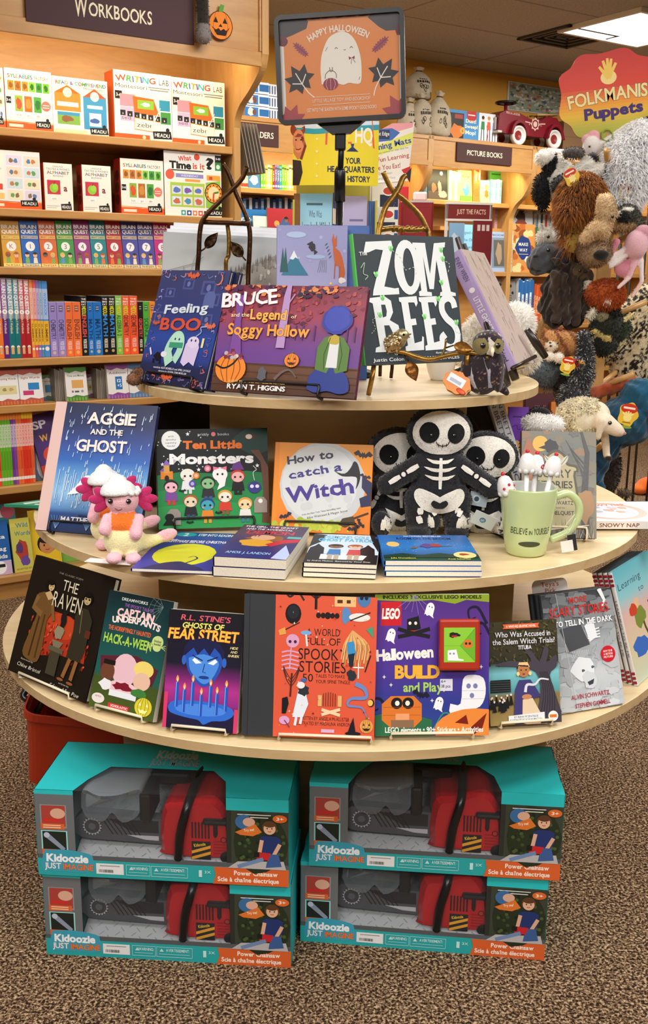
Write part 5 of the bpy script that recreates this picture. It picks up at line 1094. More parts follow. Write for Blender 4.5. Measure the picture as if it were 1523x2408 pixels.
# ================================================= sign stand and top tier
z1,z2,z3=ZT
sg=Vector((TC.x,TC.y+.02,z1))
t=thing('sign_stand','black metal sign stand with a framed orange halloween poster','sign',sg)
m=MB();m.lathe([(.0,0),(.085,0),(.085,.012),(.06,.018),(.06,.03),(.03,.036),(.012,.05)],'#141416',seg=28);m.obj('base',M_BLACK,t)
Q=[on_y(*q,sg.y-.03)for q in((648,38),(958,18),(944,285),(651,290))]
c4=(Q[0]+Q[1]+Q[2]+Q[3])/4;ex=((Q[1]-Q[0])+(Q[2]-Q[3]))/2;Wf=ex.length;ex.normalize();ey=((Q[0]-Q[3])+(Q[1]-Q[2]))/2;ey=ey-ex*ey.dot(ex);Hf=ey.length;ey.normalize();ez=ex.cross(ey)
ya=-.12;R_=Matrix.Rotation(ya,3,ey);ex=R_@ex;ez=R_@ez;Wf/=math.cos(ya)
fz=c4.z-sg.z-Hf/2
zc=on_y(812,436,sg.y).z-sg.z
m=MB();m.tube([(0,0,.03),(0,0,zc)],.0085,'#121214',seg=14);m.obj('lower_pole',M_BLACK,t)
m=MB();m.tube([(0,0,zc),(0.004,0,fz)],.0065,'#121214',seg=14);m.obj('upper_pole',M_BLACK,t)
m=MB();m.lathe([(.0,-.035),(.0125,-.035),(.0125,.03),(.0105,.036),(0,.036)],'#0f0f11',M=Matrix.Translation((0,0,zc)),seg=16);m.obj('collar',M_PLAST,t)
m=MB();m.box(-.012,.012,-.014,.012,fz-.055,fz+.0,'#0f0f11',bev=.003);m.prism([(-.055,.0),(.055,.0),(.02,-.026),(-.02,-.026)],-.012,.012,(Vector((0,-.01,fz+.004)),ex,ey,ez),'#0f0f11');m.obj('clamp',M_PLAST,t)
def rrect(w,h,r,n=6):
 P=[]
 for sx,sy,a0 in((1,-1,-PI/2),(1,1,0),(-1,1,PI/2),(-1,-1,PI)):
  for i in range(n+1):a=a0+PI/2*i/n;P.append((sx*(w/2-r)+r*math.cos(a),sy*(h/2-r)+r*math.sin(a)))
 return P
FM=frameM(c4-sg,ex,ey,ez)
m=MB();O=rrect(Wf,Hf,.016);I=rrect(Wf-.019,Hf-.019,.006);n=len(O)
for d0,d1,A_,B_ in((.010,.010,O,I),(-.006,-.006,I,O)):m.add([Vector((x,y,d0))for x,y in A_]+[Vector((x,y,d1))for x,y in B_],[(i,(i+1)%n,n+(i+1)%n,n+i)for i in range(n)],'#101012',0,True)
m.add([Vector((x,y,.010))for x,y in O]+[Vector((x,y,-.006))for x,y in O],[((i+1)%n,i,n+i,n+(i+1)%n)for i in range(n)],'#101012',0,True)
m.add([Vector((x,y,.010))for x,y in I]+[Vector((x,y,-.002))for x,y in I],[(i,(i+1)%n,n+(i+1)%n,n+i)for i in range(n)],'#101012',0,True)
m.obj('frame',M_BLACK,t,M=FM)
m=MB();pw,ph=Wf-.017,Hf-.017;m.box(-pw/2,pw/2,-ph/2,ph/2,-.005,0,'#e8e2da')
a=Art(m,pw,ph,(Vector((-pw/2,-ph/2,.0)),Vector((1,0,0)),Vector((0,1,0)),Vector((0,0,1))));OR='#df8c4c'
a.rect(.035,0,.985,1,OR)
a.clip=True
a.blob(.08,.03,.15,.14,'#3c3538',seed=2,j=.12);a.blob(.92,.03,.17,.14,'#4a4448',seed=3,j=.12);a.blob(.03,.2,.04,.05,'#6a2a3a',seed=5);a.blob(.99,.17,.03,.06,'#6a2a3a',seed=6)
for i in range(7):a.blob(.2+i*.1,.0,.05,.012,'#4a3438',seed=i)
def oak(x,y,r,rot,col):
 for k in range(-2,4):a.leaf(x+math.cos(rot)*r*.28*k,y+math.sin(rot)*r*.28*k*a.W/a.H,r*(.5-.06*abs(k-.3)),col,rot+PI/2-.5,wd=.36);a.leaf(x+math.cos(rot)*r*.28*k,y+math.sin(rot)*r*.28*k*a.W/a.H,r*(.5-.06*abs(k-.3)),col,rot+PI/2+.5,wd=.36)
 a.line([(x-math.cos(rot)*r,y-math.sin(rot)*r*1.2),(x+math.cos(rot)*r*1.2,y+math.sin(rot)*r*1.4)],.006,'#7a3050')
oak(.17,.29,.075,.75,'#9a4a5e');oak(.84,.29,.08,2.45,'#9a4a5e')
def maple(x,y,r,rot,col,vein):
 P=[(0,-1),(.28,-.45),(.75,-.62),(.62,-.1),(.95,.2),(.45,.3),(.3,.75),(0,.45),(-.3,.75),(-.45,.3),(-.95,.2),(-.62,-.1),(-.75,-.62),(-.28,-.45)]
 k=a.W/a.H;q=lambda u,v:(x+r*(u*math.cos(rot)-v*math.sin(rot)),y+r*k*(u*math.sin(rot)+v*math.cos(rot)))
 a.poly([q(*p)for p in P],col)
 if vein:a.curve([q(0,-.5),q(0,.3),q(.05,.9),q(.2,1.35)],r*.06,vein);a.line([q(0,.25),q(.5,-.1)],r*.06,vein);a.line([q(0,.25),q(-.5,-.1)],r*.06,vein)
maple(.16,.60,.135,-.55,'#342e31','#efe8de');maple(.85,.585,.135,.6,'#342e31','#efe8de');maple(.08,.98,.12,.4,'#a8484e',None);maple(.97,.96,.14,-.5,'#a8484e',None)
gh=[(.34,.655),(.335,.5),(.35,.36),(.40,.22),(.46,.165),(.52,.15),(.58,.175),(.63,.25),(.665,.38),(.675,.52),(.665,.655),(.62,.668),(.57,.655),(.52,.672),(.47,.655),(.42,.68),(.38,.655)]
a.poly(smooth(gh+[gh[0]],4),'#ebe4da')
for e in(.47,.595):a.curve([(e-.012,.315),(e,.3),(e+.012,.315)],.005,'#4a4444',n=5)
a.curve([(.53,.325),(.54,.33),(.55,.325)],.004,'#4a4444',n=4);a.poly([(.57,.395),(.595,.41),(.62,.39),(.62,.425),(.595,.412),(.575,.43)],'#8a3048');a.line([(.595,.42),(.59,.47)],.004,'#5a4a4a');a.line([(.605,.42),(.625,.46)],.004,'#5a4a4a');a.line([(.4,.29),(.38,.33)],.004,'#6a6060');a.line([(.66,.6),(.65,.63)],.004,'#6a6060')
a.curve([(.37,.6),(.38,.55),(.42,.52),(.46,.55),(.465,.6)],.005,'#4a4444',n=5);a.curve([(.41,.49),(.415,.53),(.43,.53),(.435,.49)],.005,'#4a4444',n=4);a.ell(.415,.655,.062,.06,'#8f3a50')
for q_ in(-.03,0,.03):a.curve([(.415+q_*.8,.6),(.415+q_*1.3,.655),(.415+q_*.8,.71)],.004,'#d8a8a8',n=4)
a.text('HAPPY HALLOWEEN',.49,.115,.062,'#efe6da',w=.52,wt=2,arc=2.1);a.rect(.26,.775,.74,.78,'#efe0cc');a.text('LITTLE VILLAGE TOY AND BOOKSHOP',.5,.815,.034,'#efe0cc',w=.48,wt=0);a.rect(.26,.855,.74,.86,'#efe0cc');a.text('GET INTO THE SEASON WITH SOME SPOOKY GOOD BOOKS',.5,.905,.034,'#efe0cc',w=.58,wt=1)
m.obj('poster',M_PRINT,t,M=FM)
m=MB();m.add([(-pw/2,-ph/2,.0035),(pw/2,-ph/2,.0035),(pw/2,ph/2,.0035),(-pw/2,ph/2,.0035)],[(0,1,2,3)],'#fff');m.obj('clear_cover',M_FILM,t,M=FM)
def easel(name,label,M,w,H,col,T,drop=.0,group=None,lip=.028,rr=.0022):
 """wire stand for the book whose lower front edge is M's origin (x right, y up the cover, z out of it)"""
 t=thing(name,label,'book easel',M,group);g=rr+.0004;mw=min(w*.36,.08)
 Mi=M.inverted();up=(Mi.to_3x3()@Z);back=(Mi.to_3x3()@(M.to_3x3()@Vector((0,0,-1))-Z*(M.to_3x3()@Vector((0,0,-1))).z)).normalized()
 m=MB()
 lipz=.016+rr
 m.tube(smooth([Vector((-mw,-g,-T-.004)),Vector((-mw,-g,.003)),Vector((-mw,lipz*.15,.007)),Vector((-mw,lipz,.006)),Vector((-mw*.8,lipz+.003,.0045)),Vector((mw*.8,lipz+.003,.0045)),Vector((mw,lipz,.006)),Vector((mw,lipz*.15,.007)),Vector((mw,-g,.003)),Vector((mw,-g,-T-.004))],4)if lip>.01 else[Vector((-mw,-g,-T-.004)),Vector((-mw,-g,.004)),Vector((-mw,.006,.006)),Vector((mw,.006,.006)),Vector((mw,-g,.004)),Vector((mw,-g,-T-.004))],rr,col,seg=6);m.obj('front_ledge',M_WIRE,t)
 m=MB();hb=H*.62
 m.tube([Vector((-mw,-g,-T-.004)),Vector((-mw*.8,hb,-T-.004)),Vector((mw*.8,hb,-T-.004)),Vector((mw,-g,-T-.004))],rr,col,seg=6);m.obj('back_frame',M_WIRE,t)
 m=MB();a0=Vector((0,hb,-T-.004));f0=Vector((0,-g,-T-.004))
 foot=f0+back*hb*.45;foot=foot+up*(-(drop)+rr*1.0-(foot-Vector((0,0,0))).dot(up)+0)
 m.tube([a0+Vector((-mw*.5,0,0)),foot+Vector((-mw*.5,0,0)),foot+Vector((mw*.5,0,0)),a0+Vector((mw*.5,0,0))],rr,col,seg=6);m.obj('strut',M_WIRE,t)
 return t
BK,CRM='#141416','#e8dcc0'
# ---- top tier books
M,W,H=fit_stand((322,893.5),(477,916),(386,631.5),(541,640),z1+.010,12)
def feeling(a):
 a.grad([(0,'#3a3f6c'),(.5,'#2f3d80'),(.58,'#2b4aa0'),(.78,'#2c3f8c'),(.84,'#232a52'),(1,'#1e2342')])
 for x,y,r in((.2,.2,.07),(.45,.12,.08),(.75,.15,.1),(.85,.25,.09),(.12,.42,.08),(.82,.42,.08)):a.rect(x-r,y-r*.6,x+r,y+r*.6,'#4a5490');a.rect(x-r*.7,y-r*.4,x+r*.7,y+r*.4,'#343c70');a.ell(x,y,r*.3,None,'#6a74b0')
 a.poly([(.72,.22),(.76,.18),(.84,.18),(.88,.22),(.88,.32),(.72,.32)],'#5a66a0')
 r=random.Random(5)
 for k in range(70):
  e=r.random();s_=r.choice((0,1,2,3));x,y=((e,r.uniform(.02,.07)),(e,r.uniform(.93,.985)),(r.uniform(.02,.09),e),(r.uniform(.91,.98),e))[s_]
  rt=r.uniform(0,6);rr_=r.uniform(.03,.06);c=r.choice(['#5a5f96','#6a6aa4','#8a6a9a','#c8604a','#a89ac8','#4e548c'])
  a.curve([(x,y),(x+rr_*math.cos(rt),y+.6*rr_*math.sin(rt)),(x+rr_*1.4*math.cos(rt+.9),y+.8*rr_*math.sin(rt+.9))],.014,c,.004,n=4)
 a.bat(.5,.055,.09,'#d8603c');a.bat(.1,.48,.06,'#c85a40');a.bat(.9,.48,.08,'#e07050');a.bat(.45,.945,.09,'#d8603c');a.ell(.88,.08,.05,None,'#e07a5a');a.ell(.865,.075,.045,None,'#343a68')
 a.text('Feeling',.5,.335,.075,'#d8e2f0',w=.62,wt=2,rot=.06,jit=.05,wob=.01);a.text('BOO',.47,.475,.10,'#d8543a',w=.58,wt=2,rot=.03,wob=.012)
 a.curve([(.44,.82),(.38,.72),(.42,.62),(.48,.58),(.54,.61),(.55,.7),(.5,.8)],.12,'#b0e0c8',.08,n=5);a.ell(.48,.6,.085,.05,'#b8e6cf');a.line([(.38,.66),(.58,.655)],.05,'#3f9a78');a.poly([(.6,.8),(.62,.64),(.68,.59),(.78,.6),(.82,.66),(.8,.82),(.72,.79),(.66,.83)],'#d8c8ec');a.ell(.72,.62,.085,.05,'#e0d2f2')
 for e in(.45,.51,.69,.75):a.ell(e,.605,.012,None,'#3a3a6a',n=8)
 a.curve([(.74,.57),(.8,.53),(.78,.49),(.86,.48)],.012,'#9ab0dc',n=4);a.rect(.84,.58,.87,.66,'#f0e0a0')
 a.blob(.24,.77,.06,.035,'#141420',seed=3);a.ell(.33,.745,.045,.026,'#e8e4ee');a.line([(.14,.76),(.1,.70)],.02,'#e8e4ee');a.rect(.18,.79,.2,.83,'#16162a');a.rect(.28,.79,.3,.83,'#16162a')
 a.text('words by ALEX BONIELLO and APRIL LAVALLE',.5,.865,.017,'#e4e4f0',w=.56,wt=1);a.text('pictures by OLIVIA CHIN MUELLER',.52,.893,.016,'#e4e4f0',w=.42,wt=1)
make_book('book','dark blue picture book with two small ghosts on a black wire easel','book',M,W,H,.010,'#2a2e54',feeling,page='#e8e0d0')
M2=M@Matrix.Translation((.012,.0,-.0115));make_book('book','second copy behind the dark blue two ghosts book, only its edge showing','book',M2,W,H,.010,'#22264a',None,page='#e8e0d0')
easel('book_easel','black wire easel holding the dark blue two ghosts book',M,W,H,BK,.024,.010)
M,W,H=fit_stand((495,917),(832,938),(545,667),(859,677.5),z1+.010,12)
def bruce(a):
 a.grad([(0,'#6a2338'),(.12,'#8a3344'),(.3,'#9a4058'),(.44,'#7a3f78'),(.62,'#6b3f8e'),(.73,'#6a4088'),(.735,'#6b4630'),(1,'#4c2f20')])
 r=random.Random(9)
 for i in range(150):a.blob(r.random(),r.uniform(0,.36),.016,.02,r.choice(['#7a2438','#b04a48','#a83e44','#5c1c38','#93364a']),n=6,j=.5,seed=i)
 for i in range(60):a.blob(r.uniform(.0,.45)if i%2 else r.uniform(.55,.8),r.uniform(0,.1),.018,.02,r.choice(['#2a1a40','#d8703a','#e08a4a','#4a2050']),n=6,j=.5,seed=i)
 a.poly([(.1,.75),(.12,.3),(.1,.1),(.17,.1),(.16,.35),(.2,.75)],'#7a4898');a.poly([(.43,.58),(.445,.1),(.46,0),(.49,0),(.49,.58)],'#b490c4');a.line([(.47,.2),(.52,.08)],.008,'#b490c4')
 for x in(.55,.6,.68,.9,.95):a.rect(x,.36,x+.008,.5,'#56306c')
 a.line([(0,.73),(1,.745)],.004,'#3a2418');
 for y in(.8,.86,.93):a.line([(0,y),(1,y+.015)],.003,'#57382a')
 a.text('BRUCE',.2,.13,.115,'#efe9ec',w=.38,wt=2,jit=.1,rot=.10,wob=.02,grow=.15);a.text('and the',.15,.285,.035,'#f0d8a0',w=.13,wt=1,rot=.02);a.text('Legend',.35,.275,.09,'#f4b04a',w=.25,wt=2,wob=.012,out='#3a1a3a',outw=3);a.text('of',.53,.29,.03,'#f0d8a0',w=.035,wt=1);a.text('Soggy Hollow',.36,.42,.1,'#f0a03e',w=.57,wt=2,wob=.014,out='#3a1a3a',outw=3);a.curve([(.14,.45),(.2,.52),(.26,.47)],.008,'#f0a03e',.002)
 a.ell(.13,.79,.115,.13,'#3a1a10');a.pumpkin(.13,.79,.11,'#e8862e','#8a3c10',face=False,stem='#6a2a4a');a.curve([(.02,.76),(.08,.79),(.14,.75),(.18,.68)],.012,'#1a100c');r=random.Random(2)
 for i in range(14):a.ell(r.uniform(.06,.2),r.uniform(.64,.69),.014,None,r.choice(['#a84a6a','#5a3a7a','#e0c8c0','#7a2a3a','#b8b0a8']),n=8)
 a.ell(.555,.69,.054,.064,'#2a120a');a.pumpkin(.555,.69,.05,'#e8862e','#8a3c10',stem='#4a6a3a');a.curve([(.45,.87),(.5,.8),(.55,.78),(.6,.84)],.02,'#6a5a58',.006);a.blob(.36,.83,.03,.07,'#5a5a62',seed=8)
 a.poly(smooth([(.68,.94),(.69,.82),(.74,.76),(.83,.74),(.91,.77),(.95,.84),(.96,.94),(.9,.97),(.82,.95),(.74,.97),(.68,.94)],4),'#2a3a88');a.poly([(.72,.76),(.72,.56),(.76,.47),(.83,.44),(.89,.47),(.935,.56),(.935,.76),(.86,.79),(.83,.7),(.80,.79)],'#567a38');a.poly([(.79,.74),(.80,.5),(.83,.47),(.86,.5),(.865,.74)],'#d8d8dc');a.blob(.83,.49,.04,.05,'#b8a03a',seed=4)
 a.blob(.83,.31,.1,.13,'#2f3a9a',n=26,j=.07,seed=6);a.blob(.83,.3,.085,.11,'#3a46ac',n=24,j=.07,seed=12)
 a.line([(.80,.47),(.77,.62),(.78,.76)],.005,'#2c4420');a.line([(.86,.47),(.89,.62),(.88,.76)],.005,'#2c4420')
 a.text('#1 NEW YORK TIMES BEST-SELLING AUTHOR',.33,.905,.02,'#e0c070',w=.40,wt=1);a.text('RYAN T. HIGGINS',.33,.955,.042,'#f0ece8',w=.41,wt=2)
make_book('book','wide purple and red picture book with orange pumpkins on a black easel','book',M,W,H,.013,'#5a2340',bruce)
easel('book_easel','black wire easel holding the wide purple picture book',M@Matrix.Translation((.0,0,0)),W,H,BK,.013,.010)
def leaf3(mb,c,ex,ey,L,wd,col,bend=.2,n=10):
 """veined metal leaf: from c along ex, width along ey"""
 ez=ex.cross(ey);vs=[];fs=[];th=.0022
 for sgn_ in(1,-1):
  o=len(vs)
  for i in range(n+1):
   t_=i/n;w_=wd*math.sin(PI*t_**.8)*.5+.0004
   for j in(-2,-1,0,1,2):
    k=abs(j)/2;d=.012*L/.05*(k*.18)+.0016*math.sin(t_*22+abs(j)*1.6)*(k>0)-bend*L*(t_-.5)**2
    vs.append(c+ex*(L*t_-.0*k)+ey*(w_*j/2)+ez*(d+sgn_*th/2))
  for i in range(n):
   for j in range(4):
    q_=(o+i*5+j,o+(i+1)*5+j,o+(i+1)*5+j+1,o+i*5+j+1);fs.append(q_[::-1]if sgn_>0 else q_)
 h=len(vs)//2
 for i in range(n):
  for j in(0,4):fs.append((i*5+j,(i+1)*5+j,h+(i+1)*5+j,h+i*5+j))
 mb.add(vs,fs,col,0,True)
GOLD,BRZ='#9a7434','#4a2f1a'
yE=2.40
P_=lambda x,y,Y=yE:on_y(x,y,Y)
t=thing('twig_easel','bronze twig easel with two leaves before the snowy mountain books','easel',Vector((-.22,yE,z1)))
o0=Vector((-.22,yE,z1));L_=lambda pts,Y=yE:[P_(x,y,Y)-o0 for x,y in pts]
def floor_pt(x,Y):q=Vector((x,Y,z1+.004));return q-o0
m=MB();a_=L_([(581,392),(565,425),(520,470),(480,512),(470,545),(467,600),(463,660)]);a_.append(floor_pt(a_[-1].x+o0.x-.004,yE-.02));m.tube(smooth(a_,6),.0055,BRZ,seg=8);m.obj('left_upright',M_BRONZE,t)
m=MB();a_=L_([(524,385),(538,410),(555,455),(577,505),(587,545),(586,600),(583,665)],yE+.012);a_.append(floor_pt(a_[-1].x+o0.x,yE-.02));m.tube(smooth(a_,6),.0055,BRZ,seg=8);m.obj('right_upright',M_BRONZE,t)
m=MB();m.tube(L_([(471,522),(500,523),(540,524),(586,526)],yE+.004),.0055,BRZ,seg=8);m.obj('crossbar',M_BRONZE,t)
m=MB();a_=L_([(534,524),(538,560),(537,600),(531,640)],yE+.02);a_.append(floor_pt(a_[-1].x+o0.x,yE+.14));m.tube(smooth(a_,5),.005,GOLD,seg=8);m.obj('rear_leg',M_BRONZE,t)
m=MB();c=P_(482,584)-o0;e=(P_(512,547)-P_(482,584));l=e.length;e.normalize();leaf3(m,c,e,Vector((0,-1,0)).cross(e).normalized(),l,l*.5,'#3a2516');m.tube([P_(470,592)-o0,c],.002,BRZ,seg=6);m.obj('leaf',M_BRONZE,t)
m=MB();c=P_(578,613,yE)-o0;e=(P_(541,568)-P_(578,613));l=e.length;e.normalize();leaf3(m,c+e*l*.2,e,Vector((0,-1,0)).cross(e).normalized(),l*.8,l*.48,'#3a2516');m.tube([c,c+e*l*.3],.002,BRZ,seg=6);m.obj('leaf',M_BRONZE,t)
M,W,H=fit_stand((374,850),(640,862),(378,545),(655,566),z1+.004,10)
M=Matrix.Translation(Vector((0,.15,0)))@M
sc_=1.0
M=None
Ym=2.47
p0,p1=on_y(372,850,Ym),on_y(652,850,Ym);p0.z=p1.z=z1+.004;uu=(p1-p0);Wm=uu.length
tlm=on_y(378,545,Ym+.05);Hm=(tlm.z-z1)/math.cos(.14)
Mm=frameM((p0+p1)/2,Vector((1,0,0)),Vector((0,math.sin(.14),math.cos(.14))),Vector((0,-math.cos(.14),math.sin(.14))))@Matrix.Rotation(-.045,4,'Z')
def snow(a):
 a.grad([(0,'#aeb2b4'),(.25,'#b9bcbd'),(.5,'#b9b8b2'),(1,'#c9c8c2')])
 a.poly([(0,.42),(.1,.46),(.2,.43),(.42,.33),(.6,.26),(.8,.19),(1,.1),(1,.95),(0,.95)],'#a29a90');r=random.Random(3)
 for i in range(160):
  x=r.random();y=.46-.36*x+r.uniform(-.01,.05);a.poly([(x-.006,y+.03),(x,y-.02),(x+.006,y+.03)],r.choice(['#6e655c','#7c7268','#8a8076']))
 for i in range(220):x=r.random();y=r.uniform(.46-.3*x,1);a.blob(x,y,.012,.02,r.choice(['#c8c4bd','#8c847a','#b4aea4','#d4d0ca','#a39b90']),n=6,j=.5,seed=i)
 a.poly([(0,.5),(.2,.52),(.35,.7),(.2,1),(0,1)],'#cfccc6');a.line([(0,.3),(.28,.22),(.34,.17)],.004,'#6a6864');a.line([(.18,.25),(.18,.42)],.003,'#5a5854');a.curve([(.24,.5),(.24,.3),(.28,.16),(.33,.14)],.004,'#8a8884')
 for x,y in((.36,.56),(.44,.55)):a.blob(x,y,.03,.07,'#3a2e2a',seed=int(x*99));a.ell(x,y-.08,.016,None,'#b08a70');a.line([(x-.1,y+.06),(x+.08,y+.08)],.006,'#2a2624');a.line([(x,y),(x-.02,y+.16)],.014,'#2a2422')
for i in range(4):
 Mi=Mm@Matrix.Translation((.006*i,.010*i,-.0125*i))
 make_book('book',('front copy of the wide grey snowy mountain photo books','second of the wide snowy mountain books, white edge showing','third of the wide snowy mountain books, white edge showing','rearmost of the wide snowy mountain books, white edge showing')[i],'book',Mi,Wm,Hm*.97,.0115,'#b4b6b8' if i==0 else '#e4e6ea',snow if i==0 else None,page='#eceef0',group='wide snowy mountain photo books')
def lav(a):
 a.grad([(0,'#9a9ccc'),(.4,'#a9a6d2'),(1,'#a09cd0')])
 r=random.Random(2)
 for i in range(40):a.ell(r.random(),r.random(),r.uniform(.006,.03),None,mix('#a09cd0','#d0d0f0',r.uniform(.1,.5)),n=10)
 a.ell(.27,.06,.14,.02,'#b4c8ec');a.ell(.55,.2,.14,.014,'#a8bce4');a.poly([(.06,.32),(.14,.26),(.24,.16),(.33,.24),(.45,.32)],'#2f7a9a');a.poly([(.18,.215),(.24,.16),(.3,.215),(.26,.205),(.23,.22)],'#eef2f8')
 for x in(.08,.12):a.poly([(x-.04,.3),(x,.14),(x+.04,.3)],'#1f5a5e')
 a.blob(.5,.14,.05,.025,'#2a2634',seed=3);a.poly([(.42,.12),(.5,.1),(.55,.15)],'#2a2634');a.poly([(.52,.15),(.58,.17),(.53,.19)],'#2a2634')
 a.poly(smooth([(.80,.1),(.83,.14),(.9,.17),(.95,.24),(.97,.32),(.9,.33),(.88,.26),(.83,.25),(.8,.16),(.80,.1)],4),'#c8602e');a.line([(.83,.24),(.82,.34)],.014,'#b0502a');a.line([(.9,.26),(.89,.34)],.014,'#b0502a');a.blob(.93,.35,.05,.02,'#e8e0e0',seed=2);a.poly([(.78,.09),(.8,.05),(.82,.09),(.85,.06),(.85,.13),(.8,.14)],'#c8602e')
 for k in range(5):a.leaf(.7+.015*k,.12+.02*k,.03,'#2a5a72',rot=-.8,wd=.25);a.line([(.58+.03*k,.3),(.62+.02*k,.22)],.004,'#4a5a72')
 a.ell(.33,.44,.075,None,'#efe6d0');a.ell(.36,.43,.068,None,'#a5a2d1');a.ell(.77,.37,.018,None,'#f0d040');a.ell(.41,.5,.012,None,'#f0d040');a.blob(.83,.43,.1,.05,'#b878a8',seed=6);a.blob(.84,.46,.1,.03,'#7a8ad0',seed=9)
 a.poly(smooth([(.13,.62),(.17,.56),(.25,.54),(.28,.5),(.31,.53),(.28,.57),(.25,.62),(.2,.66),(.13,.62)],4),'#a8623e');a.blob(.88,.68,.12,.055,'#5a2a1e',seed=3);a.ell(.78,.65,.045,.03,'#5a2a1e');[a.rect(x,.72,x+.035,.78,'#4a2018')for x in(.8,.86,.93)];a.poly([(.9,.55),(.95,.49),(1,.55)],'#8a94b8')
 for i in range(5):a.text(('Curl up and discover','folk tales, legends and myths','from wintry landscapes in','this beautifully illustrated','anthology for children.')[i],.57,.45+i*.035,.013,'#3a3a60',w=(.3,.42,.38,.38,.34)[i],wt=0)
 for i in range(5):a.text(('Featuring a generous store','of 30 winter stories from','around the world, including','Father Frost, The Cat on','and the journey')[i],.57,.67+i*.035,.013,'#3a3a60',w=.38,wt=0)
Yl=2.28
def stand_y(x0,x1,yt,Y,tilt,zz=z1+.001,yaw=0.0):
 a_,b_=on_y(x0,yt,Y),on_y(x1,yt,Y);hh=(a_.z+b_.z)/2-zz;tl=math.radians(tilt)
 q_=Vector(((a_.x+b_.x)/2,Y-math.sin(tl)*hh,zz));ex=Vector((math.cos(yaw),math.sin(yaw),0));k=Vector((-ex.y,ex.x,0));ey=Z*math.cos(tl)+k*math.sin(tl)
 return frameM(q_,ex,ey,ex.cross(ey)),b_.x-a_.x,hh/math.cos(tl)
M,W,H=stand_y(651,816,530,2.30,8,yaw=-.02)
make_book('book','lavender book back with fox, bear and snowy peak, left of the sign pole','book',M,W,H,.014,'#9c9ccc',lav)
M,W,H=stand_y(716,867,530,2.325,7,yaw=-.02)
make_book('book','plain blue book showing right of the black sign pole','book',M,W,H,.012,'#4f6fb4',None)
ZB=z1+.062
M,W,H=fit_stand((860,859),(1091.7,848.7),(832,552.5),(1062,554.6),ZB,12)
def zom(a):
 a.rect(0,0,1,1,'#3b444a');r=random.Random(1)
 for i in range(60):a.ell(r.random(),r.random(),.003,None,'#59646a',n=5)
 X=lambda P:[(x,y)for x,y in P]
 cw='#e6ebec'
 def slab(P):a.poly(P,cw)
 slab([(.11,.06),(.36,.045),(.37,.1),(.25,.40),(.35,.415),(.39,.41),(.39,.46),(.13,.47),(.14,.43),(.27,.12),(.2,.115),(.13,.14),(.08,.145)])
 def ring(x,y,rx,ry,ix,iy,sx=0):
  n_=26;o_=[(x+rx*math.cos(2*PI*i/n_),y+ry*math.sin(2*PI*i/n_))for i in range(n_)];i_=[(x+sx+ix*math.cos(2*PI*i/n_),y+iy*math.sin(2*PI*i/n_))for i in range(n_)]
  a.up()
  for k in range(n_):a.poly([o_[k],o_[(k+1)%n_],i_[(k+1)%n_],i_[k]],cw,False)
 ring(.50,.25,.13,.215,.055,.15,.01)
 slab([(.57,.055),(.70,.055),(.70,.09),(.72,.30),(.79,.055),(.91,.045),(.90,.085),(.87,.09),(.92,.44),(.97,.45),(.97,.475),(.80,.475),(.81,.445),(.83,.44),(.80,.19),(.745,.42),(.70,.42),(.665,.16),(.675,.44),(.72,.445),(.72,.475),(.59,.475),(.59,.44),(.615,.43),(.60,.10),(.57,.09)])
 slab([(.09,.49),(.24,.475),(.30,.51),(.31,.60),(.27,.66),(.35,.70),(.37,.80),(.33,.87),(.25,.905),(.10,.905),(.11,.87),(.15,.86),(.12,.53),(.09,.52)])
 a.poly([(.20,.54),(.24,.54),(.25,.59),(.24,.63),(.205,.64)],'#3b444a');a.poly([(.21,.70),(.26,.70),(.29,.76),(.28,.83),(.22,.845)],'#3b444a')
 for x in(.38,.58):slab([(x,.485),(x+.18,.475),(x+.185,.53),(x+.165,.56),(x+.15,.525),(x+.09,.525),(x+.10,.655),(x+.15,.65),(x+.155,.70),(x+.105,.705),(x+.115,.845),(x+.19,.83),(x+.2,.79),(x+.215,.80),(x+.205,.90),(x+.02,.905),(x+.02,.87),(x+.045,.86),(x+.02,.525),(x,.515)])
 S=smooth([(.945,.57),(.93,.515),(.88,.49),(.82,.52),(.81,.59),(.85,.655),(.92,.71),(.95,.78),(.93,.86),(.87,.89),(.80,.865),(.785,.81),(.82,.78)],5);a.line(S,.06,cw)
 a.text('The',.075,.15,.028,cw,w=.075,wt=1,rot=.1);a.curve([(.04,.26),(.08,.22),(.06,.3),(.1,.32),(.07,.35)],.006,'#a8c8a8')
 for x,y in((.86,.11),(.87,.18),(.35,.11),(.18,.31),(.83,.37),(.22,.49),(.78,.5),(.62,.64),(.4,.76),(.95,.69),(.18,.62)):a.ell(x,y,.018,.02,'#6cc86a',n=10);a.ell(x-.015,y-.012,.01,.012,'#a8e8a0',n=8);a.ell(x+.012,y-.014,.01,.012,'#a8e8a0',n=8)
 for q_ in([(.36,.12),(.44,.18),(.47,.27),(.56,.25),(.58,.32)],[(.95,.7),(.93,.76),(.98,.78),(.96,.83)],[(.16,.63),(.1,.66),(.12,.72),(.08,.76)],[(.86,.19),(.93,.22),(.9,.3)]):
  s_=smooth(q_,5)
  for k in range(0,len(s_)-1,2):a.line([s_[k],s_[k+1]],.005,'#c8d8c8')
 a.text('by',.3,.925,.012,cw,w=.03,wt=0);a.text('Justin Colon',.22,.965,.026,cw,w=.3,wt=1,jit=.05);a.text('illustrated by',.78,.925,.016,cw,w=.16,wt=0,sh=.2);a.text('KALY QUARLES',.75,.965,.026,cw,w=.38,wt=1,jit=.05)
make_book('book','charcoal picture book with huge hand-cut white capitals on the bird easel','book',M,W,H,.014,'#3b444a',zom,spine='#58c060',page='#c8e8c0')
Mz=M
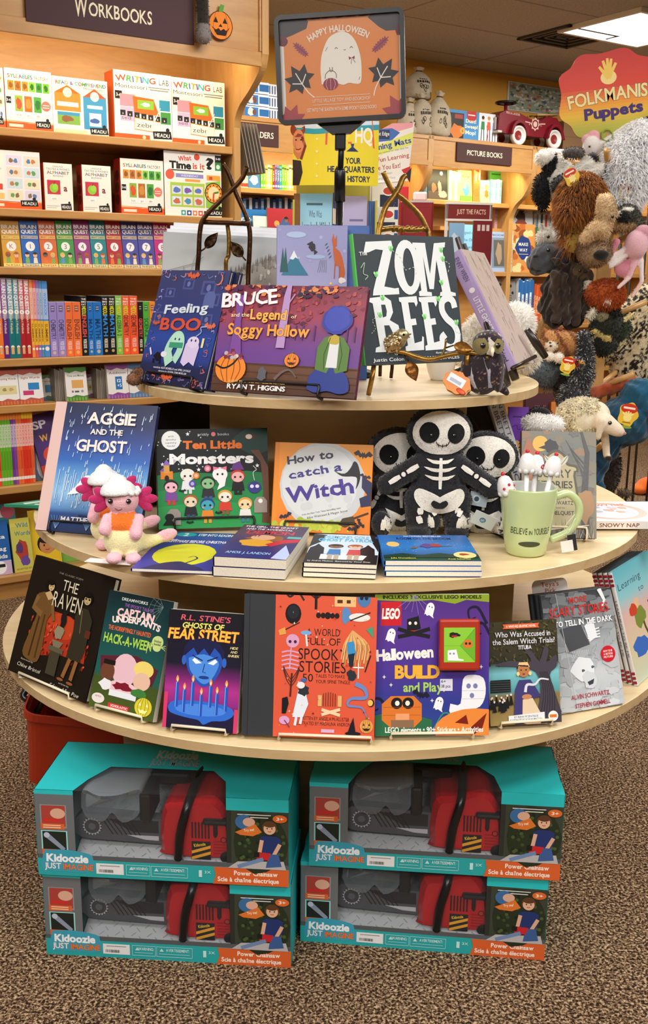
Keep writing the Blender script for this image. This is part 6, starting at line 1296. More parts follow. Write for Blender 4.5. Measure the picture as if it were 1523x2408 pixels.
t=thing('bird_easel','gold twig easel with a metal bird and leaves on its branch','easel',Vector((M.translation.x,M.translation.y,z1)))
o0=Vector((M.translation.x,M.translation.y,z1));k_=M.to_3x3()
def lp(x,y,zz):return(Mz@Vector((x,y,zz)))-o0
Yf=on_z(866,935,z1).y
def atY(x,y,Y):return on_y(x,y,Y)-o0
yB=Mz.translation.y-.02
m=MB();m.tube(smooth([atY(850,836,yB),atY(880,842,yB),atY(915,830,yB),atY(945,828,yB),atY(975,838,yB),atY(1010,845,yB),atY(1050,836,yB),atY(1090,829,yB),atY(1120,832,yB),atY(1150,842,yB-.01)],6),[.0045]*55,GOLD,seg=8);m.tube(smooth([atY(1036,840,yB),atY(1045,822,yB),atY(1048,798,yB)],4),.002,GOLD,seg=6);m.obj('branch',M_BRONZE,t)
q_=on_z(866,932,z1);m=MB();m.tube(smooth([atY(890,840,yB),atY(880,855,yB-.004),atY(875,885,yB-.03),q_+Vector((0,0,.003))-o0],5),.0048,GOLD,seg=8);m.obj('front_leg',M_BRONZE,t)
q_=on_z(1100,925,z1);m=MB();m.tube(smooth([atY(1100,835,yB),atY(1098,860,yB),q_+Vector((0,0,.003))-o0],5),.0048,GOLD,seg=8);m.obj('front_leg',M_BRONZE,t)
for x,y in((893,888),(919,892)):
 q_=on_z(x,y,z1);m=MB();m.tube(smooth([lp(-.03,.2,-.028),Vector((q_.x,q_.y-.02,z1+.06))-o0,q_+Vector((0,0,.003))-o0],5),.004,BRZ,seg=8);m.obj('rear_leg',M_BRONZE,t)
hb_=H
for e,pts in((0,[(850,850),(878,640),(888,560),(892,535),(905,490),(925,462),(938,440),(946,420),(953,413)]),(1,[(1070,850),(1030,640),(1010,560),(1004,540),(985,505),(950,470),(925,450),(912,428),(901,404)])):
 m=MB();n_=len(pts);P=[]
 for i,(x,y)in enumerate(pts):
  pl=(Mz@Vector((0,0,-.022-.008*e)));P.append(on_plane(x,y,pl,k_@Vector((0,0,1)))-o0)
 m.tube(smooth(P,5),.0055,GOLD,seg=8);m.obj('upright',M_BRONZE,t)
m=MB();pl=(Mz@Vector((0,0,-.024)));m.tube(smooth([on_plane(x,y,pl,k_@Vector((0,0,1)))-o0 for x,y in((893,540),(930,536),(960,541),(1003,538))],4),.0055,GOLD,seg=8)
for i in range(7):c=on_plane(925+i*11,538+(i%3),pl,k_@Vector((0,0,1)))-o0;m.ell(c,(.006,.006,.007),GOLD,seg=8,rings=6)
m.obj('crossbar',M_BRONZE,t)
m=MB();c=atY(960,850,yB-.006);e=(atY(978,896,yB-.01)-c);l=e.length;e.normalize();leaf3(m,c,e,Vector((0,-1,0)).cross(e).normalized(),l,l*.62,'#8a5a2a');m.tube([atY(950,832,yB),c],.0016,BRZ,seg=6);m.obj('leaf',M_BRONZE,t)
m=MB();c=atY(1066,812,yB-.006);e=(atY(1112,822,yB-.01)-c);l=e.length;e.normalize();leaf3(m,c,e,Vector((0,-1,0)).cross(e).normalized(),l,l*.55,'#a8783a');m.tube([atY(1048,818,yB),c],.0016,BRZ,seg=6);m.obj('leaf',M_BRONZE,t)
m=MB();b=atY(922,808,yB);s_=1/1130.0
Rb=Matrix.Rotation(-.55,3,'Y')
m.ell(b,(.030,.017,.0185),'#b8a27a',R=Rb,seg=20,rings=14);m.ell(atY(944,789,yB),(.0145,.0135,.0135),'#c4b48c',seg=16,rings=10);m.ell(atY(935,800,yB),(.018,.0145,.016),'#beac82',R=Rb,seg=16,rings=10)
m.tube([atY(905,818,yB),atY(890,806,yB),atY(872,796,yB)],[.011,.006,.003],'#6a4a26',seg=8);m.tube([atY(956,788,yB),atY(967,785,yB)],[.004,.0006],'#7a6a3a',seg=8);m.tube([atY(954,791,yB),atY(964,793,yB)],[.0035,.0006],'#7a6a3a',seg=8);m.ell(atY(949,787,yB-.0125),.0025,'#1a1410',seg=8,rings=6)
r=random.Random(3)
for i in range(60):
 an=r.uniform(-1.2,1.2);u_=r.uniform(-.85,.5);n_=Vector((u_,-math.cos(an)*math.sqrt(max(0,1-u_*u_)),math.sin(an)*math.sqrt(max(0,1-u_*u_))));p_=b+Rb@Vector((n_.x*.030,n_.y*.0172,n_.z*.0187));m.ell(p_,(.0035,.0016,.0026),r.choice(['#d8ccb0','#a8885a','#7a5a30','#c8b48a']),seg=7,rings=5,R=Rb)
m.obj('bird',M_BRONZE,t)
# ================================================= middle tier
def std(BL,BR,TL,TR,z,tilt=14,wt=1.0):return fit_stand(BL,BR,TL,TR,z,tilt,wt)
M,W,H=std((82.7,1245.4),(326,1265),(143.4,946),(371,953),z2+.010)
def aggie(a):
 a.grad([(0,'#252a48'),(.18,'#2c3660'),(.34,'#37509a'),(.45,'#3566b4'),(.56,'#5f98d0'),(.7,'#8fbce0'),(.82,'#5a8ac0'),(.86,'#2a4a86'),(1,'#1e2a4c')],.11,1)
 a.rect(0,0,.11,1,'#d9b8b0');r=random.Random(4)
 for i in range(150):
  x,y=r.uniform(.14,.98),r.uniform(.02,.8);l=r.uniform(.015,.05);a.line([(x+l*.12,y),(x,y+l)],.004,mix('#8ab0d8','#e8f0fa',r.random()),.008)
 for i in range(40):x=r.uniform(.15,.95);a.line([(x,r.uniform(.5,.6)),(x-.01,r.uniform(.68,.82))],.006,mix('#a8cce8','#e0eef8',r.random()))
 a.text('AGGIE',.58,.12,.085,'#efe0d8',w=.46,wt=2);a.text('AND THE',.55,.225,.04,'#efe0d8',w=.31,wt=2);a.text('GHOST',.52,.335,.085,'#efe0d8',w=.48,wt=2)
 a.poly(smooth([(.26,.72),(.34,.645),(.40,.575),(.46,.565),(.49,.60),(.46,.66),(.38,.70),(.26,.72)],4),'#e6ecf6');a.ell(.45,.59,.02,.012,'#5a4a8a');a.ell(.42,.62,.016,.009,'#e0b0c0')
 a.poly([(.52,.66),(.54,.57),(.57,.49),(.66,.55),(.7,.6),(.66,.68),(.58,.68)],'#1f4a86');a.ell(.645,.615,.045,.04,'#d8b8b0');a.poly([(.55,.79),(.58,.68),(.68,.69),(.74,.8)],'#2a5a9a');a.line([(.6,.79),(.54,.87)],.05,'#2a3f70');a.line([(.68,.79),(.73,.87)],.05,'#2a3f70')
 for k in range(3):a.line([(.59+.02*k,.67),(.58+.02*k,.76)],.009,'#e8dcd4')
 a.rect(.4,.865,.98,.875,'#1d2f58');a.text('MATTHEW FORSYTHE',.58,.905,.036,'#e8dcd8',w=.68,wt=2)
 for x in(.2,.5,.85):[a.line([(x,.98),(x+.03*k,.88)],.003,'#7aa8d0')for k in(-2,-1,0,1,2)]
make_book('book','large blue rainy picture book with white capitals behind the pink plush pair','book',M,W,H,.012,'#232b50',aggie,spine='#d9b8b0');easel('book_easel','black wire easel under the rainy blue picture book',M,W,H,BK,.012,.010)
M,W,H=std((373,1245),(634,1237),(386,1008),(641.5,1008),z2+.010)
def tenl(a):
 a.rect(0,0,1,1,'#141a1e');r=random.Random(8)
 a.poly([(0,.46),(.2,.43),(.5,.45),(.8,.43),(1,.46),(1,1),(0,1)],'#1f7a44');a.poly([(0,.62),(.4,.56),(1,.64),(1,1),(0,1)],'#238a4a');a.poly([(0,.78),(.5,.72),(1,.8),(1,1),(0,1)],'#2a9850')
 for i in range(40):a.ell(r.random(),r.uniform(.02,.42),.006,None,'#e8e8f0',n=6)
 for x,y in((.28,.05),(.9,.38),(.37,.41),(.05,.35)):a.star(x,y,.02,'#f4f4f4',n=5,inner=.45)
 a.blob(.88,.13,.2,.13,'#173f38',seed=3,j=.12);a.poly([(.84,.22),(.93,.34),(.95,.6),(.93,.96),(1,.97),(1,.4),(.92,.22)],'#6a4434');a.ell(.84,.085,.06,.035,'#4a2f26');a.ell(.83,.085,.03,.025,'#efe4d8')
 a.ell(.13,.11,.085,None,'#eef0f0');[a.text(t_,.13,.07+.032*i,.018,'#333',w=w_,wt=0)for i,(t_,w_)in enumerate((('with',.05),('spooky',.09),('squishy',.1),('heads!',.07)))]
 a.text('priddy',.42,.055,.026,'#d8dce0',w=.1,wt=0);a.ell(.51,.055,.02,None,'#e87a8a');a.text('books',.6,.055,.026,'#d8dce0',w=.1,wt=0)
 a.text('Ten Little',.5,.16,.075,'#ee7a2e',w=.52,wt=3,jit=.03);a.text('Monsters',.49,.30,.095,'#f4f4f6',w=.74,wt=3,jit=.03)
 a.rect(.03,.42,.14,.5,'#e0862e');a.poly([(.02,.42),(.06,.38),(.1,.42)],'#7a5ab0');a.rect(.06,.36,.11,.44,'#d8a04a');a.poly([(.05,.36),(.085,.3),(.12,.36)],'#8a6ac0');a.ell(.085,.49,.02,.03,'#2a1a14')
 F=[('.f4b8c8',.12,.57,'#1c1c22','#7a4a9a','#c83a3a'),('.f0ece4',.27,.46,'#f0ece4','#e8e8ec','#dcdce2'),('.8ac08a',.45,.54,'#1a241c','#2a2a30','#3a5a8a'),('.f2b8b8',.72,.48,'#c8382a','#22181c','#22181c'),('.e8d8b8',.29,.72,'#a8602a','#222428','#3a4a7a'),('.3fa8b8',.44,.76,'#2a3a8a','#e88a2e','#d8a030'),('.f0ece0',.60,.68,'#d8a040','#d8402e','#8a5a3a'),('.f0d8a8',.78,.76,'#e0a050','#eceae6','#3a7a9a')]
 for s_,x,y,hr,top,leg in F:
  sk='#'+s_[1:];a.poly([(x-.06,y+.15),(x-.045,y+.06),(x+.045,y+.06),(x+.06,y+.15)],top);a.rect(x-.035,y+.14,x-.008,y+.19,leg);a.rect(x+.008,y+.14,x+.035,y+.19,leg)
  a.ell(x,y,.065,.062,hr);a.ell(x,y+.012,.056,.052,sk);[a.ell(x+e,y+.012,.011,.012,'#1a1a1e',n=8)for e in(-.025,.025)];[a.ell(x+e*1.6,y+.032,.009,.008,'#f08a9a',n=8)for e in(-.025,.025)]
 a.poly([(.66,.42),(.68,.36),(.74,.33),(.78,.42)],'#6a3a8a');a.ell(.56,.46,.068,.07,'#f4f4f6');a.poly([(.5,.47),(.62,.47),(.6,.58),(.53,.62),(.55,.56)],'#f4f4f6');[a.ell(.56+e,.46,.01,.012,'#1a1a1e',n=8)for e in(-.022,.022)];a.poly([(.5,.38),(.56,.4),(.62,.38),(.62,.42),(.56,.4),(.5,.42)],'#f07a9a')
 a.ell(.87,.6,.06,.06,'#3a3a8a');[a.ell(.87+e,.59,.018,.018,'#e8e8f8',n=10)for e in(-.024,.024)];a.curve([(.87,.53),(.86,.45),(.89,.42),(.86,.38)],.006,'#dcdce8',n=4)
 for x,y,c in((.45,.4,'#e8708a'),(.345,.47,'#e8852e'),(.31,.55,'#5a4ab0')):a.ell(x,y,.03,None,c);a.ell(x,y,.016,None,mix(c,'#fff',.4))
 for x,y in((.92,.76),(.14,.86)):a.poly([(x-.06,y+.1),(x-.06,y-.02),(x-.03,y-.06),(x+.03,y-.06),(x+.06,y-.02),(x+.06,y+.1)],'#9a9088')
 a.ell(.92,.74,.02,None,'#eee');a.ell(.1,.88,.04,.035,'#16161a');a.poly([(.04,.96),(.08,.9),(.12,.9),(.14,.96)],'#16161a')
 for x,y in((.22,.62),(.72,.66),(.28,.94),(.54,.85)):a.bat(x,y,.035,'#16241c')
make_book('board_book','green and black board book of little monsters with rounded corners','book',M,W,H,.022,'#141a1e',tenl,round_=.012,page='#20262a');easel('book_easel','black wire easel under the green and black board book',M,W,H,BK,.022,.010)
M,W,H=std((638,1248),(868.4,1258),(658,1039),(878,1047.5),z2+.010)
def witch(a):
 a.grad([(0,'#f09a24'),(.7,'#f0861c'),(1,'#e07a18')]);a.rect(0,0,.045,1,'#e88a1e');a.ell(.5,.47,.44,.44*a.W/a.H,'#c8ccd0');a.ell(.47,.45,.39,.39*a.W/a.H,'#d6dadc')
 r=random.Random(5);[a.ell(r.uniform(.2,.8),r.uniform(.2,.75),r.uniform(.015,.05),None,'#ccd0d4')for _ in range(16)]
 a.text('How to',.36,.16,.08,'#2a2340',w=.46,wt=2,jit=.08,rot=.18,wob=.02,grow=.1);a.text('catch a',.42,.31,.085,'#3a3080',w=.54,wt=2,jit=.08,rot=.2,wob=.02);a.text('Witch',.47,.53,.15,'#43308f',w=.66,wt=2,jit=.08,rot=.2,wob=.02,grow=.15)
 a.poly(smooth([(.62,.31),(.72,.33),(.78,.26),(.81,.19),(.85,.22),(.88,.34),(.87,.43),(.84,.5),(.85,.41),(.83,.36),(.7,.36),(.62,.31)],3),'#16161c');a.bat(.9,.12,.1,'#201614',.1);a.bat(.93,.36,.06,'#2a1a3a',.3);a.poly([(.9,.35),(1,.42),(1,.68),(.9,.7),(.88,.6),(.96,.56),(.9,.48)],'#232550')
 a.text('from the New York Times bestselling team',.5,.76,.018,'#444',w=.4,wt=0,rot=.22);a.text('Alice Walstead & Megan Joyce',.56,.79,.024,'#444',w=.42,wt=0,rot=.22);r=random.Random(2)
 for i in range(60):a.ell(r.gauss(.5,.13),r.gauss(.93,.03),r.uniform(.01,.05),None,mix('#a8b828','#c8d048',r.random()),n=10)
 a.line([(.98,.76),(.82,.83)],.018,'#3a2a20');a.poly([(.83,.8),(.85,.87),(.75,.93),(.68,.9),(.72,.83)],'#4a3a1c');a.bat(.14,.83,.07,'#241a3a',-.4);a.bat(.9,.88,.06,'#16161c',.9);a.bat(.84,.94,.07,'#201a2a',-.3);a.ell(.06,.94,.02,None,'#caa030')
make_book('book','orange picture book with a big moon and purple lettering','book',M,W,H,.010,'#ee8a20',witch);easel('book_easel','black wire easel under the orange moon picture book',M,W,H,BK,.010,.010)
M,W,H=std((1225,1262),(1402,1266.5),(1222,1015),(1393,1014),z2+.008)
def scary(a):
 a.grad([(0,'#7a7a72'),(.25,'#6e7470'),(.6,'#8a8672'),(1,'#7a7468')]);r=random.Random(4)
 for i in range(60):a.blob(r.random(),r.random(),r.uniform(.05,.16),r.uniform(.02,.06),mix(r.choice(['#6a6a70','#8a7a60','#a8764a','#55585c']),'#787870',.5),seed=i,j=.3)
 a.blob(.1,.3,.12,.2,'#a86a4a',seed=3);a.ell(.25,.12,.105,.075,'#e0b050');a.blob(.4,.14,.09,.06,'#35343a',seed=5);a.poly([(.22,.16),(.36,.12),(.36,.18)],'#35343a')
 a.line([(.86,1),(.84,.6),(.88,.2),(.8,0)],.12,'#4a4a4c',.03);[a.curve([(.86,.5-i*.06),(.76-.03*i,.32-.05*i),(.68-.03*i,.2-.04*i)],.02,'#505054',.004,n=4)for i in range(4)]
 a.blob(.82,.7,.16,.16,'#a8805a',seed=9,j=.25);ST='#b4aa86'
 a.poly(smooth([(.16,.34),(.2,.28),(.3,.3),(.34,.22),(.46,.17),(.58,.22),(.62,.3),(.74,.32),(.76,.38),(.72,.42),(.76,.88),(.12,.85),(.2,.42),(.16,.34)],3),'#55503f');a.poly(smooth([(.19,.35),(.22,.3),(.31,.32),(.36,.24),(.46,.2),(.56,.24),(.6,.32),(.71,.34),(.73,.37),(.69,.42),(.73,.86),(.15,.83),(.23,.42),(.19,.35)],3),ST)
 a.leaf(.36,.28,.1,'#c8c4b0',.9,'#55503f');a.leaf(.57,.28,.1,'#c8c4b0',2.2,'#55503f');a.ell(.465,.29,.05,.035,'#d8d2bc');[a.ell(.465+e,.285,.013,.01,'#2a2622',n=8)for e in(-.02,.02)];a.rect(.445,.305,.485,.335,'#d0cab4')
 a.text('SCARY',.44,.40,.075,'#3a362c',w=.44,wt=1);a.text('STORIES',.44,.505,.065,'#3a362c',w=.48,wt=1,wob=.006);a.text('TO TELL IN THE DARK',.45,.575,.028,'#4a4638',w=.46,wt=1);a.text('Retold by',.5,.625,.02,'#5a5444',w=.2,wt=0);a.text('ALVIN SCHWARTZ',.44,.675,.035,'#3a362c',w=.5,wt=1);a.text('illustrated by',.48,.72,.018,'#5a5444',w=.2,wt=0);a.text('BRETT HELQUIST',.45,.77,.035,'#3a362c',w=.5,wt=1)
 for i in range(60):x=r.random();a.line([(x,1),(x+r.uniform(-.06,.06),r.uniform(.82,.95))],.008,r.choice(['#d0ccc0','#4a4640','#8a846c']),.002)
 a.line([(.3,.93),(.9,.88)],.03,'#d8d4cc',.01)
make_book('book','grey tombstone story book behind the green mug','book',M,W,H,.014,'#5a3a30',scary);easel('book_easel','cream wire easel under the tombstone story book',M,W,H,CRM,.014,.008)
def lying(name,label,FL,FR,zt,D,T,col,art=None,n=1,labels=None,page='#ece4d4',hard=False,group=None):
 """books lying flat in a pile; FL and FR are the lower corners of the top cover"""
 M,W=flat_M(FL,FR,zt)
 for i in range(n):
  Mi=Matrix.Translation(Vector((rnd.uniform(-1,1)*.002*(i>0),0,-(T+.0006)*i)))@M
  make_book(name,labels[i]if labels else label,'book',Mi,W,D,T,col,art if i==0 else None,hard=hard,page=page,group=group)
def depth(FL,FR,BL,zt):
 M,W=flat_M(FL,FR,zt);p=M.inverted()@on_z(*BL,zt);return p.y
def night(a):
 a.grad([(0,'#3a6ab0'),(.16,'#2a4a98'),(.5,'#2f3a9a'),(1,'#3a34a0')]);a.rect(0,0,1,.13,'#1f4f98');a.ell(.3,.07,.14,.06,'#2fa8b4');a.text('2',.3,.07,.08,'#e8f0f4',w=.06,wt=2);a.text('STEP INTO READING',.72,.07,.06,'#e8f0f4',w=.5,wt=2)
 a.text('THE',.2,.24,.05,'#e8e4f4',w=.08,wt=2);a.text('NIGHTMARE BEFORE CHRISTMAS',.52,.27,.065,'#efecf8',w=.86,wt=2,jit=.06);a.ell(.5,.62,.4,.29,'#d4d42a');a.poly(smooth([(.1,1),(.3,.86),(.5,.8),(.62,.84),(.8,.92),(.9,1)],4),'#241f5a');a.curve([(.6,.84),(.7,.72),(.64,.66),(.58,.7)],.03,'#241f5a',.012)
FL,FR,zt=(308,1336),(499,1343),z2+.008;D_n=depth(FL,FR,(393,1250),zt);lying('book','thin blue early reader with a yellow moon lying beside the plush pair',FL,FR,zt,D_n,.006,'#2f3a9a',night)
def demon(a):
 a.grad([(0,'#3a2a4a'),(.3,'#55405c'),(.6,'#2f2f6a'),(1,'#2a2f78')]);a.text('THE GIRL, THE GHOST',.45,.06,.05,'#e8e0ec',w=.8,wt=2);a.text('AND THE ACCIDENTAL',.45,.14,.045,'#e8e0ec',w=.7,wt=2);a.text('DEMON',.5,.24,.1,'#c8384a',w=.7,wt=2,jit=.06)
 a.blob(.5,.43,.28,.1,'#8a5a3a',seed=3);a.ell(.45,.4,.18,.08,'#d8a888');a.blob(.42,.56,.26,.1,'#d8a030',seed=5,j=.15);a.poly([(.55,.6),(.78,.44),(1,.4),(1,.5),(.8,.56),(.66,.66)],'#c0243a');a.poly([(.78,.98),(.86,.6),(1,.86),(1,1)],'#b8c8f0');a.rect(.8,.34,1,.4,'#5ab8b8');[a.poly([(.2+.05*i,.3),(.22+.05*i,.4),(.25+.05*i,.3)],'#7a3a4a')for i in range(4)]
 a.text('AMOS J. LANDON',.42,.86,.055,'#9ac0e8',w=.62,wt=2)
zt=z2+.001+2*.0181;FL,FR=(501,1308),(672,1317)
lying('book','',FL,FR,zt,depth(FL,FR,(560,1232),zt),.0175,'#2f2a5a',demon,2,['thick paperback with a red ribbon and golden creature, top of its pile','lower thick paperback of the pile beside the blue early reader'],hard=False,page='#e4dccb')
def patrol(a):
 a.rect(0,0,1,1,'#cfe0ee');a.poly([(0,0),(.2,.03),(.14,.3),(.02,.45),(0,.5)],'#16181c');a.poly([(.84,0),(1,0),(1,.6),(.9,.3)],'#16181c');a.ell(.97,.08,.05,.05,'#2a4a9a');a.text('DESMOND COLE',.5,.1,.085,'#5ab4dc',w=.66,wt=2);a.text('GHOST PATROL',.5,.21,.10,'#5ab4dc',w=.8,wt=3,out='#1f4a78',outw=3)
 for x in(.12,.84):a.poly([(x-.12,.74),(x-.1,.5),(x-.04,.44),(x,.36),(x+.05,.44),(x+.1,.5),(x+.12,.74)],'#15171c')
 a.rect(0,.7,1,1,'#16181e');a.poly([(.2,.72),(.5,.66),(.85,.74),(.8,.88),(.2,.88)],'#e6e6ea')
 for x,sh,hr,sk in((.38,'#3a7ac0','#1c1614','#8a5a3a'),(.66,'#c84a4a','#a0522d','#e8c0a0')):a.poly([(x-.1,.74),(x-.08,.54),(x+.08,.54),(x+.1,.74)],sh);a.rect(x-.08,.72,x-.01,.88,'#b8ab90');a.rect(x+.01,.72,x+.08,.88,'#b8ab90');a.head(x,.44,.1,sk,hr)
 a.text('by Andres Miedoso  illustrated by Victor Rivas',.48,.94,.04,'#d8d4c8',w=.86,wt=1)
zt=z2+.0012+3*.0089;FL,FR=(712,1322),(885,1328);lying('book','',FL,FR,zt,depth(FL,FR,(737,1255),zt),.0083,'#16181e',patrol,3,['thin paperback with two boys and a haunted house, top of its pile','middle thin paperback under the two boys cover','lowest thin paperback under the two boys cover'])
def broom(a):
 a.grad([(0,'#2a6ab8'),(.5,'#2f7ac4'),(.8,'#1f5a9a'),(.86,'#1a4a3a'),(1,'#1f4a34')]);a.text('NATIONAL BESTSELLER',.5,.05,.04,'#e8e8f4',w=.42,wt=2);a.text('ROOM ON THE BROOM',.5,.15,.08,'#1c1f4a',w=.6,wt=2);a.ell(.14,.38,.07,.1,'#e8c070');r=random.Random(6)
 for i in range(40):a.ell(r.random(),r.uniform(.2,.7),.005,None,'#cfe0f0',n=6)
 a.poly([(0,.82),(.2,.74),(.4,.8),(.6,.73),(.8,.8),(1,.76),(1,.9),(0,.9)],'#183a2c');a.line([(.34,.5),(.78,.46)],.012,'#6a4a2a');a.poly([(.3,.56),(.4,.47),(.38,.55)],'#8a5a2a');a.blob(.5,.45,.07,.08,'#5a3a8a',seed=3);a.blob(.6,.43,.06,.06,'#a83a3a',seed=5)
 a.ell(.86,.8,.12,.12,'#e8d890');a.blob(.85,.78,.05,.04,'#a8402a',seed=2);a.text('Julia Donaldson',.2,.92,.05,'#d8d048',w=.26,wt=1);a.text('Axel Scheffler',.78,.95,.05,'#d8d048',w=.24,wt=1)
zt=z2+.0012+3*.0098;FL,FR=(904,1318),(1132,1319);lying('book','',FL,FR,zt,depth(FL,FR,(903,1258),zt),.0092,'#2a6ab8',broom,3,['blue night sky picture book with a yellow oval sticker, top of its pile','middle picture book under the blue night sky cover','lowest picture book under the blue night sky cover'])
def snowy(a):a.rect(0,0,1,1,'#e4e2de');a.ell(.4,.5,.4,.42,'#e0b0a0');a.ell(.38,.5,.33,.35,'#dfe2ea');a.text('SNOWY NAP',.42,.2,.08,'#d8604a',w=.5,wt=2,arc=-1.2);r=random.Random(3);[a.blob(r.uniform(.15,.65),r.uniform(.3,.72),.05,.06,r.choice(['#c4c8d8','#d8a890','#b8bccc','#f0f0f4']),seed=i)for i in range(18)]
M,W=flat_M((1385,1226),(1523,1226),z2+.021);Ms=M@Matrix.Translation((.03,0,0))@Matrix.Rotation(0,4,'Z')
b_=make_book('book','white picture book with a salmon ring lying by the tombstone book','book',Ms,.20,.19,.016,'#e4e2de',snowy,page='#f0eee8')
c=MB();a=Art(c,.20,.016,(Vector((-.10,-.0012,-.016)),Vector((1,0,0)),Vector((0,0,1)),Vector((0,-1,0))));a.rect(0,0,1,1,'#e8e4de');a.text('SNOWY NAP',.36,.5,.5,'#7a3a2a',w=.42,wt=1);a.text('PUTNAM',.8,.5,.25,'#7a5a4a',w=.12);a.rect(.93,0,1,1,'#3a2420');c.obj('printed_spine',M_PRINT,b_)
c=MB();p=on_z(1320,1262,z2);M_=flat_M((1395,1240),(1480,1238),z2+.004)[0];c.box(-.06,.12,.0,.15,-.003,0,'#e8c8a8');o=c.obj('orange_booklet',M_PRINT);o.matrix_world=M_;tag(o,'thin peach booklet under the white salmon ring book','booklet')
for i in range(5):
 p=on_z(384+i*7,1130,z2);ex=Vector((.80,-.60,0)).normalized()
 tl=Z*math.cos(.22)+Vector((-ex.y,ex.x,0))*math.sin(.22)
 Mk=frameM(Vector((-.355+i*.012,2.30+i*.010,z2+.001)),Vector((.62,.78,0)).normalized(),Z,Vector((.78,-.62,0)).normalized())@Matrix.Rotation(-.16,4,'X')
 make_book('book','black cover-back book leaning in the row behind the board book','book',Mk,.20,.225-.004*i,.011,vary('#191719',.2),None,page='#5a5048',group='black books leaning behind the board book')
for i in range(2):
 Mk=frameM(Vector((.357+.028*i,2.30-.004*i,z2+.001)),Vector((-.35,.94,0)).normalized(),Z,Vector((.94,.35,0)).normalized())@Matrix.Rotation(-.0,4,'X')
 ax_=Vector((math.sin(-.36),-.05,math.cos(-.36))).normalized();n_=Vector((math.cos(.36),.0,math.sin(.36)))
 S=MB();Wd,Hh,Tt=.21,.255,.022
 fr_y=ax_;fr_z=Vector((0,-1,0));fr_z=(fr_z-fr_y*fr_z.dot(fr_y)).normalized();fr_x=fr_y.cross(fr_z)
 pt=on_y((1163,1176)[i],(962,956)[i],2.22)+fr_y*-.0
 base=pt-fr_y*((pt.z-z2-.012)/fr_y.z)
 def art(a):a.rect(0,0,1,1,'#cfd4dc');vt(a,'JAN BRETT',.26,.5,'#6a5a60',.34,1);vt(a,'ALICE',.72,.5,'#3a4a6a',.24,1)
 spine_book('book',('left','right')[i]+' one of two leaning white spines with dark capitals behind the skeleton plushes',frameM(base,fr_x,fr_y,fr_z),.018,.30,.17,'#cfd4dc',art,'leaning white spines')
p=on_y(1142,1040,2.26);fr_y=Vector((math.sin(-.36),-.05,math.cos(-.36))).normalized();fr_z=(Vector((0,-1,0))+fr_y*fr_y.y).normalized();base=p-fr_y*((p.z-z2-.012)/fr_y.z)
spine_book('book','dark brown book edge leaning beside the right skeleton plush',frameM(base,fr_y.cross(fr_z),fr_y,fr_z),.045,.24,.16,'#2a211d',lambda a:a.line([(.2,.1),(.7,.5),(.9,.9)],.04,'#4a3c34',.02))
def girl(a):a.rect(0,0,1,1,'#6a3aa0');a.text('a girl with a guitar',.5,.1,.02,'#8a5ac0',w=.01);a.rect(.2,.1,.85,.115,'#3a1a6a');a.curve([(.15,.22),(.4,.2),(.5,.25),(.85,.2)],.03,'#3a1a6a',n=4);a.blob(.5,.62,.32,.26,'#d8a860',seed=2,j=.1);a.head(.48,.58,.2,'#efc8a8','#d8a860',top=False);a.poly([(.2,1),(.3,.84),(.7,.84),(.8,1)],'#a8306a')
def stand_at(px0,px1,yt,Y,zb,label,col,art,T=.012,tilt=8,yaw=0,H=None):
 M,W,H_=stand_y(px0,px1,yt,Y,tilt,zb,yaw);return make_book('book',label,'book',M,W,H or H_,T,col,art)
stand_at(1197,1243,957,2.40,z2+.001,'purple book with a long haired girl behind the tombstone book','#6a3aa0',girl)
stand_at(1236,1300,925,2.46,z2+.001,'dark maroon book with faint small lettering behind the tombstone book','#4a1420',lambda a:[a.rect(.35+.05*i,.12+i*.05,.75-.05*i,.13+i*.05,'#7a4a4a')for i in range(3)]+[a.rect(.3,.42,.8,.43,'#7a4a4a')],T=.03)
stand_at(1296,1306,945,2.44,z2+.001,'narrow orange book edge beside the maroon book','#c8742a',None,T=.12)
p=on_z(62,1186,z2+.012);c=MB();c.prism([(-.05,0),(.12,-.03),(.12,.10),(.06,.08)],-.006,0,WORLDF,'#2a8a6a');a=Art(c,.17,.13,(Vector((-.05,-.03,0)),Vector((1,0,0)),Vector((0,1,0)),Z),clip=False);a.curve([(.25,.72),(.5,.5),(.7,.62),(.9,.4)],.08,'#c8e0d4',.03);a.curve([(.4,.75),(.7,.8),(.95,.65)],.05,'#dfeae4',.02)
o=c.obj('book',M_PRINT);o.matrix_world=Matrix.Translation(p);tag(o,'flat teal book with white swirls sticking out past the rainy book','book')
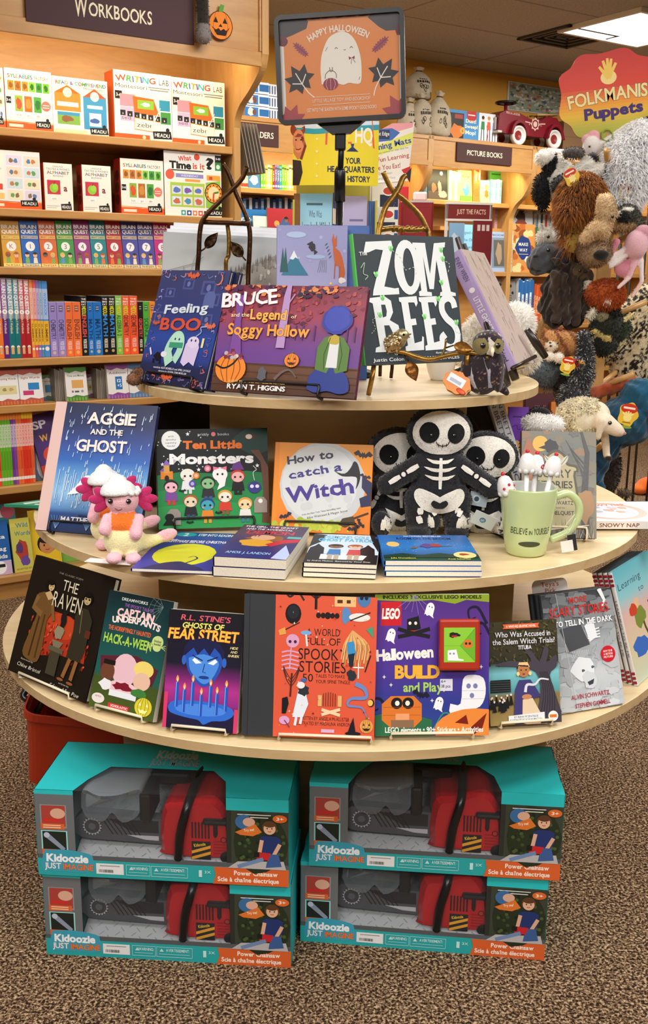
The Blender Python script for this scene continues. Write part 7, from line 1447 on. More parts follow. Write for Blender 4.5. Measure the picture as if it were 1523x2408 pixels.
# ================================================= lowest tier
def cream_easel(M,W,H,T,lab,dr=.008):easel('book_easel','cream wire easel under '+lab,M,W,H,CRM,T,dr,lip=.004,rr=.0026)
M,W,H=std((18.3,1575),(200,1654),(84,1307),(274,1358.5),z3+.012,16)
def raven(a):
 a.rect(0,0,1,1,'#17130f');r=random.Random(2)
 a.poly([(.18,.6),(.24,.45),(.4,.4),(.6,.4),(.84,.46),(.88,.72),(.6,.72),(.36,.78),(.18,.76)],'#a8301c');a.ell(.52,.5,.2,.1,'#b8401f')
 for i in range(90):x=r.choice([r.uniform(.12,.3),r.uniform(.34,.48),r.uniform(.62,.9)]);y=r.uniform(.5,.78);a.leaf(x,y,.018,r.choice(['#c8402a','#8a2416','#d8563a','#5a1810']),r.uniform(-2,0),wd=.5)
 a.text('THE CLASSIC POEM',.5,.085,.015,'#8a8478',w=.3,wt=0)
 a.poly(smooth([(.16,.3),(.26,.27),(.36,.33),(.38,.42),(.34,.5),(.36,.7),(.34,.84),(.22,.85),(.13,.8),(.17,.6),(.2,.45),(.14,.38),(.16,.3)],3),'#6a4a26');a.line([(.24,.45),(.22,.82)],.02,'#3a2814');a.line([(.3,.45),(.3,.82)],.02,'#4a3218');a.ell(.275,.212,.058,.052,'#0e0b0a');a.ell(.30,.215,.036,.036,'#c8a878');a.ell(.285,.186,.045,.02,'#0e0b0a');[a.ell(.30+e,.212,.007,.005,'#2a1c14',n=8)for e in(-.012,.014)];a.ell(.303,.234,.009,.004,'#8a3a2a',n=8);a.poly([(.24,.28),(.3,.25),(.36,.3),(.3,.33)],'#c0a070');a.line([(.17,.32),(.14,.42),(.26,.46)],.05,'#7a5830');a.line([(.36,.34),(.42,.48)],.035,'#7a5830')
 a.poly([(.66,.38),(.7,.3),(.8,.3),(.87,.38),(.86,.62),(.84,.72),(.67,.72),(.68,.5)],'#2f2c20');a.ell(.76,.218,.058,.05,'#0e0b0a');a.ell(.76,.23,.040,.038,'#b8a070');a.ell(.755,.196,.046,.016,'#0e0b0a');a.rect(.748,.25,.772,.254,'#3a2a1c');[a.ell(.76+e,.222,.012,.008,'#201a14',n=8)for e in(-.02,.02)];a.line([(.72,.72),(.68,.88)],.04,'#8a5a30');a.line([(.8,.72),(.78,.88)],.04,'#8a5a30');a.ell(.66,.9,.04,.012,'#8a5030');a.ell(.78,.905,.04,.012,'#8a5030');a.line([(.73,.32),(.76,.5)],.01,'#6a5a40');a.rect(.82,.46,.88,.52,'#5a2a1a')
 a.blob(.54,.44,.035,.06,'#17171a',seed=5);a.poly([(.53,.39),(.58,.37),(.55,.42)],'#17171a');a.blob(.52,.55,.06,.06,'#8a8068',seed=7);a.poly([(.46,.62),(.6,.62),(.57,.67),(.49,.67)],'#7a7058');a.rect(.44,.67,.62,.71,'#5a5440');a.rect(.47,.71,.59,.9,'#3f3b2c')
 a.text('THE',.53,.17,.085,'#d8ccb4',w=.19,wt=0);a.text('RAVEN',.535,.30,.12,'#d8ccb4',w=.36,wt=0);a.text('illustrated by',.22,.86,.014,'#b8b0a0',w=.16,wt=0);a.text('Chloe Bristol',.26,.91,.03,'#d8d0c0',w=.3,wt=0,sh=.3,wob=.02);a.text('written by',.72,.93,.014,'#b8b0a0',w=.13,wt=0);a.text('Edgar Allan Poe',.74,.97,.03,'#d8d0c0',w=.36,wt=0,sh=.3,wob=.02)
make_book('book','black and red poem book with two figures at the far left of the low tier','book',M,W,H,.016,'#17130f',raven);cream_easel(M,W,H,.016,'the black and red poem book',.012)
M,W,H=std((207.5,1659),(358,1699),(263,1387),(405.6,1415.7),z3+.010,15)
def haunt(a):
 a.grad([(0,'#12262a'),(.4,'#1a4a4c'),(.7,'#1f5a50'),(.74,'#3f5020'),(1,'#4a5a24')])
 for k in range(7):an=PI*.5+k*PI/9;a.line([(.86,.06),(.86+.22*math.cos(an+.5),.06+.16*math.sin(an+.2))],.004,'#7a8a8a')
 for q in(.05,.1,.15):a.curve([(.86+q*1.4*math.cos(PI*.5+.5+k*PI/9),.06+q*math.sin(PI*.5+.2+k*PI/9))for k in range(7)],.003,'#7a8a8a',n=2)
 a.text('DREAMWORKS',.42,.055,.024,'#e8ecec',w=.4,wt=1);a.text('THE SPOOKY TALE OF',.5,.105,.026,'#8a5aa8',w=.44,wt=2,rot=-.03);a.text('CAPTAIN',.47,.16,.06,'#f0c8c8',w=.56,wt=3,out='#a82a3a',outw=3,arc=.5);a.text('UNDERPANTS',.5,.215,.05,'#f0dcd8',w=.74,wt=3,out='#a82a3a',outw=3,arc=.6)
 a.text('THE HORRIFYINGLY HAUNTED',.42,.31,.036,'#e0653a',w=.66,wt=2);a.text('HACK-A-WEEN',.42,.40,.075,'#a8d048',w=.74,wt=2,jit=.02)
 a.ell(.87,.35,.085,.05,'#c8d888');a.ell(.87,.40,.06,.03,'#c8d888');a.text('Sticker',.87,.345,.018,'#3a4a2a',w=.11,wt=2);a.text('Inside!',.87,.37,.018,'#3a4a2a',w=.1,wt=2);[a.curve([(.87+s_*.06,.39),(.87+s_*.13,.37+k*.02),(.87+s_*.14,.43+k*.015)],.008,'#c8d888',n=3)for s_ in(-1,1)for k in range(3)]
 a.poly([(.05,.56),(.6,.5),(.95,.58),(.9,.72),(.1,.72)],'#5a2030');a.ell(.46,.64,.19,.14,'#e0b8c4');a.ell(.74,.6,.15,.07,'#e8d070');a.ell(.74,.7,.13,.075,'#e0b8a0');a.ell(.2,.68,.11,.085,'#6a3f2c');a.rect(.12,.58,.3,.62,'#1a1614');a.blob(.47,.79,.24,.06,'#e8c0c8',seed=2,j=.05);a.rect(.28,.82,.7,.87,'#e0e4ea');a.blob(.2,.79,.1,.045,'#e4e4e8',seed=3);a.blob(.74,.8,.12,.04,'#3f7a3a',seed=4);a.blob(.46,.78,.13,.035,'#7a1a2a',seed=6,j=.4)
 a.ell(.13,.915,.1,.042,'#e4dcd8');a.text('NETFLIX',.13,.9,.014,'#b84a4a',w=.1);a.rect(.3,.93,.62,.965,'#d8303a');a.text('SCHOLASTIC',.47,.948,.018,'#f4e4e0',w=.26,wt=2);a.pumpkin(.83,.90,.13,'#d8c838','#7a7a1a',fc='#f0f0a0')
make_book('book','dark green cartoon chapter book with a yellow pumpkin, second on the low tier','book',M,W,H,.014,'#15302f',haunt,hard=False,page='#d8d4c8');cream_easel(M,W,H,.014,'the dark green cartoon book')
M,W,H=std((381,1709),(556,1726),(403.7,1434.7),(569.3,1442),z3+.010,13)
def fear(a):
 a.grad([(0,'#0f0f16'),(.45,'#17142a'),(.55,'#6a1f66'),(.66,'#b0308a'),(.78,'#8a2a80'),(.85,'#241a40'),(1,'#171432')]);a.rect(0,.7,.05,1,'#d8386a');a.rect(.95,.8,1,1,'#d8386a')
 a.text("R.L. STINE'S",.5,.06,.045,'#e05a6a',w=.66,wt=1,sh=.15);a.text('GHOSTS OF',.47,.125,.045,'#e8e070',w=.55,wt=2,sh=.2,jit=.05);a.text('FEAR STREET',.48,.2,.085,'#f0c040',w=.93,wt=2,sh=.12,jit=.05,out='#d8303a',outw=3,wob=.015);[a.text(t_,.9,.29+.033*i,.02,'#e8dc90',w=w_,wt=1,sh=.2)for i,(t_,w_)in enumerate((('HIDE',.1),('AND',.09),('SHRIEK',.15)))]
 a.poly(smooth([(.24,.36),(.28,.28),(.5,.25),(.72,.29),(.76,.38),(.73,.5),(.63,.6),(.52,.635),(.42,.6),(.3,.5),(.24,.36)],3),'#2450b0');a.poly(smooth([(.3,.4),(.5,.36),(.7,.41),(.68,.5),(.6,.585),(.52,.61),(.44,.58),(.33,.5),(.3,.4)],3),'#4a8ae0');a.poly([(.22,.4),(.24,.3),(.3,.25),(.5,.22),(.7,.26),(.78,.33),(.77,.42),(.72,.35),(.64,.3),(.58,.37),(.5,.31),(.42,.37),(.36,.31),(.28,.36)],'#181a44')
 for s_ in(-1,1):a.poly([(.52+s_*.04,.435),(.52+s_*.14,.395),(.52+s_*.17,.415),(.52+s_*.12,.445)],'#f4f6fa');a.line([(.52+s_*.03,.415),(.52+s_*.17,.375)],.014,'#101a4a');a.ell(.24 if s_<0 else.78,.42,.03,.04,'#2f62c0')
 a.line([(.52,.44),(.5,.51),(.54,.515)],.012,'#163a90');a.ell(.52,.555,.07,.014,'#1c3a8a')
 a.poly(smooth([(.06,.82),(.14,.77),(.5,.755),(.86,.78),(.95,.84),(.84,.9),(.66,.915),(.55,.95),(.48,.915),(.3,.9),(.1,.87),(.06,.82)],3),'#2f6ad0');a.ell(.5,.83,.34,.05,'#4a86e4')
 for x,y0,y1 in((.17,.82,.61),(.27,.86,.67),(.38,.8,.6),(.5,.88,.7),(.62,.8,.62),(.71,.86,.68),(.83,.82,.62)):a.line([(x,y0),(x,y1)],.045,'#2450b8');a.line([(x-.012,y0),(x-.012,y1)],.012,'#6aa0f0');a.leaf(x,y1-.028,.05,'#f0905a',-PI/2,wd=.4);a.leaf(x,y1-.02,.026,'#f8e8a0',-PI/2,wd=.4)
make_book('book','spooky chapter book with a blue face above candles, third on the low tier','book',M,W,H,.016,'#12101c',fear,hard=False,page='#e8e4dc');cream_easel(M,W,H,.016,'the blue face chapter book')
M,W,H=std((568.5,1728.5),(879,1740.7),(587,1335),(879,1335),z3+.010,12,30)
H=(z2-TT-.006-M.translation.z)/M.to_3x3()[2][1]
def world(a):
 a.y0=.16;R_='#dc5a3e';a.rect(0,0,1,1,'#34373c');a.rect(.235,0,1,1,R_);a.line([(.04,0),(.04,1)],.006,'#26282c')
 for i,(t_,y,h,w_)in enumerate((('A WORLD',.375,.042,.25),('FULL OF',.43,.042,.26),('SPOOKY',.505,.065,.37),('STORIES',.58,.065,.35))):a.text(t_,.6,y,h,'#231a1a',w=w_,wt=0)
 a.text('50',.49,.645,.045,'#231a1a',w=.08,wt=0);a.text('TALES TO MAKE',.66,.632,.02,'#231a1a',w=.22,wt=0);a.text('YOUR SPINE TINGLE',.68,.665,.02,'#231a1a',w=.26,wt=0);a.text('WRITTEN BY ANGELA McALLISTER',.62,.885,.021,'#231a1a',w=.38,wt=0);a.text('ILLUSTRATED BY MADALINA ANDRONIC',.62,.915,.021,'#231a1a',w=.44,wt=0)
 a.ell(.37,.27,.06,.06,'#17171b');a.ell(.37,.26,.045,.04,'#24262c');a.text('A',.37,.26,.01,'#888',w=.01)
 a.curve([(.3,.12),(.34,.17),(.4,.14),(.45,.19)],.014,'#26282e',n=5);a.line([(.54,.24),(.54,.13)],.02,'#2a1a16');[a.curve([(.54,.18),(.54+.03*k,.14),(.54+.045*k,.09)],.007,'#2a1a16',n=3)for k in(-2,-1,1,2)]
 a.poly([(.68,.15),(.73,.11),(.8,.11),(.84,.15),(.84,.22),(.68,.22)],'#e8bc80');a.rect(.7,.18,.74,.2,'#5a2a1a');a.rect(.77,.18,.8,.2,'#5a2a1a');a.ell(.9,.17,.05,.05,'#4a7ab0');[a.ell(.9+e,.165,.014,.014,'#16223a',n=8)for e in(-.018,.018)];a.leaf(.86,.13,.04,'#4a7a4a',-.7);a.leaf(.94,.13,.04,'#4a7a4a',-2.4)
 [a.ell(.63+.035*k,.275,.018 if k else.022,None,'#231a1a')for k in(-2,-1,0,1,2)];a.blob(.77,.27,.035,.05,'#5a8ac0',seed=2);a.ell(.87,.28,.08,.025,'#e8e4dc');a.line([(.8,.3),(.95,.25)],.008,'#2a1a16')
 a.ell(.37,.43,.05,.04,'#d8a0c0');[a.ell(.37+e,.435,.012,.01,'#4a2040',n=8)for e in(-.02,.02)];a.line([(.36,.47),(.35,.6)],.01,'#d8a0c0');[a.curve([(.29,.5+.025*k),(.35,.49+.025*k),(.42,.5+.025*k)],.01,'#d8a0c0',n=4)for k in range(5)]
 a.ell(.47,.38,.04,.014,'#7aa8d8');a.line([(.47,.39),(.48,.46)],.014,'#e8e0dc');a.line([(.3,.37),(.42,.32)],.006,'#2a1a16');a.poly([(.26,.37),(.31,.35),(.32,.39),(.27,.4)],'#e0a050')
 for i in range(16):a.curve([(.82,.36),(.8+.012*i-.04,.44),(.78+.013*i-.04,.53+.02*(i%3))],.01,('#e0a868','#e8bc84','#c88a4a')[i%3],n=3)
 a.poly([(.78,.43),(.83,.42),(.85,.5),(.79,.52)],'#3a90c8');a.poly([(.79,.5),(.84,.49),(.83,.57),(.8,.57)],'#1f2a34');a.poly([(.92,.35),(.97,.33),(.98,.4)],'#4a9a7a')
 a.line([(.87,.55),(.87,.64)],.008,'#f0ece4');a.line([(.83,.575),(.91,.575)],.008,'#f0ece4');a.blob(.82,.62,.035,.03,'#2a3038',seed=5);a.line([(.96,.5),(.92,.6)],.008,'#231a1a')
 a.line([(.36,.76),(.37,.62)],.012,'#4a2420');[a.curve([(.365,.7-.02*k),(.365+.035*s_,.66-.02*k),(.365+.06*s_,.6-.01*k)],.005,'#4a2420',n=3)for s_ in(-1,1)for k in range(3)]
 a.poly([(.42,.72),(.47,.71),(.5,.8),(.46,.88),(.38,.88),(.4,.8)],'#dfe6f2');a.blob(.46,.72,.04,.035,'#2a3038',seed=8);a.ell(.44,.69,.03,.02,'#e8e4e8');a.line([(.41,.88),(.4,.93)],.02,'#e0e4f0');a.line([(.45,.88),(.44,.92)],.02,'#e0e4f0');a.rect(.44,.65,.48,.67,'#3a6ab0')
 a.rect(.57,.745,.6,.81,'#e0b070');a.rect(.72,.745,.75,.81,'#e0b070');[a.rect(.61+.018*k,.735-.004*(3-abs(k-2.5)),.614+.018*k,.81,'#5a2a20')for k in range(6)];a.line([(.6,.83),(.74,.86)],.02,'#f0d0a8');a.line([(.6,.86),(.74,.825)],.02,'#f0d0a8')
 a.curve([(.85,.67),(.92,.7),(.93,.75),(.82,.76),(.8,.8),(.9,.81),(.94,.86)],.03,'#6a8ac8',.008,n=6);a.ell(.97,.78,.025,None,'#231a1a');a.ell(.965,.78,.02,None,'#f0c060');a.poly([(.3,.77),(.34,.76),(.35,.8),(.33,.86),(.3,.86)],'#17171b')
 a.poly([(.8,.96),(.84,.87),(.86,.96)],'#1a1a26');a.ell(.84,.965,.06,.012,'#1a1a26');a.pumpkin(.94,.92,.05,'#e0a050','#8a5a2a',fc='#2a1a10');a.ell(.32,.9,.04,.025,'#d8a0d0');a.line([(.32,.9),(.36,.94)],.008,'#7a3a5a');a.rect(.6,.945,.7,.965,'#d8b0d0');r=random.Random(1)
 for i in range(60):a.star(r.uniform(.26,.98),r.uniform(.1,.98),r.uniform(.004,.01),r.choice(['#f0d0a8','#231a1a','#f0ece4','#b83a2a']),n=4)
make_book('book','large coral story collection with a dark cloth spine in the middle of the low tier','book',M,W,H,.028,'#34373c',world);cream_easel(M@Matrix.Translation((.03,0,0)),W,H,.028,'the coral story collection')
M,W,H=std((881,1731),(1148.7,1728.5),(881,1385),(1126,1382),z3+.010,12,30);H=(z2-TT-.006-M.translation.z)/M.to_3x3()[2][1]
def lego(a):
 a.y0=.115;a.grad([(0,'#4a2a78'),(.3,'#5a3590'),(.6,'#4c3594'),(.8,'#2f3a90'),(1,'#2a4a90')]);a.poly([(0,.1),(1,.1),(1,.165),(.8,.15),(.7,.175),(.5,.15),(.3,.16),(0,.15)],'#8aa02a');a.text('INCLUDES 3 EXCLUSIVE LEGO MODELS',.5,.132,.02,'#2a3410',w=.86,wt=3)
 a.rect(.05,.16,.23,.31,'#c81f2a');a.text('LEGO',.14,.235,.06,'#f6f2ee',w=.15,wt=3,sh=.12,out='#1a1412',outw=3)
 for k in range(6):a.line([(.35,.12),(.2+.06*k,.24-.015*abs(k-3))],.003,'#9a86c0')
 for x,y,r_ in((.48,.21,.06),(.14,.37,.06),(.56,.8,.06)):a.ghost(x,y,r_,'#f0f0f4',rot=.3)
 a.poly([(.28,.27),(.38,.25),(.4,.33),(.28,.35)],'#17161b');[a.ell(.33+e,.295,.013,None,'#e8e0d0')for e in(-.025,.025)];a.rect(.27,.34,.41,.36,'#b82a2a');[a.line([(.34,.36),(.34+s_*.14,.33+.05*k)],.03,'#1c1b20')for s_ in(-1,1)for k in range(2)]
 a.text('Halloween',.26,.485,.065,'#f2eee8',w=.49,wt=3,rot=.06);a.text('BUILD',.37,.60,.075,'#f2b23a',w=.38,wt=3,out='#7a4a1a',outw=3);a.text('and Play!',.43,.695,.055,'#a8d060',w=.36,wt=2)
 a.rect(.57,.645,.68,.72,'#d8d8e8');a.text('6+',.6,.66,.018,'#333',w=.04);a.text('38 pcs',.62,.69,.018,'#333',w=.08)
 for s_,x,y in((1,.88,.2),(1,.93,.3),(-1,.03,.77)):a.curve([(x+.1,y+.1),(x+.02,y),(x-.06,y+.01),(x-.05,y+.07),(x,y+.06)],.025,'#1a1834',.01,n=5)
 for x,y in((.08,.63),(.14,.68),(.5,.78),(.93,.57),(.9,.5)):a.star(x,y,.018,'#e8e4f0')
 a.bat(.4,.745,.08,'#1c1a30',.25);a.poly(smooth([(.66,.8),(.75,.8),(.77,.65),(.84,.62),(.95,.64),(.97,.74),(.92,.82),(.8,.84),(.66,.86),(.66,.8)],3),'#eceef4');[a.ell(x,y,.02,None,'#7a80b0')for x,y in((.82,.69),(.88,.69),(.85,.75))];[a.line([(.76,y),(.96,y)],.003,'#b8bcc8')for y in(.72,.77)]
 a.poly([(0,.87),(.2,.84),(.5,.9),(.5,1),(0,1)],'#2a6a48');a.poly([(.06,.8),(.14,.75),(.34,.75),(.41,.8),(.41,.9),(.34,.95),(.14,.95),(.06,.9)],'#d8772e');a.rect(.14,.9,.34,.95,'#8a6a50');[a.ell(.24+e,.795,.05,.036,'#1c1a1c')for e in(-.05,.05)];[a.ell(.24+e,.795,.02,None,'#f0ece4')for e in(-.045,.045)];[a.line([(.07,y),(.4,y)],.003,'#a8521a')for y in(.82,.87)];a.poly([(.18,.86),(.3,.86),(.3,.9),(.18,.9)],'#e8a070')
 a.curve([(.52,.95),(.6,.86),(.68,.88),(.62,.92)],.012,'#3a8a7a',n=4);a.ell(.88,.97,.36,.14,'#e8883a');a.poly([(.7,.92),(.8,.87),(.82,.93)],'#7a1f10');a.poly([(.84,.95),(.98,.86),(.94,.96),(.86,1)],'#7a1f10');a.text('LEGO elements \u2022 90+ Stickers \u2022 Activities',.52,.962,.032,'#f2eee6',w=.86,wt=2)
lb=make_book('activity_book','purple brick activity book with a small red box fixed on its cover','book',M,W,H,.008,'#4a2a78',lego,hard=False,page='#e0ece8',spine='#2f5a3a')
def brickbox(a):
 a.rect(.06,.1,.92,.86,'#8ac838');a.poly([(.5,.5),(.92,.1),(.92,.86)],'#6ab02c');[a.line([(.5,.5),q_],.006,'#4a8a20')for q_ in((.92,.12),(.92,.84),(.06,.5))];a.blob(.34,.26,.14,.06,'#1c1a1e',seed=2,j=.3);a.rect(.27,.27,.42,.31,'#b82a2a');a.ell(.72,.46,.14,.1,'#d8742a');[a.ell(.72+e,.45,.035,.03,'#222',n=8)for e in(-.05,.05)];a.poly([(.16,.82),(.16,.6),(.4,.58),(.46,.78),(.6,.8),(.6,.83)],'#eef0f4');[a.ell(.28+e,.67,.03,.024,'#8a90a8',n=8)for e in(-.05,.05)]
c=MB();bw,bh=W*.355,H*.36;c.box(0,bw,0,bh,0,.016,'#a82c16',bev=.004);brickbox(Art(c,bw-.008,bh-.01,(Vector((.004,.004,.0161)),Vector((1,0,0)),Vector((0,1,0)),Vector((0,0,1)))));c.obj('brick_box',M_CARD,lb,M=Matrix.Translation((W*.05,H*.47,.0025)))
cream_easel(M@Matrix.Translation((0,0,0)),W,H,.008,'the purple activity book')
M,W,H=std((1152.8,1708),(1319,1697),(1141.7,1463.6),(1305.6,1456.7),z3+.010,13)
def salem(a):
 a.grad([(0,'#3f3a24'),(.25,'#3a3626'),(.4,'#2f2f24'),(.5,'#7ac0c8'),(.68,'#5a9aa0'),(.72,'#8a7446'),(1,'#9a8450')]);r=random.Random(3)
 for i in range(170):a.leaf(r.random(),r.uniform(0,.42),.03,r.choice(['#4a4426','#2f2c1c','#5c5430','#3a3a22']),r.uniform(0,6),wd=.4)
 a.poly(smooth([(.62,1),(.72,.7),(.66,.5),(.4,.44),(.1,.42),(.3,.38),(.6,.4),(.52,.28),(.62,.3),(.72,.4),(.8,.26),(.86,.3),(.82,.42),(.96,.34),(.96,.46),(.86,.54),(.96,.8),(1,1),(.62,1)],3),'#45404a');[a.curve([(.7+.04*k,.95),(.76+.03*k,.7),(.72+.02*k,.5)],.01,'#2a2830',n=4)for k in range(6)]
 a.rect(.02,.56,.3,.68,'#1a1c1e');[a.line([(.02,.575+.022*k),(.3,.58+.022*k)],.006,'#4a5a5a')for k in range(5)];r=random.Random(9)
 for i in range(12):x=r.uniform(.02,.33);y=r.uniform(.7,.78);a.poly([(x-.03,y+.1),(x,y-.02),(x+.03,y+.1)],'#17181c');a.ell(x,y,.014,.012,'#e0d8d0',n=8)
 a.poly([(.33,.92),(.36,.66),(.42,.57),(.58,.57),(.66,.66),(.72,.74),(.62,.75),(.62,.98),(.34,1)],'#3f3a72');a.poly([(.44,.98),(.46,.76),(.6,.75),(.72,.92),(.7,1),(.5,1)],'#e0c8a8');a.ell(.49,.475,.085,.07,'#b5784a');a.poly([(.4,.45),(.43,.4),(.55,.4),(.58,.45),(.5,.425)],'#e8c08a');a.line([(.4,.46),(.42,.43),(.56,.44)],.018,'#2a1c16');[a.ell(.49+e,.475,.012,.007,'#221',n=8)for e in(-.035,.035)];a.ell(.49,.515,.02,.007,'#7a2a24');[a.ell(x,.51,.022,.02,'#e8d090')for x in(.41,.58)]
 a.ell(.52,.735,.07,.025,'#c0845a');a.curve([(.5,.69),(.53,.62),(.64,.62),(.72,.57),(.84,.58)],.04,'#d8d8e0',.02,n=5)
 a.poly([(.22,.025),(.74,.025),(.72,.05),(.74,.07),(.22,.07),(.24,.05)],'#e0623a');a.text('A WHO HQ GRAPHIC NOVEL',.48,.048,.02,'#f4e8da',w=.42,wt=2);a.text('Who Was Accused in',.5,.125,.05,'#dcdce4',w=.78,wt=1);a.text('the Salem Witch Trials?',.51,.195,.05,'#dcdce4',w=.88,wt=1);a.text('TITUBA',.52,.255,.036,'#dcdce4',w=.19,wt=2)
 a.poly([(.25,.91),(.76,.89),(.76,.97),(.25,.985)],'#e4e4e8');a.text('BY INSHA FITZPATRICK',.5,.925,.018,'#55555c',w=.34,wt=1);a.text('ILLUSTRATED BY ROWAN MACCOLL',.5,.952,.018,'#55555c',w=.46,wt=1);a.ell(.88,.935,.07,None,'#eeeae4');a.rect(.83,.92,.93,.95,'#d8772e')
make_book('book','brown graphic novel with a woman in violet holding a candle','book',M,W,H,.010,'#2a2620',salem);cream_easel(M,W,H,.010,'the brown graphic novel')
M,W,H=std((1304,1682),(1468,1654),(1270.8,1397),(1432,1384.4),z3+.004,13)
def more(a):
 a.grad([(0,'#3a3c40'),(.2,'#5a5e62'),(.4,'#9aa0a6'),(.7,'#c4cace'),(1,'#b4bcc0')]);r=random.Random(7)
 for i in range(110):x,y=r.random(),r.random();a.blob(x,y,r.uniform(.04,.14),r.uniform(.02,.06),mix(mix('#46494e','#d8dee2',min(1,max(0,y*.9+.3*(x-.5)))),'#9aa0a4',r.uniform(0,.5)),seed=i,j=.35)
 a.poly([(.2,.3),(.5,.28),(.6,.46),(.3,.5)],'#4a4d52');a.poly([(.55,.3),(.68,.24),(.72,.4),(.6,.44)],'#e0e4e8');[a.line([(.58,.35+.02*k),(.76,.33+.025*k)],.016,'#e4e8ec')for k in range(4)];a.line([(.2,0),(.32,.98)],.004,'#d8dce0');a.line([(.82,0),(.88,.1),(.84,.15)],.06,'#dfe4e8',.02)
 a.blob(.46,.66,.17,.1,'#dfe4e8',seed=3,j=.12);a.blob(.54,.75,.1,.07,'#ccd2d6',seed=5);[a.blob(x,y,.022,.012,'#5a5e62',seed=2)for x,y in((.46,.67),(.6,.65))];a.poly([(.5,.77),(.6,.75),(.58,.79),(.52,.8)],'#3c4044');[a.line([(.36+.02*k,.56),(.34+.025*k,.5)],.004,'#e8ecf0')for k in range(10)]
 a.text('MORE',.5,.07,.05,'#c8342c',w=.25,wt=1,jit=.12,wob=.02);a.text('SCARY STORIES',.5,.16,.075,'#c8342c',w=.84,wt=1,jit=.12,wob=.02,sx=1);a.text('TO TELL IN THE DARK',.55,.26,.045,'#eef0f2',w=.82,wt=2,jit=.04,out='#1a1c20',outw=3)
 a.ell(.84,.56,.105,.07,'#c42030');[a.text(t_,.84,.535+.025*k,.016,'#f0d8d4',w=.13,wt=2)for k,t_ in enumerate(('NOW TO BE','A MOTION','PICTURE'))];a.text('ALVIN SCHWARTZ',.52,.88,.036,'#a8344a',w=.54,wt=1,jit=.1);a.text('STEPHEN GAMMELL',.54,.955,.036,'#a8344a',w=.5,wt=1,jit=.1)
for i in range(3):
 make_book('book',('grey ghostly paperback with red scratchy lettering','second copy behind the grey ghostly paperback','third copy behind the grey ghostly paperback')[i],'book',M@Matrix.Translation((-.006*i,.002*i,-.0086*i)),W,H,.008,'#4a4d52' if i==0 else '#26282b',more if i==0 else None,hard=False,page='#d8d4c8')
easel('book_easel','dark wire easel behind the grey ghostly paperbacks',M@Matrix.Translation((0,0,-.018)),W,H,BK,.009,.004,lip=.004)
Mc=M@Matrix.Translation((-.036,H-.062,-.030));c=MB();c.prism(rrect(.078,.115,.012),-.0012,0,(Vector((0,.0325,0)),Vector((1,0,0)),Vector((0,1,0)),Vector((0,0,1))),'#d8d2d0');a=Art(c,.078,.115,(Vector((-.039,-.025,0)),Vector((1,0,0)),Vector((0,1,0)),Vector((0,0,1))));a.text("Teya's",.5,.085,.075,'#a8522a',w=.5,wt=1);a.text('Pick',.5,.19,.075,'#a8522a',w=.3,wt=1);o=c.obj('shelf_talker',M_MATTE);o.matrix_world=Mc;tag(o,'white card with orange lettering above the grey ghostly paperbacks','card')
def learn(a):a.grad([(0,'#5fb0c0'),(.25,'#8ac4cc'),(.4,'#d8b0a8'),(.7,'#d8c8a0'),(1,'#c8d4c0')]);a.text('Learning',.35,.15,.06,'#3a5a6a',w=.6,wt=0,wob=.02);a.text('to',.6,.26,.05,'#3a5a6a',w=.14,wt=0);a.line([(.45,.42),(.5,.6),(.7,.95)],.06,'#5a4a2a',.02);a.blob(.42,.48,.14,.1,'#7a8a3a',seed=2);a.ell(.4,.36,.07,.05,'#e0b890');a.blob(.3,.4,.1,.06,'#c8442a',seed=4);a.blob(.3,.72,.2,.08,'#3a6ac0',seed=5);a.line([(.7,.4),(.85,.98)],.02,'#2a2a2a')
for i in range(4):
 p0=on_z(1500-13*i,1612-4*i,z3+.002);pt=on_y(1432-12*i,1350,p0.y+.03)
 fx=Vector((.58,.80,.0)).normalized();fy=(pt-p0);fy=(fy-fx*fy.dot(fx));L_h=fy.length;fy.normalize();fz_=fx.cross(fy)
 Ml=frameM(p0+fx*.105,fx,fy,fz_)
 make_book('book',('rightmost of the row of slim teal and pink picture books, cover showing','second of the slim picture books leaning at the right end','third of the slim picture books leaning at the right end','innermost of the slim picture books leaning at the right end')[i],'book',Ml,.21,L_h,.009,'#6fb4c0' if i==0 else '#35464c',learn if i==0 else None,spine='#e4dfdc',page='#d0c8bc',spart=lambda a:([a.rect(x,0,x+.025,1,'#9a2a34')for x in(.02,.06,.10,.88,.92,.96)],a.text('LEARNING TO BE ME',.5,.5,.4,'#6a5a6a',w=.5,wt=0))and None,group='slim picture books leaning at the right end')
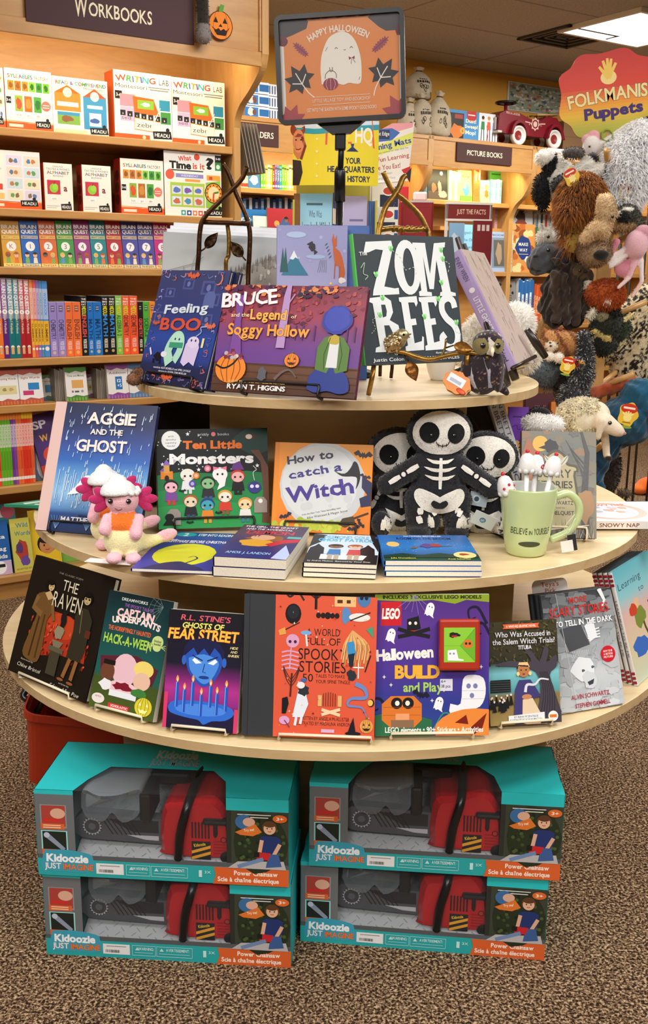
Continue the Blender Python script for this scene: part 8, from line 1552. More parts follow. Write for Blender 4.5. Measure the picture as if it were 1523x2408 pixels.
# ================================================= toy chainsaw cartons under the table, shopping baskets
TQ,GRY='#28bcc0','#55585c'
def loop_strip(mb,A,B,col,m=0):
 n=len(A);mb.add(A+B,[(i,(i+1)%n,n+(i+1)%n,n+i)for i in range(n)],col,m)
def saw_box(M,W,H,D,label,top=True):
 """window carton: x along the front, y up, z towards the viewer; front lower middle is the origin"""
 t=thing('chainsaw_carton',label,'toy carton',M,'boxed toy chainsaws');w=W/2;V=Vector
 m=MB();th=.0012
 m.box(-w,w,0,th,-D,0,TQ);m.box(-w,w,0,H,-D,-D+th,'#9a9ea2');m.box(-w,-w+th,0,H,-D,0,TQ);m.box(w-th,w,0,H,-D,0,TQ)
 wx0,wx1,wy0=-w+W*.155,w-W*.225,H*.25;zt=-D*.50
 m.box(-w,wx0,wy0,H,-th,0,'#6a6d70');m.box(-w,w,0,wy0,-th,0,GRY);m.box(wx1,w,wy0,H*.86,-th,0,'#3a4034')
 wx1t=wx1-W*.04
 m.add([V((-w,H,0)),V((wx0,H,0)),V((wx0+.015,H,-D*.22)),V((wx0+.045,H,zt)),V((wx1t-.03,H,zt)),V((wx1t,H,-D*.30)),V((wx1t+.01,H,0)),V((w,H,0)),V((w,H,-D)),V((-w,H,-D))],[tuple(range(10))],TQ)
 m.box(wx1t+.01,w,H*.86,H,-th,0,TQ);m.box(wx1t+.01,wx1,wy0,H*.86,-th,0,'#2c302a')
 a=Art(m,W,H,(V((-w,0,0)),V((1,0,0)),V((0,1,0)),V((0,0,1))))
 a.rect(0,0,.155,.05,TQ);a.rect(0,.8,1,1,'#28a3a4');a.rect(.0,.0,.0,.0,TQ)
 for y0,k in((.17,0),(.47,1)):
  a.rect(.02,y0,.125,y0+.27,'#9adcd8' if k else '#8a8d90');a.rect(.025,y0+.01,.12,y0+.25,'#1f2622' if k else '#a84038');
  if k:a.line([(.04,y0+.05),(.11,y0+.22)],.022,'#8a94a8',.016);a.ell(.042,y0+.055,.012,None,'#b8c0d0')
  else:a.ell(.09,y0+.1,.03,.06,'#d8a890');a.rect(.03,y0+.16,.1,y0+.2,'#c8302a')
  a.rect(.02,y0+.22,.115,y0+.285,'#d8642e');[a.rect(.03,y0+q,.1,y0+q+.01,'#f0d8c0')for q in(.235,.26)]
 a.poly(smooth([(.03,.70),(.12,.69),(.21,.73),(.225,.80),(.235,.93),(.13,.95),(.02,.93),(.02,.8),(.03,.70)],3),'#3a9cb4');a.text('Kidoozie',.12,.79,.085,'#eef0f2',w=.165,wt=3,out='#1f5a78',outw=3,jit=.05);a.text('JUST',.06,.885,.065,'#e4e8ea',w=.065,wt=2,out='#1f4a68',outw=3);a.text('IMAGINE',.163,.89,.065,'#e07a44',w=.12,wt=2,out='#4a2a2a',outw=3)
 a.rect(.235,.83,.345,.955,'#e4e4e4');r=random.Random(3);[a.rect(.245+.0023*i,.9,.245+.0023*i+r.uniform(.0006,.0018),.935,'#333')for i in range(26)];a.rect(.25,.85,.33,.86,'#999')
 for x0,x1,t_ in((.355,.45,'WARNING:'),(.455,.6,'AVERTISSEMENT:')):[a.rect(x0,y,x1,y+.006,'#b8dcdc')for y in(.83,.95)];[a.rect(x,.83,x+.0016,.95,'#b8dcdc')for x in(x0,x1)];a.text(t_,x0+(x1-x0)*.6,.87,.034,'#d0ecec',w=(x1-x0)*.66,wt=1);a.rect(x0+.01,.915,x1-.01,.922,'#a8d0d0');a.poly([(x0+.012,.89),(x0+.03,.89),(x0+.021,.85)],'#c0e0e0')
 a.rect(.645,.85,.658,.93,'#c0e4e4');a.text('3X',.68,.87,.03,'#c0e4e4',w=.025);a.poly([(.705,.8),(1,.8),(1,1),(.7,1),(.712,.9)],'#d45f2c');a.text('Power Chainsaw',.87,.86,.05,'#f4e6d8',w=.17,wt=2);a.text('Scie \u00e0 cha\u00eene \u00e9lectrique',.84,.94,.05,'#f4e6d8',w=.24,wt=2)
 a.blob(.888,.5,.105,.36,'#26301f',seed=2,j=.05);r=random.Random(4);[a.ell(r.uniform(.80,.98),r.uniform(.2,.7),.008,None,r.choice(['#3a4a2a','#465a30','#1c241a']),n=6)for _ in range(50)];a.poly([(.76,.8),(.8,.72),(.98,.7),(.99,.8)],'#b4b0b0')
 a.rect(.8,.17,.93,.18,'#ddd');a.rect(.81,.2,.92,.21,'#ddd');a.ell(.825,.26,.034,.085,'#3a6a9a');a.ell(.845,.26,.024,.05,'#d8a890');a.poly([(.79,.38),(.83,.33),(.87,.28),(.895,.37),(.86,.42),(.81,.41)],'#d8732e');a.text('Try me!',.845,.35,.03,'#f8ecd8',w=.04,wt=1,rot=.15);a.ell(.965,.21,.028,.045,'#d8662a');a.text('3+',.965,.21,.035,'#f8ecd8',w=.028)
 a.head(.925,.32,.026,'#dcae8e','#5a3a24');a.poly([(.885,.62),(.885,.44),(.9,.41),(.95,.41),(.968,.44),(.97,.56),(.955,.62)],'#22336a');a.line([(.895,.46),(.885,.62)],.015,'#d8a888');a.line([(.965,.5),(.94,.64)],.015,'#d8a888');a.poly([(.91,.78),(.92,.62),(.96,.62),(.972,.76)],'#3a5a90');a.poly([(.87,.7),(.885,.6),(.93,.61),(.92,.69)],'#c0262a');a.line([(.9,.68),(.8,.78)],.016,'#6a86b0');a.rect(.865,.6,.885,.66,'#1a1a1a')
 a2=Art(m,W,D,(V((-w,H,0)),V((1,0,0)),V((0,0,-1)),V((0,1,0))));a2.text('Kidoozie',.5,.2,.16,'#b8c4c8',w=.17,wt=3,out='#123f4c',outw=3);a2.text('JUST IMAGINE',.5,.36,.14,'#9ab0b8',w=.2,wt=2,out='#123f4c',outw=3)
 m.add([V((wx0-.004,H*.20,-.004)),V((wx1+.05,H*.20,-.004)),V((wx1+.05,H*.50,-D*.82)),V((wx0-.004,H*.50,-D*.82))],[(0,1,2,3)],'#c2c6ca');sl=V((0,H*.30,-D*.82+.004));sl_n=sl.normalized()
 for pl in(Art(m,wx1-wx0+.05,sl.length,(V((wx0-.004,H*.20,-.004)),V((1,0,0)),sl_n,V((1,0,0)).cross(sl_n)),z0=.0003),Art(m,wx1-wx0+.05,H*.52,(V((wx0-.004,H*.48,-D*.82)),V((1,0,0)),V((0,1,0)),V((0,0,1))),z0=.0003)):
  if pl.H>H*.51:pl.rect(0,0,1,1,'#aeb2b6')
  pl.up();[pl.line([(x/22+.022*(y%2),y/9+.05),(x/22+.022+.022*(y%2),y/9+.05+(.05 if(x+y)%2 else-.05))],.004,'#8b9095')for x in range(22)for y in range(9)]
 m.obj('carton',M_CARD,t)
# --- the saw
 s=MB();zc=-.040;bx0,bx1=wx0-.005,wx0+(wx1-wx0)*.575
 P=[(bx0+.02,H*.36),(bx1,H*.33),(bx1,H*.62),(bx0+.03,H*.66)]+[(bx0+.02+.028*math.cos(a_),H*.51+H*.15*math.sin(a_))for a_ in(2.0,2.6,3.14,3.7,4.3)]
 s.prism(P,zc-.012,zc+.012,WORLDF,'#4a4e55');aa=Art(s,bx1-bx0,H*.34,(V((bx0,H*.33,zc+.0121)),V((1,0,0)),V((0,1,0)),V((0,0,1))),clip=False)
 aa.poly([(.35,.2),(.9,.2),(.9,.62),(.62,.62)],'#202228');aa.poly([(.55,.72),(.9,.72),(.9,.88),(.75,.86)],'#b8bcc4');[aa.line([(.28+.05*k,.18),(.4+.05*k,.72)],.012,'#121316')for k in range(7)]
 aa.ell(.17,.48,.105,None,'#b0b4bc');aa.ell(.17,.48,.085,None,'#3a3d44');[aa.ell(.17+.1*math.cos(k*PI/9),.48+.1*math.sin(k*PI/9)*aa.W/aa.H,.012,None,'#3c3f46',n=6)for k in range(18)];aa.ell(.17,.48,.04,None,'#565a62');s.obj('guide_bar',M_PLAST,t)
 s=MB();x0=bx1-.012;L_=wx1-x0;RD='#b5151e'
 P=smooth([(x0,H*.27),(x0-.002,H*.5),(x0+.008,H*.80),(x0+L_*.3,H*.84),(x0+L_*.62,H*.93),(x0+L_*.80,H*.90),(x0+L_*.95,H*.70),(x0+L_*1.0,H*.45),(x0+L_*.97,H*.25),(x0+L_*.5,H*.22),(x0,H*.24),(x0,H*.27)],3)[:-1]
 P2=[((x-x0-L_/2)*.86+x0+L_/2,(y-H*.56)*.88+H*.56)for x,y in P];n=len(P);zf,zb_,zm=-.012,-D+.02,-.028
 loop_strip(s,[V((x,y,zm))for x,y in P2]and[V((x,y,zm))for x,y in P],[V((x,y,zf))for x,y in P2],RD);s.add([V((x,y,zf))for x,y in P2],[tuple(range(n))],RD);loop_strip(s,[V((x,y,zb_))for x,y in P],[V((x,y,zm))for x,y in P],RD)
 s.box(x0+L_*.9,x0+L_*1.35,H*.30,H*.74,-D*.62,-D*.35,'#7a1218',bev=.012)
 aa=Art(s,L_,H*.7,(V((x0,H*.22,zf+.0003)),V((1,0,0)),V((0,1,0)),V((0,0,1))),clip=False);[aa.rect(.44+.045*k,.36,.465+.045*k,.63,'#3a080c')for k in range(6)]
 aa.rect(.44,.68,.7,.98,'#17161a');[aa.poly([(.44,.84+.1*k),(.7,.74+.1*k),(.7,.79+.1*k),(.44,.89+.1*k)],'#e8a428' if k<2 else '#e0742a')for k in range(2)];aa.text('Kidoozie',.55,.735,.05,'#e8c030',w=.16,wt=2,rot=.2);[aa.rect(.74,.66+.05*k,.9,.68+.05*k,'#8a0f16')for k in range(5)];aa.ell(.88,.64,.045,None,'#5a0a10');aa.ell(.88,.64,.03,None,'#b02a2a');aa.ell(.92,.93,.09,.1,'#141416');s.obj('saw_body',M_PLAST,t)
 s=MB();s.box(x0+L_*.60,x0+L_*.96,H*.66,H*.72,-.022,-.002,'#141417',bev=.005);s.box(x0+L_*.74,x0+L_*.80,H*.50,H*.67,-.024,-.006,'#141417',bev=.005);s.obj('pull_handle',M_PLAST,t)
 s=MB();s.tube(smooth([V((x0+L_*.26,H*.25,-.006)),V((x0+L_*.30,H*.55,-.002)),V((x0+L_*.40,H*.86,-.012)),V((x0+L_*.44,H*.96,-D*.45)),V((x0+L_*.5,H*.92,-D*.8))],6),.0085,'#121214',seg=10);s.obj('front_grip',M_PLAST,t)
 s=MB();s.box(bx1-.052,bx1-.030,H*.60,H*.93,-D*.5,-.02,'#141416',bev=.005);s.box(bx1-.05,bx1+.03,H*.80,H*.95,-D*.62,-D*.5,'#141416',bev=.006);s.obj('hand_guard',M_PLAST,t)
# --- safety goggles, smoky clear shell
 g=MB();gx0,gx1=wx0+.006,wx0+(wx1-wx0)*.42;gm=(gx0+gx1)/2;gw=(gx1-gx0)/2
 O=smooth([(-1,.74),(-.9,.95),(-.3,.93),(.3,.95),(.9,.98),(1.0,.86),(.85,.68),(.4,.63),(.1,.75),(-.2,.64),(-.8,.64),(-1,.74)],3)[:-1];n=len(O)
 F0=[V((gm+x*gw,H*y,-.006-.02*abs(x)**2))for x,y in O];F1=[V((gm+x*gw*.98,H*(.8+(y-.8)*.98),-D*.62))for x,y in O];F2=[V((gm+x*gw*.86,H*(.8+(y-.8)*.7),-.007-.02*abs(x)**2))for x,y in O]
 loop_strip(g,F1,F0,'#3a3f46');loop_strip(g,F0,F2,'#3a3f46');g.sm=[True]*len(g.f);g.add(F2,[tuple(range(n))],'#3a3f46');g.obj('goggles',M_SMOKE,t)
# --- clear window film
 f=MB();e=.0006;f.add([V((wx0-.004,wy0,-th-e)),V((wx1+.004,wy0,-th-e)),V((wx1+.004,H-e,-th-e)),V((wx0-.004,H-e,-th-e))],[(0,1,2,3)],'#fff');f.add([V((wx0-.004,H-e,-th-e)),V((wx1,H-e,-th-e)),V((wx1-.02,H-e,zt)),V((wx0+.02,H-e,zt))],[(0,1,2,3)],'#fff');f.obj('window_film',M_FILM,t)
 return t
def px_front(BL,BR,z):return flat_M(BL,BR,z)
bm0,W0=flat_M((113,2243),(681,2275),0.0);bm1,W1=flat_M((703,2212),(1281,2258),0.0);Wb=(W0+W1)/2;Db=.20
def up(M):return M@Matrix.Rotation(PI/2,4,'X')
def hz(M,px,py):return(up(M).inverted()@on_plane(px,py,M.translation,(M.to_3x3()@Vector((0,1,0))))).y
Hb=(hz(bm0,400,1866))/2
Hb=max(.15,min(.2,Hb))
L1=up(bm0);saw_box(L1,Wb,Hb,Db,'toy chainsaw carton on the carpet, bottom of the left pair')
p=on_plane(390,2058,bm0.translation,bm0.to_3x3()@Vector((0,1,0)))
saw_box(Matrix.Translation(Vector((-.004,-.008,Hb+.001)))@L1,Wb,Hb,Db,'toy chainsaw carton on top of the left pair beside the red baskets')
R1=up(bm1);saw_box(R1,Wb,Hb,Db,'toy chainsaw carton on the carpet, bottom of the right pair')
saw_box(Matrix.Translation(Vector((.017,-.012,Hb+.001)))@R1@Matrix.Rotation(.02,4,'Y'),Wb,Hb,Db,'toy chainsaw carton on top of the right pair by the open carpet')
for i in range(2):
 t=thing('shopping_basket',('lower','upper')[i]+' red shopping basket of the nested pair beside the table','basket',frameM(Vector((-.585-.035*i,2.42-.03*i,.002+.075*i)),Vector((.99,.12,0)).normalized(),Vector((-.12,.99,0)).normalized(),Z)@Matrix.Rotation(.16*i,4,'Y'),'nested red shopping baskets')
 m=MB();h=.20;hw,hd=.14,.19
 def rr_(k,z):return[Vector((x,y,z))for x,y in rrect(2*hw*k,2*hd*k,.04*k,5)]
 lv=[(.80,.004),(.93,h*.9),(.99,h*.905),(1.0,h),(.97,h),(.955,h*.93),(.79,.012)]
 for(k0,za),(k1,zb2)in zip(lv,lv[1:]):loop_strip(m,rr_(k0,za),rr_(k1,zb2),'#a83016')
 b_=rr_(.80,.004);m.add(b_,[tuple(range(len(b_)))[::-1]],'#a83016');m.obj('tub',M_PLAST,t)
 for s_ in(-1,1):
  m=MB();m.tube(smooth([Vector((s_*hw,-.09,h*.95)),Vector((s_*(hw+.012),-.08,h+.0)),Vector((s_*(hw-.01),-.05,h+.035)),Vector((s_*(hw-.012),.05,h+.035)),Vector((s_*(hw+.012),.08,h)),Vector((s_*hw,.09,h*.95))],4),.008,'#1a1a1c',seg=8);m.obj('handle',M_PLAST,t)
# ================================================= soft toys and gifts on the tiers
BLK,WHT='#26262a','#e4dfd6'
def skeleton(px,py,S,label,yaw=0.0,lean=-.12,arms=((-1.0,-.42),(1.0,-.42)),dz=0.0,roll=0.0,seat=False):
 """black plush with appliqued bones; S = overall height in metres, feet at pixel (px, py) on the middle tier"""
 k=S/320.0;b=on_z(px,py,z2)+Vector((0,0,-63*k if seat else 0));t=thing('skeleton_plush',label,'soft toy',Matrix.Translation(b)@Matrix.Rotation(yaw,4,'Z')@Matrix.Rotation(roll,4,'Y')@Matrix.Rotation(lean,4,'X'),'black skeleton soft toys')
 P=lambda x,z,y=0:Vector((x*k,y*k,z*k))
 B=[E_(P(0,258),(82*k,44*k,65*k),BLK),E_(P(0,150),(60*k,42*k,62*k),BLK),E_(P(0,108),(74*k,46*k,54*k),BLK),K_(P(0,200),34*k,P(0,170),44*k,BLK),
]
 for s in(-1,1):B+=[K_(P(s*40,96),30*k,P(s*60,92,-86),26*k,BLK),E_(P(s*62,100,-104),(25*k,18*k,32*k),BLK)]if seat else[K_(P(s*46,92),38*k,P(s*46,28,-12),31*k,BLK),E_(P(s*46,18,-26),(31*k,36*k,19*k),BLK)]
 for(ax,az),s in zip(arms,(-1,1)):B.append(K_(P(s*40,184,-6),27*k,P(ax*130,186+az*130,-22),25*k,BLK))
 o,bv,co,vc=soft('body',B,t,vox=.0034,sm=4);fur(o,co,vc,9000,.004,.0012,.2,.8,parent=o,cols=['#2c2c30','#222226','#35353a'])
 m=MB();q=lambda pts:[(x*k,z*k)for x,z in pts]
 patch(m,bv,q(oval(2,258,68,52,0,26)),WHT,.0022,5);m.obj('face',M_PLUSH,t)
 m=MB();patch(m,bv,q(oval(-28,260,23,24,.3)),'#0f0f12',.0036,4);patch(m,bv,q(oval(34,258,20,23,-.3)),'#0f0f12',.0036,4);m.obj('eye_patch',M_PLUSH,t)
 add_eyes(t,[(bv.ray_cast(P(x,254,-200),Vector((0,1,0)))[0]+Vector((0,-.003,0)),4.5*k)for x in(-24,30)])
 m=MB();s_=smooth([(-12,240),(-8,233),(4,230),(15,233),(19,241)],3)
 for(x0,za),(x1,zb)in zip(s_,s_[1:]):patch(m,bv,q(bar(x0,za,x1,zb,2.4,2)),'#1a1a1c',.0040,1)
 for x,z in((-6,232),(3,230),(12,232)):patch(m,bv,q(bar(x,z-4,x,z+4,2,2)),'#1a1a1c',.0041,1)
 m.obj('stitched_mouth',M_PLUSH,t)
 m=MB();patch(m,bv,q(bar(1,198,0,124,9)),WHT,.0024)
 for z,w in((188,34),(170,40),(150,36)):
  for s in(-1,1):patch(m,bv,q(smooth([(0,z-4),(s*w*.5,z-3),(s*w,z+8),(s*w*.5,z+5),(0,z+4)],2)),WHT,.0024,2)
 patch(m,bv,q([(0,106),(20,116),(48,124),(60,108),(50,84),(28,68),(0,64),(-28,68),(-50,84),(-60,108),(-48,124),(-20,116)]),WHT,.0024,4,n=3)
 patch(m,bv,q([(0,92),(14,98),(20,90),(12,80),(0,78),(-12,80),(-20,90),(-14,98)]),'#1c1c20',.0036,2,n=2)
 for s in(-1,1):
  if seat:patch(m,bv,q(bar(s*62,88,s*58,112,13)),WHT,.0024)
  else:patch(m,bv,q(bar(s*46,78,s*45,62,15)),WHT,.0024);patch(m,bv,q(bar(s*50,58,s*44,40,15)),WHT,.0024)
 for(ax,az),s in zip(arms,(-1,1)):
  f=lambda u:(s*36+(ax*130-s*36)*u,186+az*130*u+4);patch(m,bv,q(bar(*f(.18),*f(.48),12)),WHT,.0024);patch(m,bv,q(oval(*f(.57),5.5,5.5,0,10)),WHT,.0024,2);patch(m,bv,q(bar(*f(.66),*f(.95),12)),WHT,.0024)
 m.obj('bone_applique',M_PLUSH,t);return t
sk=skeleton(938,1243,.262,'left skeleton plush peeping from behind the tallest one',.12,-.04,arms=((-.62,-.5),(.55,-.6)),roll=-.03,seat=True)
sk=skeleton(1126,1249,.258,'right skeleton plush with hang tags beside the green mug',-.10,-.06,arms=((-.5,-.6),(.62,-.62)),roll=.04,seat=True)
m=MB();m.box(-.018,.018,-.0005,.0005,-.014,.014,'#c4d4de');a=Art(m,.036,.028,(Vector((-.018,-.0006,-.014)),Vector((1,0,0)),Z,Vector((0,-1,0))));a.ell(.4,.5,.22,None,'#e8eef0');a.ell(.4,.5,.14,None,'#3a5a72');m.obj('cloth_label',M_MATTE,sk,M=Matrix.Translation((-.012,-.052,.125))@Matrix.Rotation(.12,4,'Y'))
m=MB();m.box(-.023,.023,-.0006,.0006,-.017,.017,'#dce8ee');a=Art(m,.046,.034,(Vector((-.023,-.0007,-.017)),Vector((1,0,0)),Z,Vector((0,-1,0))));a.ell(.45,.5,.14,None,'#4a8ab8');a.text('soft',.45,.5,.2,'#e8f0f4',w=.16);m.obj('hang_tag',M_PRINT,sk,M=Matrix.Translation((.0,-.085,.088))@Matrix.Rotation(.35,4,'Y')@Matrix.Rotation(.5,4,'X'))
skeleton(1026,1262,.264,'tallest skeleton plush in the middle, arms over its two neighbours',0,-.06,arms=((-.98,-.42),(.96,-.46)))
def axo(px,py,S,label,yaw):
 b=on_z(px,py,z2+.001);t=thing('axolotl_plush',label,'soft toy',Matrix.Translation(b)@Matrix.Rotation(yaw,4,'Z'),'pink axolotl soft toys in candy corn suits');k=S/200.0
 P=lambda x,z,y=0:Vector((x*k,y*k,z*k));PK,OR,CR='#efb9c4','#f0792c','#ece2ac'
 B=[E_(P(0,42),(50*k,44*k,42*k),CR),E_(P(0,84),(38*k,34*k,28*k),OR),E_(P(0,98),(33*k,30*k,22*k),OR),E_(P(-2,140),(39*k,35*k,36*k),PK),E_(P(-22,12,-46),(19*k,24*k,13*k),PK),E_(P(22,10,-46),(19*k,24*k,13*k),PK),
K_(P(-36,98,-12),13*k,P(-42,76,-30),15*k,PK),K_(P(36,96,-12),13*k,P(30,66,-36),15*k,PK),K_(P(42,34,8),20*k,P(78,40,14),12*k,'#eee0a8'),E_(P(96,48,14),(30*k,8*k,16*k),PK,Matrix.Rotation(-.35,3,'Y'))]
 o,bv,co,vc=soft('body',B,t,vox=.003,sm=4)
 m=MB();H=[(41,156),(41,162),(38,170),(31,178),(22,184),(17,192),(8,199),(0,201)];m.lathe([(x*k,z*k)for x,z in H],'#e8ecec',M=Matrix.Translation(P(-1,0,0))@Matrix.Rotation(-.06,4,'Y'),seg=20);[m.ell(P(36*math.cos(a_),160+2*math.sin(3*a_),34*math.sin(a_)),7*k,'#e8ecec',seg=8,rings=6)for a_ in[2*PI*i/14 for i in range(14)]];m.obj('cream_cap',M_PLUSH,t)
 for s in(-1,1):
  m=MB()
  for az,l in((.75,40),(.05,44),(-.7,40)):c=P(s*34,138,6);e=Vector((s*math.cos(az),0,math.sin(az)));m.ell(c+e*l*k*.5,(l*k*.55,5*k,12*k),'#c4306c',R=Matrix.Rotation(-az if s>0 else PI+az,3,'Y'),seg=14,rings=8)
  m.obj('gill',M_PLUSH,t)
 add_eyes(t,[((bv.ray_cast(P(x,142,-200),Vector((0,1,0)))[0]or P(x,142,-34))+Vector((0,-.0015,0)),6*k)for x in(-26,15)])
 m=MB();s_=smooth([(-16,126),(-9,121),(0,125)],3);[patch(m,bv,[(x*k,z*k)for x,z in bar(x0,za,x1,zb,2,2)],'#7a3a4a',.0012,1)for(x0,za),(x1,zb)in zip(s_,s_[1:])];m.obj('stitched_mouth',M_PLUSH,t)
 return t
axo(262,1279,.158,'rear pink axolotl plush half hidden behind its twin',.25)
ax=axo(294,1311,.158,'front pink axolotl plush in an orange and cream suit',.12)
m=MB();p=on_z(258,1322,z2);m.box(-.045,.045,-.012,.014,0,.0008,'#e6e6e6');o=m.obj('paper_tag',M_MATTE);o.matrix_world=Matrix.Translation(p+Vector((0,0,.0006)))@Matrix.Rotation(-.22,4,'Z');tag(o,'small white paper tag lying in front of the plush feet','tag')
b=on_z(1235,1300,z2+.0005);t=thing('mug','pale green mug with engraved words holding four pens','mug',b);s=1/1135.0;G='#c4d49c'
m=MB();pr=[(0,.001),(.034,0),(.0385,.004),(.043,.03),(.0485,.07),(.0525,.105),(.0535,.128),(.0532,.131),(.0505,.131),(.0495,.126),(.046,.07),(.040,.02),(.034,.010),(0,.010)]
m.lathe(pr,G,seg=48,cols=[G]*8+['#d8dcd8']*6);m.obj('cup',M_CERAM,t)
m=MB();m.tube(smooth([(.050,0,.110),(.075,.004,.116),(.096,.006,.098),(.098,.006,.07),(.080,.004,.042),(.046,0,.026)],8),.0075,G,seg=12);m.obj('handle',M_CERAM,t)
cup=BVHTree.FromPolygons([Vector((r*math.cos(2*PI*k/48),r*math.sin(2*PI*k/48),z))for r,z in pr[:9]for k in range(48)],[(i*48+k,i*48+(k+1)%48,(i+1)*48+(k+1)%48,(i+1)*48+k)for i in range(8)for k in range(48)])
m=MB()
def cupt(x,z):h=cup.ray_cast(Vector((x,-.2,z)),Vector((0,1,0)));return(h[0]if h[0]else Vector((x,-.04,z)))+Vector((0,-.0005,0))
for wd,x0,w_,h_ in(('BELIEVE',-.036,.028,.0125),('IN',-.005,.006,.008),('YOURSELF',.004,.031,.0125)):
 L,tw=layout(wd);kx=w_/tw
 for ch,ox,mid_ in L:g,fs=GL[(0,ch)];m.add([cupt(x0+(p_[0]+ox)*kx,.047+p_[1]/CAP*h_)for p_ in g],fs,'#3f4a26')
m.obj('lettering',M_MATTE,t)
m=MB();rr=[(.0,0)];P=[(.020*math.cos(2*PI*i/20),.0055*math.sin(2*PI*i/20))for i in range(20)];patch(m,cup,[(x-.002,.028+z)for x,z in P],'#4a4f3a',.0006,4);m.obj('dark_oval',M_MATTE,t)
m=MB();m.box(-.008,.008,-.0004,.0004,-.032,0,'#2a2a2c');m.box(-.022,.001,-.001,0,-.032,-.010,'#e6e4e2');m.obj('price_tag',M_PRINT,t,M=Matrix.Translation((.082,-.012,.040))@Matrix.Rotation(-.2,4,'Y'));m=MB();m.tube(smooth([(.088,-.006,.078),(.070,-.010,.055),(.076,-.011,.042),(.09,-.004,.07)],4),.0006,'#d8d8d0',seg=5);m.obj('tag_string',M_WIRE,t)
RD='#c8283a'
for i,(x,y,dx,dy,h,k_)in enumerate(((-.030,-.012,-.26,-.02,.150,1),(-.006,.0,-.02,.0,.186,0),(.010,.012,.06,.05,.180,2),(.022,-.002,.20,.02,.184,0))):
 d=Vector((dx,dy,1)).normalized();tt=thing('novelty_pen',('white pen with a red dotted cat top leaning left in the mug','white pen with a tall whipped cream top, left of the upright three','white pen with a red stamped cream top, middle of the upright three','white pen with a cream top and red cherry leaning right')[i],'pen',frameM(b+Vector((x*.55,y,.014)),d.orthogonal().normalized(),d.cross(d.orthogonal().normalized()),d),'novelty pens in the green mug');L_=h-.04
 m=MB();m.tube([(0,0,0),(0,0,L_)],.0048,'#eae8e6',seg=10);m.obj('barrel',M_PLAST,tt)
 m=MB();m.lathe([(.005,L_-.004),(.0155,L_),(.0165,L_+.008),(.0145,L_+.020),(.010,L_+.030),(.0,L_+.036)],'#eceae8',seg=16);[m.ell((.012*math.cos(a_),.012*math.sin(a_),L_+.002),.006,'#eceae8',seg=8,rings=6)for a_ in[2*PI*j/7 for j in range(7)]];m.obj('cream_top',M_PLAST,tt)
 m=MB();m.ell((0,0,L_+.037),.0042,RD,seg=10,rings=7)
 if k_==1:[m.ell((.0155*math.cos(a_),.0155*math.sin(a_),L_+z_),.0028,RD,seg=8,rings=5)for a_,z_ in((3.6,.012),(4.3,.018),(5.2,.012),(4.8,.004))]
 if k_==2:m.tube(smooth([(.006,-.0160,L_+.012),(.0,-.0162,L_+.017),(-.006,-.0160,L_+.012),(.004,-.0162,L_+.006),(-.003,-.0162,L_+.001)],3),.0012,RD,seg=5)
 m.obj('cherry',M_PLAST,tt)
def simple(name,label,cat,M,blobs,vox=.004,mat=None,fr=None,sm=4,grp=None):
 t=thing(name,label,cat,M,grp);o,bv,co,vc=soft('body',blobs,t,mat,vox,sm)
 if fr:fur(o,co,vc,*fr[:3],**(fr[3]if len(fr)>3 else{}),parent=t)
 return t,bv,co,vc
p=on_y(1268,1040,2.25);p.z=z2;simple('white_plush','white plush head just showing above the tombstone book','soft toy',p,[K_((0,0,.03),.05,(0,0,.15),.042,'#1c1a1a'),E_((-.012,-.015,.20),(.034,.03,.02),'#e8e6e2'),E_((.022,-.012,.197),(.028,.03,.02),'#e8e6e2'),E_((0,.012,.205),(.03,.02,.028),'#17161a')],fr=(3000,.008,.002))
p=on_y(318,893,2.14);p.z=z1;simple('brown_plush','brown plush paw poking out behind the two ghosts book','soft toy',p,[K_((.05,.03,.026),.024,(.006,.0,.018),.015,'#7a5236'),E_((-.002,-.008,.012),(.014,.016,.012),'#8a6042'),E_((.006,-.0,.026),(.011,.012,.010),'#6a4630')],.003,fr=(2500,.004,.0015))
q=on_y(1168,800,2.52);q.z=z1+.001;t,bv,co,vc=simple('fluffy_plush','fluffy white long haired plush behind the leaning lilac book','soft toy',q,[E_((-.02,0,.07),(.07,.045,.075),'#efebe2'),E_((.045,.0,.12),(.042,.036,.045),'#f2eee8'),E_((.065,-.01,.045),(.04,.034,.042),'#ece8de'),E_((-.06,-.01,.05),(.036,.036,.05),'#efebe2')],.005,fr=(8000,.016,.0022,dict(droop=.25)))
b=on_z(1035,893,z1+.0005);t=thing('white_cup','white cup with a dark handle behind the bird easel','cup',b);m=MB();m.lathe([(0,.001),(.022,0),(.024,.004),(.030,.02),(.038,.055),(.04,.075),(.037,.075),(.028,.02),(0,.012)],'#e4e0da',seg=28);m.obj('cup',M_CERAM,t);m=MB();m.tube(smooth([(.034,0,.062),(.058,-.004,.062),(.064,-.004,.036),(.030,0,.018)],5),.0045,'#1d1b1a',seg=8);m.obj('handle',M_CERAM,t)
b=on_z(1132,929,z1+.001);t=thing('owl_puppet','dark speckled owl plush with a paper tag on the top tier','soft toy',Matrix.Translation(b)@Matrix.Rotation(-.25,4,'Z')@Matrix.Scale(.87,4));D_='#2d2228'
def owlp(co,vc):
 n=np.sin(co[:,0]*330+3*np.sin(co[:,2]*190))*np.sin(co[:,2]*300+2*np.sin(co[:,0]*210))*np.sin(co[:,1]*240+1);vc=vc.copy()
 vc[n>.72]=lin('#a87f5c');vc[(n>.55)&(n<=.72)]=lin('#553a36');vc[n<-.78]=lin('#75666c');h=(co[:,2]>.108)&(n>.5);vc[h]=lin('#c8b8a0');return vc
